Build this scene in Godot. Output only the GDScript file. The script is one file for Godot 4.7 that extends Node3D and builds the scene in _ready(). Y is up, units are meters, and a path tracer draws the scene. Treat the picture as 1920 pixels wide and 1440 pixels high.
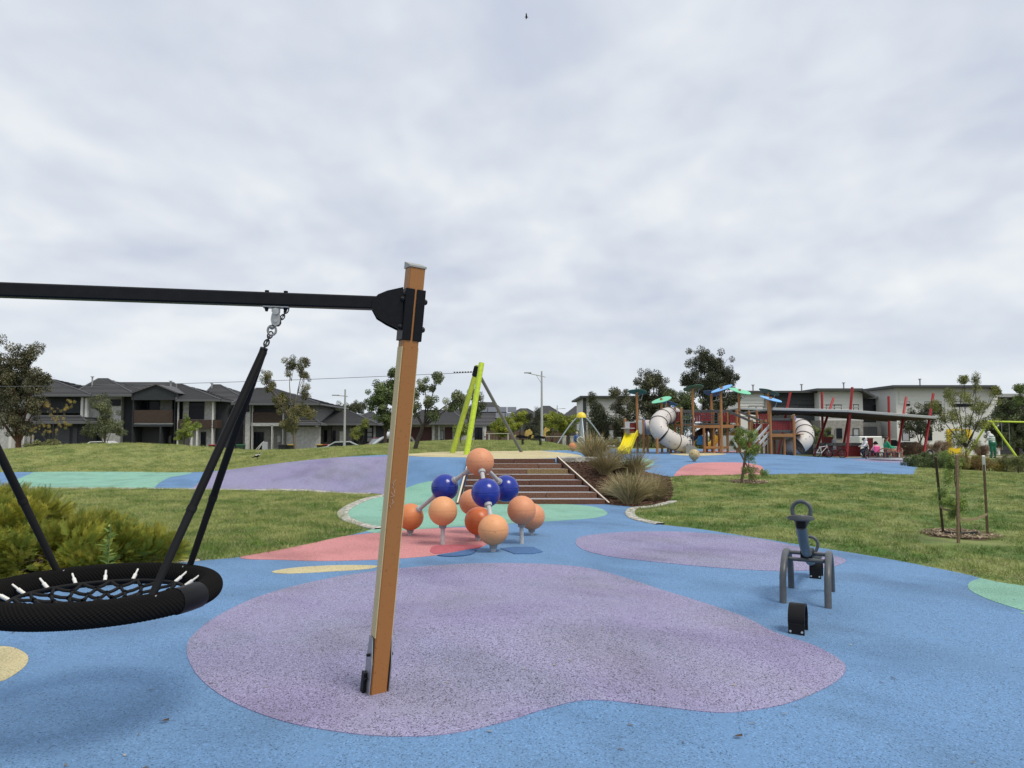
extends Node3D
# A suburban playground under high cloud. Units are metres, y is up, the photographer stands at the origin looking along -z.

class MB:
	var v := PackedVector3Array()
	var n := PackedVector3Array()
	var c := PackedColorArray()
	var col := Color(1, 1, 1)
	func tri(a: Vector3, b: Vector3, d: Vector3) -> void:
		var k := (b - a).cross(d - a).normalized()
		v.append(a); v.append(d); v.append(b)
		n.append(k); n.append(k); n.append(k)
		c.append(col); c.append(col); c.append(col)
	func tn(a: Vector3, b: Vector3, d: Vector3, na: Vector3, nb: Vector3, nd: Vector3) -> void:
		v.append(a); v.append(d); v.append(b)
		n.append(na); n.append(nd); n.append(nb)
		c.append(col); c.append(col); c.append(col)
	func quad(a: Vector3, b: Vector3, d: Vector3, e: Vector3) -> void:
		tri(a, b, d); tri(a, d, e)
	func qo(a: Vector3, b: Vector3, d: Vector3, e: Vector3, ctr: Vector3) -> void:
		if (b - a).cross(d - a).dot((a + d) * 0.5 - ctr) < 0: quad(a, e, d, b)
		else: quad(a, b, d, e)
	func box(xf: Transform3D, s: Vector3, bev := 0.0) -> void:
		var h := s * 0.5
		var o := xf.origin
		var q := func(x: float, y: float, z: float) -> Vector3: return xf * Vector3(x, y, z)
		var i := h - Vector3(bev, bev, bev)
		for g: float in [-1.0, 1.0]:
			qo(q.call(g * h.x, -i.y, -i.z), q.call(g * h.x, i.y, -i.z), q.call(g * h.x, i.y, i.z), q.call(g * h.x, -i.y, i.z), o)
			qo(q.call(-i.x, g * h.y, -i.z), q.call(i.x, g * h.y, -i.z), q.call(i.x, g * h.y, i.z), q.call(-i.x, g * h.y, i.z), o)
			qo(q.call(-i.x, -i.y, g * h.z), q.call(i.x, -i.y, g * h.z), q.call(i.x, i.y, g * h.z), q.call(-i.x, i.y, g * h.z), o)
		if bev <= 0.0: return
		for a: float in [-1.0, 1.0]:
			for b: float in [-1.0, 1.0]:
				qo(q.call(a * h.x, b * i.y, -i.z), q.call(a * h.x, b * i.y, i.z), q.call(a * i.x, b * h.y, i.z), q.call(a * i.x, b * h.y, -i.z), o)
				qo(q.call(a * h.x, -i.y, b * i.z), q.call(a * h.x, i.y, b * i.z), q.call(a * i.x, i.y, b * h.z), q.call(a * i.x, -i.y, b * h.z), o)
				qo(q.call(-i.x, a * h.y, b * i.z), q.call(i.x, a * h.y, b * i.z), q.call(i.x, a * i.y, b * h.z), q.call(-i.x, a * i.y, b * h.z), o)
				for g: float in [-1.0, 1.0]:
					var p1: Vector3 = q.call(a * h.x, b * i.y, g * i.z)
					var p2: Vector3 = q.call(a * i.x, b * h.y, g * i.z)
					var p3: Vector3 = q.call(a * i.x, b * i.y, g * h.z)
					if (p2 - p1).cross(p3 - p1).dot(p1 - o) < 0: tri(p1, p3, p2)
					else: tri(p1, p2, p3)
	func bx(x0: float, y0: float, z0: float, x1: float, y1: float, z1: float, bev := 0.0) -> void:
		box(Transform3D(Basis(), Vector3((x0 + x1) / 2, (y0 + y1) / 2, (z0 + z1) / 2)), Vector3(absf(x1 - x0), absf(y1 - y0), absf(z1 - z0)), bev)
	func bar(a: Vector3, b: Vector3, w: float, h: float, bev := 0.0, upv := Vector3.UP) -> void: # a beam from a to b, w across, h along upv
		var z := (b - a).normalized()
		if absf(z.dot(upv.normalized())) > 0.98: upv = Vector3.RIGHT
		var x := upv.cross(z).normalized()
		var y := z.cross(x)
		box(Transform3D(Basis(x, y, z), (a + b) * 0.5), Vector3(w, h, a.distance_to(b)), bev)
	func tube(p: Array, r, sides := 8, cap := true, loop := false) -> void:
		var m := p.size()
		var rings: Array = []
		var x := Vector3.ZERO
		for i in m:
			var t: Vector3
			if loop: t = p[(i + 1) % m] - p[(i + m - 1) % m]
			else: t = p[mini(i + 1, m - 1)] - p[maxi(i - 1, 0)]
			t = t.normalized()
			if i == 0:
				x = t.cross(Vector3.UP if absf(t.y) < 0.9 else Vector3.RIGHT).normalized()
			else:
				x = (x - t * x.dot(t)).normalized()
			var y := t.cross(x)
			var rad: float = r[i] if r is Array else r
			var ring: Array = []
			for k in sides:
				var a := TAU * k / sides
				var dir := x * cos(a) + y * sin(a)
				ring.append([p[i] + dir * rad, dir])
			rings.append(ring)
		var last := m if loop else m - 1
		for i in last:
			var r0: Array = rings[i]
			var r1: Array = rings[(i + 1) % m]
			for k in sides:
				var l := (k + 1) % sides
				tn(r0[k][0], r0[l][0], r1[l][0], r0[k][1], r0[l][1], r1[l][1])
				tn(r0[k][0], r1[l][0], r1[k][0], r0[k][1], r1[l][1], r1[k][1])
		if cap and not loop:
			for k in range(1, sides - 1):
				tri(rings[0][0][0], rings[0][k + 1][0], rings[0][k][0])
				tri(rings[m - 1][0][0], rings[m - 1][k][0], rings[m - 1][k + 1][0])
	func prism(poly: PackedVector2Array, z0: float, z1: float, xf := Transform3D.IDENTITY) -> void:
		var ix := Geometry2D.triangulate_polygon(poly)
		var area := 0.0
		var m := poly.size()
		for i in m: area += poly[i].cross(poly[(i + 1) % m])
		var ct := Vector2.ZERO
		for q in poly: ct += q / m
		var zc := (z0 + z1) * 0.5
		for i in range(0, ix.size(), 3):
			for z: float in [z0, z1]:
				var a := xf * Vector3(poly[ix[i]].x, poly[ix[i]].y, z)
				var b := xf * Vector3(poly[ix[i + 1]].x, poly[ix[i + 1]].y, z)
				var d := xf * Vector3(poly[ix[i + 2]].x, poly[ix[i + 2]].y, z)
				var out := xf.basis * Vector3(0, 0, z - zc)
				if (b - a).cross(d - a).dot(out) < 0: tri(a, d, b)
				else: tri(a, b, d)
		for i in m:
			var a := poly[i]
			var b := poly[(i + 1) % m]
			if area < 0: var sw := a; a = b; b = sw
			var p := xf * Vector3(a.x, a.y, z0)
			var q := xf * Vector3(b.x, b.y, z0)
			var s := xf * Vector3(b.x, b.y, z1)
			var t := xf * Vector3(a.x, a.y, z1)
			if z1 > z0: quad(p, q, s, t)
			else: quad(p, t, s, q)
	func lathe(prof: Array, xf: Transform3D, sides := 24) -> void: # prof: Vector2(radius, height) pairs, upwards
		var m := prof.size()
		var nr: Array = []
		for i in m:
			var t: Vector2 = prof[mini(i + 1, m - 1)] - prof[maxi(i - 1, 0)]
			nr.append(Vector2(t.y, -t.x).normalized())
		for i in m - 1:
			for k in sides:
				var a0 := TAU * k / sides
				var a1 := TAU * (k + 1) / sides
				var f := func(j: int, a: float) -> Vector3: return xf * Vector3(prof[j].x * cos(a), prof[j].y, -prof[j].x * sin(a))
				var g := func(j: int, a: float) -> Vector3: return (xf.basis * Vector3(nr[j].x * cos(a), nr[j].y, -nr[j].x * sin(a))).normalized()
				tn(f.call(i, a0), f.call(i, a1), f.call(i + 1, a1), g.call(i, a0), g.call(i, a1), g.call(i + 1, a1))
				tn(f.call(i, a0), f.call(i + 1, a1), f.call(i + 1, a0), g.call(i, a0), g.call(i + 1, a1), g.call(i + 1, a0))
	func ball(o: Vector3, r: float, seg := 24, sq := Vector3.ONE) -> void:
		var pr: Array = []
		for i in seg / 2 + 1:
			var a := PI * i / (seg / 2) - PI / 2
			pr.append(Vector2(maxf(cos(a), 0.0001) * r, sin(a) * r))
		lathe(pr, Transform3D(Basis.from_scale(sq), o), seg)
	func mesh(off := Vector3.ZERO) -> ArrayMesh:
		if off != Vector3.ZERO:
			for i in v.size(): v[i] -= off
		var arr: Array = []
		arr.resize(Mesh.ARRAY_MAX)
		arr[Mesh.ARRAY_VERTEX] = v
		arr[Mesh.ARRAY_NORMAL] = n
		arr[Mesh.ARRAY_COLOR] = c
		var am := ArrayMesh.new()
		am.add_surface_from_arrays(Mesh.PRIMITIVE_TRIANGLES, arr)
		return am

var rng := RandomNumberGenerator.new()
var names := {}
var org := {}
var mats := {}
var tx := {}
var fnl := FastNoiseLite.new()

func numbered(nm: String) -> String:
	if not names.has(nm):
		names[nm] = 0
		return nm
	names[nm] += 1
	return "%s_%03d" % [nm, names[nm]]
func tag(o: Node, label: String, cat: String, group := "") -> void:
	o.set_meta("label", label); o.set_meta("category", cat)
	if group != "": o.set_meta("group", group)
func thing(nm: String, label: String, cat: String, at: Vector3, group := "") -> Node3D:
	var o := Node3D.new()
	o.name = numbered(nm)
	add_child(o)
	o.position = at
	org[o] = at
	tag(o, label, cat, group)
	return o
func mi(p: Node, nm: String, b: MB, m: Material) -> MeshInstance3D: # one part from world coordinates
	var o := MeshInstance3D.new()
	o.name = nm
	o.mesh = b.mesh(org.get(p, Vector3.ZERO))
	o.material_override = m
	p.add_child(o, true)
	org[o] = org.get(p, Vector3.ZERO)
	return o
func setting(nm: String, b: MB, m: Material, kind := "structure") -> MeshInstance3D:
	var o := mi(self, numbered(nm), b, m)
	o.set_meta("kind", kind)
	return o
func copy(src: Node3D, at: Vector3, label: String, yaw := 0.0, scl := 1.0) -> Node3D:
	var o: Node3D = src.duplicate()
	o.name = numbered(String(src.name))
	add_child(o)
	o.position = at
	o.rotation.y = yaw
	o.scale = Vector3.ONE * scl
	o.set_meta("label", label)
	return o
func lin(r: float, g: float, b: float) -> Color: return Color(r, g, b).linear_to_srgb()
func mat(key: String, col: Color, rough := 0.6, metal := 0.0, tex := "", sc := 1.0, nrm := "", nsc := 1.0, world := true) -> StandardMaterial3D:
	if mats.has(key): return mats[key]
	var m := StandardMaterial3D.new()
	m.albedo_color = Color(col.r, col.g, col.b).linear_to_srgb()
	m.roughness = rough
	m.metallic = metal
	if maxf(col.r, maxf(col.g, col.b)) < 0.03: m.metallic_specular = 0.25
	if tex != "" or nrm != "":
		m.uv1_triplanar = true
		m.uv1_world_triplanar = world
		m.uv1_scale = Vector3.ONE * sc
		if tex != "": m.albedo_texture = tx[tex]
		if nrm != "":
			m.normal_enabled = true
			m.normal_texture = tx[nrm]
			m.normal_scale = nsc
	mats[key] = m
	return m
func vmat(key: String, col: Color, rough: float, tex := "", sc := 1.0, nrm := "", nsc := 1.0) -> StandardMaterial3D:
	var m := mat(key, col, rough, 0.0, tex, sc, nrm, nsc)
	m.vertex_color_use_as_albedo = true
	return m
func remap_img(im: Image, lo: float, hi: float, gain: float, bias := 0.0) -> Image:
	var d := im.get_data()
	for i in d.size():
		var t := clampf((d[i] / 255.0 - 0.5) * gain + 0.5 + bias, 0.0, 1.0)
		d[i] = int(255.0 * lerpf(lo, hi, t))
	return Image.create_from_data(im.get_width(), im.get_height(), false, Image.FORMAT_L8, d)
func noise_tex(key: String, size: int, freq: float, oct: int, lo: float, hi: float, gain := 1.0, kind := FastNoiseLite.TYPE_SIMPLEX_SMOOTH, sx := 1.0, bias := 0.0) -> void:
	var f := FastNoiseLite.new()
	f.seed = key.hash() % 10000
	f.noise_type = kind
	f.frequency = freq
	f.fractal_octaves = oct
	if oct <= 1: f.fractal_type = FastNoiseLite.FRACTAL_NONE
	var im := f.get_seamless_image(int(size * sx), size)
	if sx != 1.0: im.resize(size, size, Image.INTERPOLATE_BILINEAR)
	im.convert(Image.FORMAT_L8)
	var g := remap_img(im, lo, hi, gain, bias)
	g.generate_mipmaps()
	tx[key] = ImageTexture.create_from_image(g)
func bump_tex(key: String, size: int, freq: float, oct: int, strength: float, kind := FastNoiseLite.TYPE_SIMPLEX_SMOOTH) -> void:
	var f := FastNoiseLite.new()
	f.seed = key.hash() % 10000
	f.noise_type = kind
	f.frequency = freq
	f.fractal_octaves = oct
	var im := f.get_seamless_image(size, size)
	im.convert(Image.FORMAT_L8)
	im.bump_map_to_normal_map(strength)
	tx[key] = ImageTexture.create_from_image(im)
func speck_tex(key: String, size: int, dark: float, light: float, base: float, depth: float) -> void: # rubber crumb: grains of two tones
	var f := FastNoiseLite.new()
	f.seed = key.hash() % 9999
	f.noise_type = FastNoiseLite.TYPE_CELLULAR
	f.cellular_return_type = FastNoiseLite.RETURN_CELL_VALUE
	f.frequency = 0.24
	var g := FastNoiseLite.new()
	g.seed = 77
	g.frequency = 0.05
	var a := f.get_seamless_image(size, size, false, false, 0.08)
	a.convert(Image.FORMAT_L8)
	var b := g.get_seamless_image(size, size)
	b.convert(Image.FORMAT_L8)
	var da := a.get_data()
	var db := b.get_data()
	for i in da.size():
		var t := da[i] / 255.0
		var s := db[i] / 255.0 - 0.5
		var val := base + (t - 0.5) * 0.16 + s * 0.08
		if t < dark + s * 0.12: val = base - depth * (0.5 + t / maxf(dark, 0.01) * 0.5)
		elif t > 1.0 - light: val = base + 0.2
		da[i] = int(clampf(val, 0.02, 1.0) * 255.0)
	var im := Image.create_from_data(size, size, false, Image.FORMAT_L8, da)
	im.generate_mipmaps()
	tx[key] = ImageTexture.create_from_image(im)

func ss(a: float, b: float, t: float) -> float:
	t = clampf((t - a) / (b - a), 0.0, 1.0)
	return t * t * (3.0 - 2.0 * t)
func H(x: float, z: float) -> float: # the lie of the land
	var d := -z
	var h := 0.15 * exp(-pow((x - 0.1) / 1.7, 2.0) - pow((d - 5.4) / 1.55, 2.0))
	if d < 9.0: return h
	var df := 16.7 + ss(-1.2, -4.5, x) * 2.2 + ss(-5.0, -9.0, x) * 1.4
	var plat := 0.88 * ss(-13.5, -3.5, x) * ss(df, df + 2.9, d)
	plat += ss(29.0, 45.0, d) * 0.24 * ss(-14.0, -7.0, x) * (1.0 - ss(0.5, 4.0, x))
	var wt := ss(2.0, 4.6, x)
	var hr := 0.6 * ss(10.0, 34.0, d) * (1.0 - 0.85 * ss(11.0, 20.0, x))
	var right := hr + 0.12 * ss(38.0, 47.0, d) * (1.0 - ss(3.0, 9.0, x))
	var g := plat * (1.0 - wt) + right * wt
	g += 1.06 * exp(-pow((x + 18.5) / 9.5, 2.0) - pow((d - 35.0) / 4.6, 2.0))
	g = g * (1.0 - ss(50.0, 60.0, d)) - 0.45 * ss(50.0, 60.0, d)
	return h + g
func on(x: float, z: float, up := 0.0) -> Vector3: return Vector3(x, H(x, z) + up, z)
func dropped(p: Vector3, up := 0.0) -> Vector3: return Vector3(p.x, H(p.x, p.z) + up, p.z)
func smooth(pts: Array, steps := 5, loop := true) -> PackedVector2Array:
	var out := PackedVector2Array()
	var m := pts.size()
	for i in (m if loop else m - 1):
		var p0: Vector2 = pts[(i - 1 + m) % m] if loop or i > 0 else pts[0]
		var p1: Vector2 = pts[i]
		var p2: Vector2 = pts[(i + 1) % m]
		var p3: Vector2 = pts[(i + 2) % m] if loop or i + 2 < m else p2
		for s in steps: out.append(p1.cubic_interpolate(p2, p0, p3, float(s) / steps))
	if not loop: out.append(pts[m - 1])
	return out
const CELL := 0.25
func sheet(poly: PackedVector2Array, up: float, shade: Callable) -> MB: # a thin layer that follows the land inside an outline
	var b := MB.new()
	var lo := poly[0]
	var hi := poly[0]
	for p in poly:
		lo = lo.min(p); hi = hi.max(p)
	var i0 := int(floor(lo.x / CELL)); var i1 := int(ceil(hi.x / CELL))
	var j0 := int(floor(lo.y / CELL)); var j1 := int(ceil(hi.y / CELL))
	var w := i1 - i0 + 1
	var ins := PackedByteArray(); ins.resize(w * (j1 - j0 + 1))
	var hh := PackedFloat32Array(); hh.resize(w * (j1 - j0 + 1))
	var near := {}
	var m := poly.size()
	for k in m: # cells touched by the outline
		var a := poly[k]; var e := poly[(k + 1) % m]
		var n := int(a.distance_to(e) / 0.06) + 1
		for s in n + 1:
			var q := a.lerp(e, float(s) / n)
			near[Vector2i(int(floor(q.x / CELL)), int(floor(q.y / CELL)))] = true
	for j in range(j0, j1 + 1):
		for i in range(i0, i1 + 1):
			var at := (j - j0) * w + i - i0
			hh[at] = H(i * CELL, j * CELL) + up
			ins[at] = 1 if Geometry2D.is_point_in_polygon(Vector2(i * CELL, j * CELL), poly) else 0
	for j in range(j0, j1):
		for i in range(i0, i1):
			var at := (j - j0) * w + i - i0
			var full := ins[at] + ins[at + 1] + ins[at + w] + ins[at + w + 1]
			var cut: bool = near.has(Vector2i(i, j)) or (full > 0 and full < 4)
			if not cut and full == 0: continue
			var q := [Vector3(i * CELL, hh[at], j * CELL), Vector3((i + 1) * CELL, hh[at + 1], j * CELL), Vector3((i + 1) * CELL, hh[at + w + 1], (j + 1) * CELL), Vector3(i * CELL, hh[at + w], (j + 1) * CELL)]
			for t: Array in [[0, 2, 1], [0, 3, 2]]:
				var a: Vector3 = q[t[0]]; var e: Vector3 = q[t[1]]; var f: Vector3 = q[t[2]]
				if not cut:
					ptri(b, a, e, f, shade)
					continue
				for part in Geometry2D.intersect_polygons(PackedVector2Array([Vector2(a.x, a.z), Vector2(e.x, e.z), Vector2(f.x, f.z)]), poly):
					var pl := Plane(a, e, f)
					var ix := Geometry2D.triangulate_polygon(part)
					for g in range(0, ix.size(), 3):
						var r: Array = []
						for u in 3:
							var s: Vector2 = part[ix[g + u]]
							r.append(Vector3(s.x, (pl.d - pl.normal.x * s.x - pl.normal.z * s.y) / pl.normal.y, s.y))
						if (r[1] - r[0]).cross(r[2] - r[0]).y < 0: ptri(b, r[0], r[2], r[1], shade)
						else: ptri(b, r[0], r[1], r[2], shade)
	return b
func hn(x: float, z: float) -> Vector3: return Vector3(H(x - 0.12, z) - H(x + 0.12, z), 0.24, H(x, z - 0.12) - H(x, z + 0.12)).normalized()
func ptri(b: MB, a: Vector3, e: Vector3, f: Vector3, shade: Callable) -> void:
	b.v.append(a); b.v.append(f); b.v.append(e)
	b.n.append(hn(a.x, a.z)); b.n.append(hn(f.x, f.z)); b.n.append(hn(e.x, e.z))
	b.c.append(shade.call(a)); b.c.append(shade.call(f)); b.c.append(shade.call(e))
func worn(p: Vector3) -> Color: # scuffed and dusty blotches in the crumb
	var k := 0.97 + 0.36 * fnl.get_noise_2d(p.x * 11.0, p.z * 11.0) + 0.22 * fnl.get_noise_2d(p.x * 60.0, p.z * 60.0 + 300.0)
	var g := 0.045 * fnl.get_noise_2d(p.x * 16.0 + 500.0, p.z * 16.0)
	return Color(k * (1.0 + g), k, k * (1.0 - g))
func worn_violet(p: Vector3) -> Color: # trodden grey in places, still violet in others
	var c := worn(p)
	var t := clampf(0.5 + 1.6 * fnl.get_noise_2d(p.x * 13.0 + 800.0, p.z * 13.0) + 0.5 * fnl.get_noise_2d(p.x * 50.0, p.z * 50.0 + 900.0), 0.0, 1.0)
	return c * Color(1.0, 1.04, 0.98).lerp(Color(0.985, 0.95, 1.02), t)
func turf(p: Vector3) -> Color: # green turf with straw patches
	var t := clampf(0.5 + 1.5 * fnl.get_noise_2d(p.x * 14.0, p.z * 14.0 + 90.0) + 0.8 * fnl.get_noise_2d(p.x * 55.0 + 40.0, p.z * 55.0), 0.0, 1.0)
	var far := ss(12.0, 30.0, -p.z) * 0.32 + (0.12 if p.x < -3.0 else 0.0)
	t = clampf(t * 0.75 + far, 0.0, 1.0)
	return Color(0.084, 0.172, 0.023).lerp(Color(0.325, 0.355, 0.118), t)
func kerb(nm: String, pts: Array, wid: float, hgt: float, m: Material) -> void:
	var c := smooth(pts, 8, false)
	var b := MB.new()
	for i in c.size() - 1:
		var a := c[i]; var e := c[i + 1]
		var ta := (c[mini(i + 1, c.size() - 1)] - c[maxi(i - 1, 0)]).normalized().orthogonal() * wid * 0.5
		var te := (c[mini(i + 2, c.size() - 1)] - c[i]).normalized().orthogonal() * wid * 0.5
		var q := func(p: Vector2, y: float) -> Vector3: return on(p.x, p.y, y)
		var prof := [[-1.0, -0.1], [-1.0, hgt * 0.6], [-0.8, hgt], [0.8, hgt], [1.0, hgt * 0.6], [1.0, -0.1]]
		for k in 5:
			b.quad(q.call(a + ta * prof[k][0], prof[k][1]), q.call(a + ta * prof[k + 1][0], prof[k + 1][1]), q.call(e + te * prof[k + 1][0], prof[k + 1][1]), q.call(e + te * prof[k][0], prof[k][1]))
	setting(nm, b, m)
func multi(p: Node, nm: String, mesh: Mesh, m: Material, xfs: Array, cols: Array) -> MultiMeshInstance3D:
	var mm := MultiMesh.new()
	mm.transform_format = MultiMesh.TRANSFORM_3D
	mm.use_colors = true
	mm.mesh = mesh
	mm.instance_count = xfs.size()
	var off: Vector3 = org.get(p, Vector3.ZERO)
	for i in xfs.size():
		var t: Transform3D = xfs[i]
		t.origin -= off
		mm.set_instance_transform(i, t)
		mm.set_instance_color(i, cols[i])
	var o := MultiMeshInstance3D.new()
	o.name = nm
	o.multimesh = mm
	o.material_override = m
	p.add_child(o, true)
	o.set_meta("kind", "stuff")
	return o

var rubber: PackedVector2Array
var mulch: PackedVector2Array

func make_sky() -> void:
	var cam := Camera3D.new()
	cam.name = "camera"
	add_child(cam)
	cam.position = Vector3(0, 1.5, 0)
	cam.rotation.x = atan(95.0 / 1386.0)
	cam.fov = rad_to_deg(2.0 * atan(720.0 / 1386.0))
	cam.near = 0.05
	cam.far = 2000.0
	cam.current = true
	var f := FastNoiseLite.new()
	f.seed = 12
	f.frequency = 0.55
	f.fractal_octaves = 5
	f.fractal_gain = 0.55
	var w := 1536
	var h := 768
	var d := PackedByteArray()
	d.resize(w * h * 3)
	var grey := Color(0.634, 0.662, 0.716)
	var white := Color(0.766, 0.779, 0.789)
	var low := Color(0.724, 0.750, 0.771)
	for y in h:
		var el := (0.5 - (y + 0.5) / h) * PI
		for x in w:
			var c := Color(0.42, 0.43, 0.40)
			if el > -0.02:
				var az := (x + 0.5) / w * TAU
				var sy := maxf(sin(el), 0.0) + 0.16
				var px := sin(az) * cos(el) / sy
				var py := cos(az) * cos(el) / sy
				var wx := f.get_noise_3d(px * 0.7 + 9.0, py * 0.7, 40.0) * 0.8
				var n := f.get_noise_3d(px * 0.8 + wx, py * 0.75, 3.0)
				var n2 := f.get_noise_3d(px * 2.4 + 30.0 + wx, py * 2.0 + wx, 9.0)
				var n3 := f.get_noise_3d(px * 7.0 + 70.0, py * 6.0 + wx * 3.0, 20.0)
				var t := clampf(0.54 + n * 0.95 + n2 * 0.55 + n3 * 0.28, 0.0, 1.0)
				c = grey.lerp(white, t)
				c = c.lerp(low, (1.0 - ss(0.0, 0.22, el)) * 0.7)
			var at := (y * w + x) * 3
			d[at] = int(c.r * 255); d[at + 1] = int(c.g * 255); d[at + 2] = int(c.b * 255)
	var im := Image.create_from_data(w, h, false, Image.FORMAT_RGB8, d)
	var sm := PanoramaSkyMaterial.new()
	sm.panorama = ImageTexture.create_from_image(im)
	var sky := Sky.new()
	sky.sky_material = sm
	var e := Environment.new()
	e.background_mode = Environment.BG_SKY
	e.sky = sky
	e.ambient_light_source = Environment.AMBIENT_SOURCE_SKY
	e.tonemap_mode = Environment.TONE_MAPPER_LINEAR
	e.tonemap_exposure = 1.6
	e.sdfgi_enabled = true
	e.ssao_enabled = true
	e.ssil_enabled = true
	var we := WorldEnvironment.new()
	we.name = "world_environment"
	we.environment = e
	add_child(we)
	var sun := DirectionalLight3D.new()
	sun.name = "sun"
	sun.light_energy = 0.5
	sun.light_angular_distance = 22.0
	sun.light_color = Color(1.0, 0.965, 0.90)
	sun.shadow_enabled = true
	add_child(sun)
	sun.look_at_from_position(Vector3(0.41, 0.85, 0.345) * 50.0, Vector3.ZERO)

func make_textures() -> void:
	fnl.seed = 5
	fnl.frequency = 0.05
	fnl.fractal_octaves = 4
	speck_tex("crumb_soft", 1024, 0.20, 0.18, 0.80, 0.46)
	speck_tex("crumb_hard", 1024, 0.27, 0.24, 0.78, 0.74)
	noise_tex("fine", 512, 0.12, 3, 0.72, 1.0, 1.3)
	noise_tex("blotch", 512, 0.012, 5, 0.62, 1.0, 1.5)
	noise_tex("faint", 512, 0.015, 5, 0.86, 1.0, 1.4)
	noise_tex("grain", 512, 0.02, 4, 0.55, 1.0, 1.5, FastNoiseLite.TYPE_SIMPLEX_SMOOTH, 6.0)
	noise_tex("scuff", 1024, 0.022, 5, 0.55, 1.0, 3.2, FastNoiseLite.TYPE_SIMPLEX_SMOOTH, 1.0, 1.15)
	noise_tex("chips", 1024, 0.03, 5, 0.5, 1.0, 4.0, FastNoiseLite.TYPE_SIMPLEX_SMOOTH, 1.0, 1.55)
	bump_tex("bump_fine", 512, 0.2, 3, 3.0)
	bump_tex("bump_mid", 512, 0.04, 4, 4.0)

const RB := {"blue": [0.142, 0.28, 0.50], "purple": [0.288, 0.272, 0.428], "pink": [0.62, 0.26, 0.265], "mint": [0.245, 0.49, 0.385], "cream": [0.62, 0.54, 0.31], "dark_pink": [0.50, 0.12, 0.15], "dark_blue": [0.065, 0.16, 0.36]}
func crumb(k: String) -> StandardMaterial3D:
	var c: Array = RB[k]
	var hard := k == "purple"
	return vmat("crumb_" + k, Color(c[0] * 1.62, c[1] * 1.62, c[2] * 1.62) if hard else Color(c[0] * 1.42, c[1] * 1.42, c[2] * 1.42), 0.92, "crumb_hard" if hard else "crumb_soft", 0.62 if hard else 0.5, "bump_fine", 0.5)
func patch(nm: String, kind: String, pts: Array, up := 0.010, sm := true) -> void:
	var poly := smooth(pts, 6) if sm else PackedVector2Array(pts)
	for part in Geometry2D.intersect_polygons(poly, rubber):
		if Geometry2D.is_polygon_clockwise(part) and part.size() > 3: part.reverse()
		var shade: Callable = worn_violet if kind == "purple" else worn
		var b := sheet(part, up, shade)
		for i in part.size(): # the edge of the layer
			var p0 := part[i]
			var p1 := part[(i + 1) % part.size()]
			var n := int(p0.distance_to(p1) / 0.25) + 1
			for s in n:
				var a := p0.lerp(p1, float(s) / n)
				var e := p0.lerp(p1, float(s + 1) / n)
				b.col = shade.call(Vector3(a.x, 0, a.y))
				b.quad(on(a.x, a.y, up - 0.007), on(e.x, e.y, up - 0.007), on(e.x, e.y, up), on(a.x, a.y, up))
		if b.v.size() > 0: setting(nm, b, crumb(kind))

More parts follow.
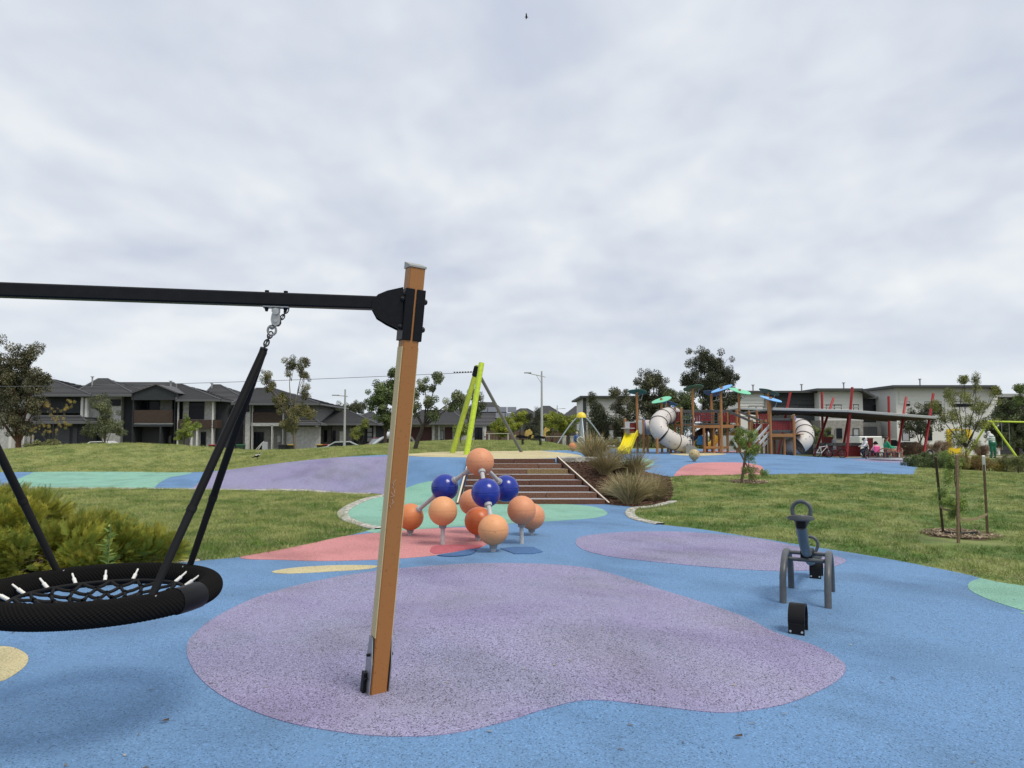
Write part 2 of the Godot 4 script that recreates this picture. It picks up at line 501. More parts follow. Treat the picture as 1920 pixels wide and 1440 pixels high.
func make_ground() -> void:
	rubber = PackedVector2Array()
	rubber.append_array(PackedVector2Array([Vector2(9, 3), Vector2(-9, 3), Vector2(-9, -7.9), Vector2(-5.616, -8.23)]))
	rubber.append_array(smooth([Vector2(-5.616, -8.23), Vector2(-3.743, -8.916), Vector2(-3.207, -9.386), Vector2(-2.693, -10.495), Vector2(-2.209, -11.904), Vector2(-2.645, -12.686), Vector2(-3.116, -13.845), Vector2(-3.38, -15.349), Vector2(-3.398, -17.085), Vector2(-3.223, -18.453)], 6, false))
	rubber.append_array(smooth([Vector2(-3.635, -18.803), Vector2(-4.957, -19.231), Vector2(-6.5, -19.732), Vector2(-9.033, -20.507), Vector2(-14.433, -20.989)], 4, false))
	rubber.append_array(PackedVector2Array([Vector2(-20.068, -20.5), Vector2(-26.921, -27.5)]))
	rubber.append_array(smooth([Vector2(-19.21, -27.8), Vector2(-16.325, -28), Vector2(-13.302, -28), Vector2(-11.078, -27), Vector2(-8.638, -25), Vector2(-5.934, -22.9), Vector2(-4.23, -22.6), Vector2(-3.255, -23.8), Vector2(-2.786, -25.8), Vector2(-1.943, -27), Vector2(0.403, -28), Vector2(2.102, -29.2), Vector2(2.993, -31.5), Vector2(3.527, -35), Vector2(4.751, -40), Vector2(6.953, -46), Vector2(15.076, -47.6), Vector2(20.299, -47), Vector2(22.516, -46), Vector2(23.912, -44), Vector2(22.401, -40), Vector2(18.409, -33), Vector2(15.084, -27.5)], 4, false))
	rubber.append_array(smooth([Vector2(12.038, -22.32), Vector2(10.276, -22.388), Vector2(8.671, -22.388), Vector2(6.955, -22.041), Vector2(5.332, -21.871), Vector2(4.555, -21.534)], 4, false))
	rubber.append_array(PackedVector2Array([Vector2(3.835, -22.2), Vector2(2.913, -21.3), Vector2(2.056, -20.4), Vector2(1.45, -19.25), Vector2(1.12, -18.9), Vector2(-1.02, -18.9), Vector2(-1.12, -16.05), Vector2(2.02, -16.05), Vector2(2.487, -15.388)]))
	rubber.append_array(smooth([Vector2(2.415, -15.082), Vector2(2.233, -14.206), Vector2(2.193, -13.236), Vector2(2.414, -12.525), Vector2(2.899, -11.946), Vector2(3.459, -11.025), Vector2(3.922, -10.193), Vector2(4.491, -9.145), Vector2(4.858, -8.137), Vector2(5.064, -7.432), Vector2(6.6, -6.4), Vector2(9, -5.6)], 4, false))
	mulch = PackedVector2Array([Vector2(2.02, -16.05), Vector2(1.12, -18.9), Vector2(1.45, -19.25), Vector2(2.056, -20.4), Vector2(2.913, -21.3), Vector2(3.835, -22.2), Vector2(4.555, -21.534), Vector2(3.835, -17.735), Vector2(3.333, -15.798), Vector2(2.788, -15.292), Vector2(2.487, -15.388)])
	var b := MB.new()
	var earth := vmat("turf", Color(1, 1, 1), 0.95, "fine", 1.3, "bump_mid", 0.8)
	var nx := 280
	var nz := 264
	for j in nz: # the modelled land, and flat land round it out to the horizon
		for i in nx:
			var x := -35.0 + i * 0.25
			var z := 4.0 - j * 0.25
			ptri(b, on(x, z), on(x + 0.25, z), on(x, z - 0.25), turf)
			ptri(b, on(x + 0.25, z), on(x + 0.25, z - 0.25), on(x, z - 0.25), turf)
	b.col = Color(0.19, 0.20, 0.06)
	for r: Array in [[-900, 4, 900, 500, 0, 0], [-900, -900, 900, -62, -0.45, -0.45], [-900, -50, -35, 4, 0, 0], [35, -50, 900, 4, 0, 0], [-900, -60, -35, -50, -0.45, 0], [35, -60, 900, -50, -0.45, 0], [-900, -62, -35, -60, -0.45, -0.45], [35, -62, 900, -60, -0.45, -0.45]]:
		b.quad(Vector3(r[0], r[5], r[3]), Vector3(r[2], r[5], r[3]), Vector3(r[2], r[4], r[1]), Vector3(r[0], r[4], r[1]))
	setting("lawn_ground", b, earth)
	setting("rubber_surface", sheet(rubber, 0.006, worn), crumb("blue"))
	patch("purple_patch", "purple", [Vector2(-2.26, -5.248), Vector2(-1.964, -4.687), Vector2(-1.606, -4.233), Vector2(-1.205, -3.905), Vector2(-0.838, -3.737), Vector2(-0.541, -3.678), Vector2(-0.285, -3.704), Vector2(-0.027, -3.829), Vector2(0.196, -3.98), Vector2(0.43, -4.081), Vector2(0.789, -4.015), Vector2(1.074, -3.964), Vector2(1.298, -4.021), Vector2(1.538, -4.147), Vector2(1.868, -4.433), Vector2(2.062, -4.684), Vector2(2.132, -4.909), Vector2(2.083, -5.241), Vector2(1.926, -5.539), Vector2(1.822, -6.099), Vector2(1.419, -7.144), Vector2(1.167, -7.822), Vector2(0.837, -8.408), Vector2(0.247, -8.689), Vector2(-0.495, -8.69), Vector2(-1.306, -8.347), Vector2(-1.889, -7.822), Vector2(-2.295, -7.033), Vector2(-2.404, -6.286), Vector2(-2.369, -5.681)])
	patch("pink_patch", "pink", [Vector2(-3.319, -9.145), Vector2(-2.905, -10.193), Vector2(-2.44, -11.039), Vector2(-1.817, -11.58), Vector2(-1.111, -11.971), Vector2(-0.641, -11.971), Vector2(-0.38, -11.333), Vector2(-0.326, -10.392), Vector2(-0.487, -9.773), Vector2(-0.865, -9.344), Vector2(-1.413, -9.027), Vector2(-2.148, -8.878), Vector2(-2.739, -8.953)])
	patch("cream_patch", "cream", [Vector2(-2.622, -8.196), Vector2(-2.405, -8.456), Vector2(-1.955, -8.591), Vector2(-1.551, -8.554), Vector2(-1.603, -8.351), Vector2(-1.98, -8.192), Vector2(-2.409, -8.071)])
	patch("purple_patch", "purple", [Vector2(0.902, -10.547), Vector2(1.108, -11.096), Vector2(1.808, -11.517), Vector2(2.627, -11.509), Vector2(3.424, -10.915), Vector2(3.83, -9.955), Vector2(4.003, -9.145), Vector2(3.887, -8.77), Vector2(3.447, -8.358), Vector2(2.924, -8.228), Vector2(2.335, -8.421), Vector2(1.746, -8.767), Vector2(1.182, -9.223), Vector2(0.909, -9.818)])
	patch("mint_patch", "mint", [Vector2(4.463, -7.355), Vector2(4.802, -7.754), Vector2(5.16, -7.81), Vector2(6.6, -6.9), Vector2(7.6, -5.6), Vector2(6.0, -5.3), Vector2(4.383, -6.192), Vector2(4.347, -6.393), Vector2(4.33, -6.862)])
	patch("mint_patch", "mint", [Vector2(-3.318, -14.508), Vector2(-3.341, -15.575), Vector2(-3.258, -17.509), Vector2(-2.948, -18.2), Vector2(-2.45, -18.4), Vector2(-1.834, -18.2), Vector2(-1.256, -17.8), Vector2(-0.867, -17.2), Vector2(-0.9, -16.0), Vector2(0.3, -16.4), Vector2(1.571, -15.691), Vector2(1.833, -14.409), Vector2(1.542, -13.492), Vector2(0.835, -12.996), Vector2(0.181, -12.686), Vector2(-0.528, -12.318), Vector2(-1.117, -12.039), Vector2(-1.817, -11.58), Vector2(-2.113, -11.393), Vector2(-2.697, -12.39)])
	patch("purple_patch", "purple", [Vector2(-8.281, -19.5), Vector2(-9.151, -22.5), Vector2(-9.058, -24.2), Vector2(-7.814, -23.6), Vector2(-5.727, -22.1), Vector2(-4.353, -21.6), Vector2(-3.295, -21), Vector2(-3.018, -19.5), Vector2(-3.174, -18), Vector2(-4.924, -19)])
	patch("mint_patch", "mint", [Vector2(-14.886, -22), Vector2(-18.116, -28.6), Vector2(-15.81, -28.9), Vector2(-13.06, -28.8), Vector2(-11.794, -27.4), Vector2(-10.797, -24), Vector2(-10.214, -21.5), Vector2(-9.755, -19.5), Vector2(-12.071, -19.5)])
	patch("cream_patch", "cream", [Vector2(-3.429, -22.9), Vector2(-2.927, -21.4), Vector2(-2.372, -20.6), Vector2(-1.302, -20.1), Vector2(-0.5, -19.4), Vector2(0.6, -19.4), Vector2(1.6, -19.9), Vector2(2.0, -21.2), Vector2(1.9, -24), Vector2(1.2, -27.5), Vector2(0.432, -30), Vector2(-2.087, -29), Vector2(-3.052, -26.5)])
	patch("mint_patch", "mint", [Vector2(3.599, -25), Vector2(4.232, -28), Vector2(5.22, -29.6), Vector2(5.265, -27.5), Vector2(4.589, -25), Vector2(3.822, -23.6)])
	patch("pink_patch", "pink", [Vector2(4.574, -20.5), Vector2(5.573, -24.5), Vector2(6.51, -26.6), Vector2(7.636, -27.2), Vector2(8.488, -26.8), Vector2(8.422, -25), Vector2(7.348, -22), Vector2(6.388, -20.4)])
	patch("cream_patch", "cream", [Vector2(7.305, -34.4), Vector2(8.407, -36.5), Vector2(9.721, -36.5), Vector2(9.954, -34.4), Vector2(8.746, -32.4), Vector2(7.533, -32.2)])
	patch("pink_patch", "pink", [Vector2(10.077, -40), Vector2(13.302, -42), Vector2(13.993, -40.5), Vector2(12.035, -38), Vector2(10.257, -37.5)])
	patch("purple_patch", "purple", [Vector2(16.779, -37), Vector2(19.349, -42), Vector2(22.17, -44), Vector2(22.464, -41.5), Vector2(20.569, -38), Vector2(18.128, -36.5)])
	patch("cream_patch", "cream", [Vector2(-3.614, -5.333), Vector2(-3.465, -5.279), Vector2(-3.268, -5.102), Vector2(-3.145, -4.893), Vector2(-3.096, -4.703), Vector2(-3.097, -4.585), Vector2(-3.21, -4.475), Vector2(-3.731, -4.902), Vector2(-3.803, -5.283)])
	patch("pink_repair_patch", "dark_pink", [Vector2(-1.065, -9.773), Vector2(-1.038, -10.049), Vector2(-0.867, -10.145), Vector2(-0.578, -10.145), Vector2(-0.403, -10.097), Vector2(-0.469, -9.818), Vector2(-0.748, -9.554), Vector2(-0.949, -9.385), Vector2(-1.041, -9.554)], 0.014)
	patch("blue_repair_patch", "dark_blue", [Vector2(-0.923, -9.263), Vector2(-0.742, -9.469), Vector2(-0.494, -9.773), Vector2(-0.469, -9.554), Vector2(-0.53, -9.303), Vector2(-0.719, -9.183)], 0.018)
	patch("blue_repair_patch", "dark_blue", [Vector2(-0.154, -9.818), Vector2(0.035, -9.955), Vector2(0.284, -9.955), Vector2(0.395, -9.554), Vector2(0.267, -9.385), Vector2(0.033, -9.385)], 0.014, false)
	var conc := mat("concrete", Color(0.62, 0.60, 0.54), 0.9, 0.0, "blotch", 1.2, "bump_fine", 0.4)
	kerb("concrete_edging", [Vector2(-13.993, -20.783), Vector2(-8.973, -20.372), Vector2(-6.477, -19.663), Vector2(-4.942, -19.174), Vector2(-3.519, -18.62)], 0.13, 0.03, conc)
	kerb("concrete_edging", [Vector2(-3.094, -18.316), Vector2(-3.355, -17.365), Vector2(-3.372, -15.461), Vector2(-3.166, -13.936), Vector2(-2.681, -12.686), Vector2(-2.095, -11.837)], 0.2, 0.03, conc)
	kerb("concrete_edging", [Vector2(3.467, -16.05), Vector2(2.86, -15.266), Vector2(2.478, -15.068), Vector2(2.243, -14.205), Vector2(2.203, -13.235), Vector2(2.471, -12.45)], 0.18, 0.03, conc)
	kerb("concrete_edging", [Vector2(-4.084, -8.699), Vector2(-3.746, -8.953)], 0.15, 0.02, conc)
	setting("mulch_bed", sheet(mulch, 0.004, func(_p: Vector3) -> Color: return Color(1, 1, 1)), mat("mulch", Color(0.075, 0.038, 0.022), 0.95, 0.0, "fine", 3.0, "bump_fine", 1.0))
	var path := MB.new()
	for i in 40: # pale path beyond the carousel
		var x := 20.0 + i * 0.4
		path.quad(on(x, -45.0, 0.02), on(x + 0.4, -45.0, 0.02), on(x + 0.4, -48.0, 0.02), on(x, -48.0, 0.02))
	setting("path", path, mat("sandpath", Color(0.50, 0.43, 0.32), 0.95, 0.0, "fine", 1.0))
	var road := MB.new()
	road.quad(Vector3(-120, -0.43, -60.5), Vector3(120, -0.43, -60.5), Vector3(120, -0.43, -65), Vector3(-120, -0.43, -65))
	setting("road", road, mat("asphalt", Color(0.06, 0.06, 0.062), 0.95, 0.0, "fine", 1.0))

func steel() -> StandardMaterial3D: return mat("steel", Color(0.46, 0.47, 0.48), 0.38, 0.85, "faint", 4.0)
func galv() -> StandardMaterial3D: return mat("galv", Color(0.50, 0.51, 0.52), 0.5, 0.0, "faint", 3.0)
func black_steel() -> StandardMaterial3D: return mat("black_steel", Color(0.010, 0.011, 0.014), 0.42, 0.0, "faint", 3.0)
func links(b: MB, a: Vector3, e: Vector3, size: float, r: float) -> void: # a run of chain links
	var n := int(ceil(a.distance_to(e) / (size * 0.72)))
	var d := (e - a).normalized()
	var s := d.cross(Vector3(0.3, 0.1, 1.0)).normalized()
	for i in n:
		var c := a.lerp(e, (i + 0.5) / n)
		var w := s if i % 2 == 0 else s.cross(d)
		var p: Array = []
		for k in 10:
			var t := TAU * k / 10
			p.append(c + d * cos(t) * size * 0.5 + w * sin(t) * size * 0.3)
		b.tube(p, r, 5, false, true)

func make_swing() -> void:
	var t := thing("basket_swing", "black rope basket swing hanging from a beam on a brown timber post", "swing", dropped(Vector3(-0.76, 0, -4.23)))
	var A := Vector3(-0.597, 2.245, -4.2)
	var bd := Vector3(-0.979, 0, 0.203)
	var nd := Vector3(0.203, 0, 0.979)
	var blk := black_steel()
	var brown := mat("post_brown", Color(0.315, 0.128, 0.032), 0.55, 0.0, "chips", 1.1, "bump_fine", 0.1)
	var cream := mat("post_cream", Color(0.56, 0.45, 0.25), 0.7, 0.0, "chips", 1.4)
	var yb := Basis(Vector3.UP, deg_to_rad(27.0))
	var ends := [[Vector3(-0.761, 0.058, -4.23), Vector3(-0.556, 2.456, -4.2)], [A + bd * 3.0 + Vector3(0.16, -2.2, 0.02), A + bd * 3.16 + Vector3(0, 0.23, 0)]]
	for q in 2:
		var lo: Vector3 = ends[q][0]
		var hi: Vector3 = ends[q][1]
		lo.y = H(lo.x, lo.z) - 0.05
		var up := (hi - lo).normalized()
		var fx := yb * Vector3(1, 0, 0)
		fx = (fx - up * fx.dot(up)).normalized()
		var fz := fx.cross(up)
		var len := lo.distance_to(hi)
		var bs := Basis(fx, up, fz)
		var at := func(x: float, y: float, z: float) -> Vector3: return lo + fx * x + up * y + fz * z
		var b := MB.new()
		b.box(Transform3D(bs, at.call(0, len / 2, 0)), Vector3(0.092, len, 0.092), 0.006)
		mi(t, "post", b, brown)
		for s: float in [-1.0, 1.0]:
			b = MB.new()
			b.box(Transform3D(bs, at.call(s * 0.047, (0.36 + len - 0.46) / 2, 0)), Vector3(0.006, len - 0.82, 0.082), 0.002)
			mi(t, "side_strip", b, cream)
			b = MB.new() # foot plate, pointed at the top
			b.prism(PackedVector2Array([Vector2(-0.055, 0), Vector2(0.05, 0), Vector2(0.05, 0.19), Vector2(0.02, 0.33), Vector2(-0.03, 0.33), Vector2(-0.055, 0.2)]), -0.003, 0.003, Transform3D(Basis(fz, up, fx), at.call(s * 0.056, 0.03, 0)))
			var fp := mi(t, "foot_plate", b, steel())
			for h: float in [0.13, 0.26]:
				b = MB.new()
				b.tube([at.call(s * 0.056, h, 0.0), at.call(s * 0.076, h, 0.0)], 0.009, 6)
				mi(fp, "bolt", b, blk)
			b = MB.new()
			b.box(Transform3D(bs, at.call(s * 0.068, 0.09, -0.03)), Vector3(0.02, 0.14, 0.05), 0.003)
			mi(t, "foot_wedge", b, blk)
		b = MB.new()
		b.prism(PackedVector2Array([Vector2(-0.051, -0.004), Vector2(0.051, -0.004), Vector2(0.051, 0.006), Vector2(-0.051, 0.038)]), -0.051, 0.051, Transform3D(Basis(fz, up, fz.cross(up)), at.call(0, len, 0)))
		mi(t, "post_cap", b, mat("cap_grey", Color(0.30, 0.30, 0.29), 0.6, 0.0, "chips", 2.0))
		for s: float in [-1.0, 1.0]: # clamp halves that leave a slot of timber between them
			b = MB.new()
			b.box(Transform3D(bs, at.call(s * 0.031, len - 0.276, 0.049)), Vector3(0.05, 0.295, 0.008), 0.003)
			b.box(Transform3D(bs, at.call(s * 0.054, len - 0.276, 0.0)), Vector3(0.009, 0.295, 0.106), 0.002)
			b.box(Transform3D(bs, at.call(s * 0.031, len - 0.276, -0.049)), Vector3(0.05, 0.295, 0.008), 0.003)
			var cl := mi(t, "clamp_bracket", b, blk)
			for h: float in [0.191, 0.351]:
				b = MB.new()
				b.tube([at.call(s * 0.056, len - h, 0.022), at.call(s * 0.074, len - h, 0.022)], 0.017, 10)
				b.tube([at.call(s * 0.074, len - h, 0.022), at.call(s * 0.08, len - h, 0.022)], 0.012, 10)
				mi(cl, "bolt", b, mat("bolt_black", Color(0.02, 0.02, 0.024), 0.35))
		var g0: Vector3 = A + bd * (0.0 if q == 0 else 3.16)
		var gd := bd if q == 0 else -bd
		for s: float in [-1.0, 1.0]:
			b = MB.new()
			var gp := PackedVector2Array([Vector2(0.03, 0.092), Vector2(0.12, 0.068), Vector2(0.17, 0.045), Vector2(0.2, 0.012), Vector2(0.205, -0.03), Vector2(0.175, -0.085), Vector2(0.12, -0.118), Vector2(0.03, -0.16)])
			b.prism(gp, -0.004, 0.004, Transform3D(Basis(gd, Vector3.UP, gd.cross(Vector3.UP)), g0 + nd * s * 0.041))
			mi(t, "gusset_plate", b, blk)
	var b2 := MB.new()
	b2.bar(A + bd * 0.03, A + bd * 3.13, 0.072, 0.074, 0.008)
	mi(t, "beam", b2, mat("beam_black", Color(0.012, 0.013, 0.016), 0.36, 0.0, "faint", 2.0))
	var C := A + bd * 1.563
	C.y = 0.688
	var R := 0.53
	var sleeve := mat("rope_sleeve", Color(0.009, 0.009, 0.010), 0.5)
	for q in 2:
		var sg := 1.0 if q == 0 else -1.0
		var hp := A + bd * (0.724 if q == 0 else 2.4)
		var hg := MB.new()
		hg.box(Transform3D(Basis(bd, Vector3.UP, nd), hp + Vector3(0, -0.042, 0)), Vector3(0.14, 0.008, 0.06), 0.002)
		hg.box(Transform3D(Basis(bd, Vector3.UP, nd), hp + Vector3(0, -0.058, 0)), Vector3(0.044, 0.026, 0.03), 0.003)
		hg.tube([hp + Vector3(0, -0.068, 0) - nd * 0.03, hp + Vector3(0, -0.068, 0) + nd * 0.03], 0.019, 12)
		var hang := mi(t, "hanger", hg, steel())
		var sw := MB.new()
		var lean := (bd * sg) * 0.22 + Vector3.DOWN
		lean = lean.normalized()
		var s0 := hp + Vector3(0, -0.078, 0)
		sw.prism(PackedVector2Array([Vector2(-0.02, 0), Vector2(0.02, 0), Vector2(0.026, -0.035), Vector2(0.02, -0.06), Vector2(0, -0.07), Vector2(-0.02, -0.06), Vector2(-0.026, -0.035)]), -0.016, 0.016, Transform3D(Basis(bd, Vector3.UP, bd.cross(Vector3.UP)), s0))
		sw.tube([s0 + Vector3(0, -0.04, 0) - nd * 0.024, s0 + Vector3(0, -0.04, 0) + nd * 0.024], 0.011, 8)
		mi(hang, "swivel", sw, steel())
		for k: float in [-0.05, 0.05]:
			var bt := MB.new()
			bt.tube([hp + bd * k + Vector3(0, 0.037, 0), hp + bd * k + Vector3(0, 0.051, 0)], 0.012, 8)
			bt.tube([hp + bd * k + Vector3(0, -0.046, 0), hp + bd * k + Vector3(0, -0.066, 0)], [0.013, 0.007], 8)
			mi(hang, "bolt", bt, blk)
		var sc := MB.new()
		links(sc, hp - bd * 0.06 + Vector3(0, -0.05, 0), hp - bd * 0.01 + Vector3(0, -0.14, 0), 0.034, 0.0036)
		mi(hang, "safety_chain", sc, mat("dark_chain", Color(0.06, 0.06, 0.065), 0.4, 0.7))
		var s1 := s0 + lean * 0.09
		var sh := MB.new()
		var lp: Array = []
		for k in 12: lp.append(s1 + Vector3(0, -0.005, 0) + bd * sin(TAU * k / 12) * 0.022 + Vector3.UP * cos(TAU * k / 12) * 0.026)
		sh.tube(lp, 0.007, 6, false, true)
		sh.ball(s1 + Vector3(0, 0.012, 0), 0.014, 8)
		mi(hang, "shackle", sh, mat("worn_steel", Color(0.3, 0.3, 0.3), 0.4, 0.8))
		var s2 := s1 + lean * 0.02
		var s3 := hp + Vector3(0, -0.275, 0) + bd * sg * 0.06
		var ch := MB.new()
		links(ch, s2, s3, 0.042, 0.0045)
		mi(hang, "chain", ch, mat("dark_chain", Color(0.06, 0.06, 0.065), 0.4, 0.7))
		for s: float in [-1.0, 1.0]:
			var e := C + (-bd * sg) * R * 0.643 + nd * s * R * 0.766 + Vector3(0, 0.03, 0)
			var st := s3 + nd * s * 0.018 + Vector3(0, -0.005 - 0.012 * s, 0)
			var dr := (e - st)
			var rp := MB.new()
			rp.tube([st, st + dr * 0.67], 0.0215, 12)
			var ro := mi(t, "suspension_rope", rp, sleeve)
			rp = MB.new()
			rp.tube([st + dr * 0.66, st + dr * 0.985], [0.021, 0.018], 12)
			rp.tube([st + dr * 0.655, st + dr * 0.675], 0.024, 12)
			mi(ro, "lower_sleeve", rp, mat("rope_cover", Color(0.014, 0.014, 0.015), 0.7))
			rp = MB.new()
			rp.tube([e - bd * 0.03 + Vector3(0, -0.01, 0), e + bd * 0.03 + Vector3(0, -0.01, 0)], 0.009, 8)
			rp.box(Transform3D(Basis(bd, Vector3.UP, nd), e + Vector3(0, 0.0, 0) - bd * 0.028), Vector3(0.006, 0.05, 0.03), 0.001)
			rp.box(Transform3D(Basis(bd, Vector3.UP, nd), e + Vector3(0, 0.0, 0) + bd * 0.028), Vector3(0.006, 0.05, 0.03), 0.001)
			mi(ro, "fork_clamp", rp, mat("bright_steel", Color(0.7, 0.7, 0.7), 0.3, 0.6))
	# ring of rope wound round a steel tube: each turn stands proud as a helical strand
	var ring := MB.new()
	var sides := 44
	var seg2 := 790
	for i in seg2:
		for k in sides:
			var P: Array = []
			for u: Array in [[0, 0], [1, 0], [1, 1], [0, 1]]:
				var a: float = TAU * ((i + u[0]) % seg2) / seg2
				var ph: float = TAU * ((k + u[1]) % sides) / sides
				var rr := 0.054 + 0.0085 * absf(sin(79.0 * a + ph * 8.0))
				P.append(C + (bd * cos(a) + nd * sin(a)) * (R + cos(ph) * rr) + Vector3.UP * sin(ph) * rr)
			ring.quad(P[0], P[3], P[2], P[1])
	mi(t, "seat_ring", ring, mat("rope_black", Color(0.011, 0.0105, 0.0105), 0.85, 0.0, "fine", 9.0))
	var wr := MB.new()
	var wp: Array = []
	for k in 7:
		var a := PI + 0.30 - k * 0.05 - 0.62
		wp.append(C + (bd * cos(a) + nd * sin(a)) * R)
	wr.tube(wp, 0.0655, 18)
	mi(t, "tape_wrap", wr, mat("grey_tape", Color(0.015, 0.016, 0.018), 0.4, 0.0, "fine", 12.0))
	var net := MB.new()
	var node := func(rad: float, a: float) -> Vector3: return C + (bd * cos(a) + nd * sin(a)) * rad + Vector3(0, -0.015 - 0.07 * (1.0 - pow(rad / 0.41, 2.0)), 0)
	var rads := [0.405, 0.335, 0.265, 0.195, 0.125, 0.06]
	var nn := 18
	var hoop: Array = []
	for k in 56: hoop.append(node.call(0.405, TAU * k / 56))
	net.tube(hoop, 0.0095, 7, false, true)
	for q in 5:
		for k in nn:
			if q >= 3 and k % 2 == 1: continue
			var st := 1.0 if q < 3 else 2.0
			var a := TAU * (k + 0.5 * (q % 2)) / nn if q < 3 else TAU * (k + 0.5 + (q - 3)) / nn
			for s: float in [-0.5, 0.5]:
				var e: Vector3 = node.call(rads[q + 1], a + s * st * TAU / nn)
				var s1: Vector3 = node.call(rads[q], a)
				net.tube([s1, s1.lerp(e, 0.5) + Vector3(0, -0.004, 0), e], 0.0095, 6)
				net.ball(e, 0.016, 6)
	mi(t, "net", net, mat("net_black", Color(0.014, 0.014, 0.015), 0.7))
	for k in nn:
		var a := TAU * (k + 0.2) / nn
		var clip := MB.new()
		clip.tube([node.call(0.412, a), C + (bd * cos(a) + nd * sin(a)) * 0.448 + Vector3(0, 0.008, 0)], [0.0095, 0.0105], 10)
		clip.tube([C + (bd * cos(a) + nd * sin(a)) * 0.446 + Vector3(0, 0.008, 0), C + (bd * cos(a) + nd * sin(a)) * 0.482 + Vector3(0, 0.032, 0)], 0.006, 6)
		mi(t, "net_clip", clip, mat("clip_white", Color(0.72, 0.72, 0.70), 0.35))
	var sc2 := MB.new() # silver scribble scratched into the paint
	var srng := RandomNumberGenerator.new()
	srng.seed = 4
	var so := Vector3(-0.663, 1.176, -4.155)
	for k in 9:
		var y := 0.075 - k * 0.018
		var p0 := so + Vector3(srng.randf_range(-0.014, 0.012), y, 0.0)
		var p1 := so + Vector3(srng.randf_range(-0.014, 0.012), y - srng.randf_range(0.004, 0.022), 0.0)
		for p: int in 1: sc2.bar(p0 + Vector3(y * 0.09, 0, -p0.x * 0.0), p1 + Vector3(y * 0.09, 0, 0), 0.0022, 0.0022)
	mi(t, "scratch_marks", sc2, mat("bare_metal", Color(0.40, 0.36, 0.33), 0.6))

func plastic_ball(b: MB, o: Vector3, r: float) -> void: # moulded in two halves: a groove round the middle
	var pr: Array = []
	for i in 33:
		var a := PI * i / 32 - PI / 2
		var k := 1.0
		if i == 16:
			pr.append(Vector2(r * 0.9985, -0.004)); pr.append(Vector2(r * 0.985, -0.001)); pr.append(Vector2(r * 0.985, 0.001)); pr.append(Vector2(r * 0.9985, 0.004))
			continue
		pr.append(Vector2(maxf(cos(a) * k, 0.0002) * r, sin(a) * r))
	b.lathe(pr, Transform3D(Basis(), o), 40)
func orange(k: int) -> StandardMaterial3D:
	var c: Color = [Color(0.60, 0.205, 0.07), Color(0.68, 0.32, 0.145), Color(0.62, 0.265, 0.135), Color(0.54, 0.13, 0.036)][k]
	return mat("orange_%d" % k, c, [0.5, 0.55, 0.55, 0.38][k], 0.0, "scuff", 0.9)
func stem(t: Node, o: Vector3, r: float, g: Vector3) -> void:
	var b := MB.new()
	b.tube([Vector3(g.x, g.y - 0.05, g.z), Vector3(g.x, o.y - r * 0.9, g.z)], 0.030, 14)
	var s := mi(t, "stem", b, galv())
	b = MB.new()
	b.tube([Vector3(g.x, o.y - r - 0.035, g.z), Vector3(g.x, o.y - r * 0.93, g.z)], [0.046, 0.056], 16)
	mi(s, "collar", b, mat("grey_collar", Color(0.22, 0.23, 0.24), 0.5))
func pipe(t: Node, a: Vector3, e: Vector3, r: float) -> void:
	var d := (e - a).normalized()
	var b := MB.new()
	b.tube([a + d * (r - 0.015), e - d * (r - 0.015)], 0.030, 14)
	var p := mi(t, "pipe", b, galv())
	for q: Array in [[a, d], [e, -d]]:
		b = MB.new()
		b.tube([q[0] + q[1] * (r - 0.02), q[0] + q[1] * (r + 0.03)], [0.056, 0.046], 16)
		mi(p, "collar", b, mat("collar_light", Color(0.40, 0.41, 0.42), 0.45))
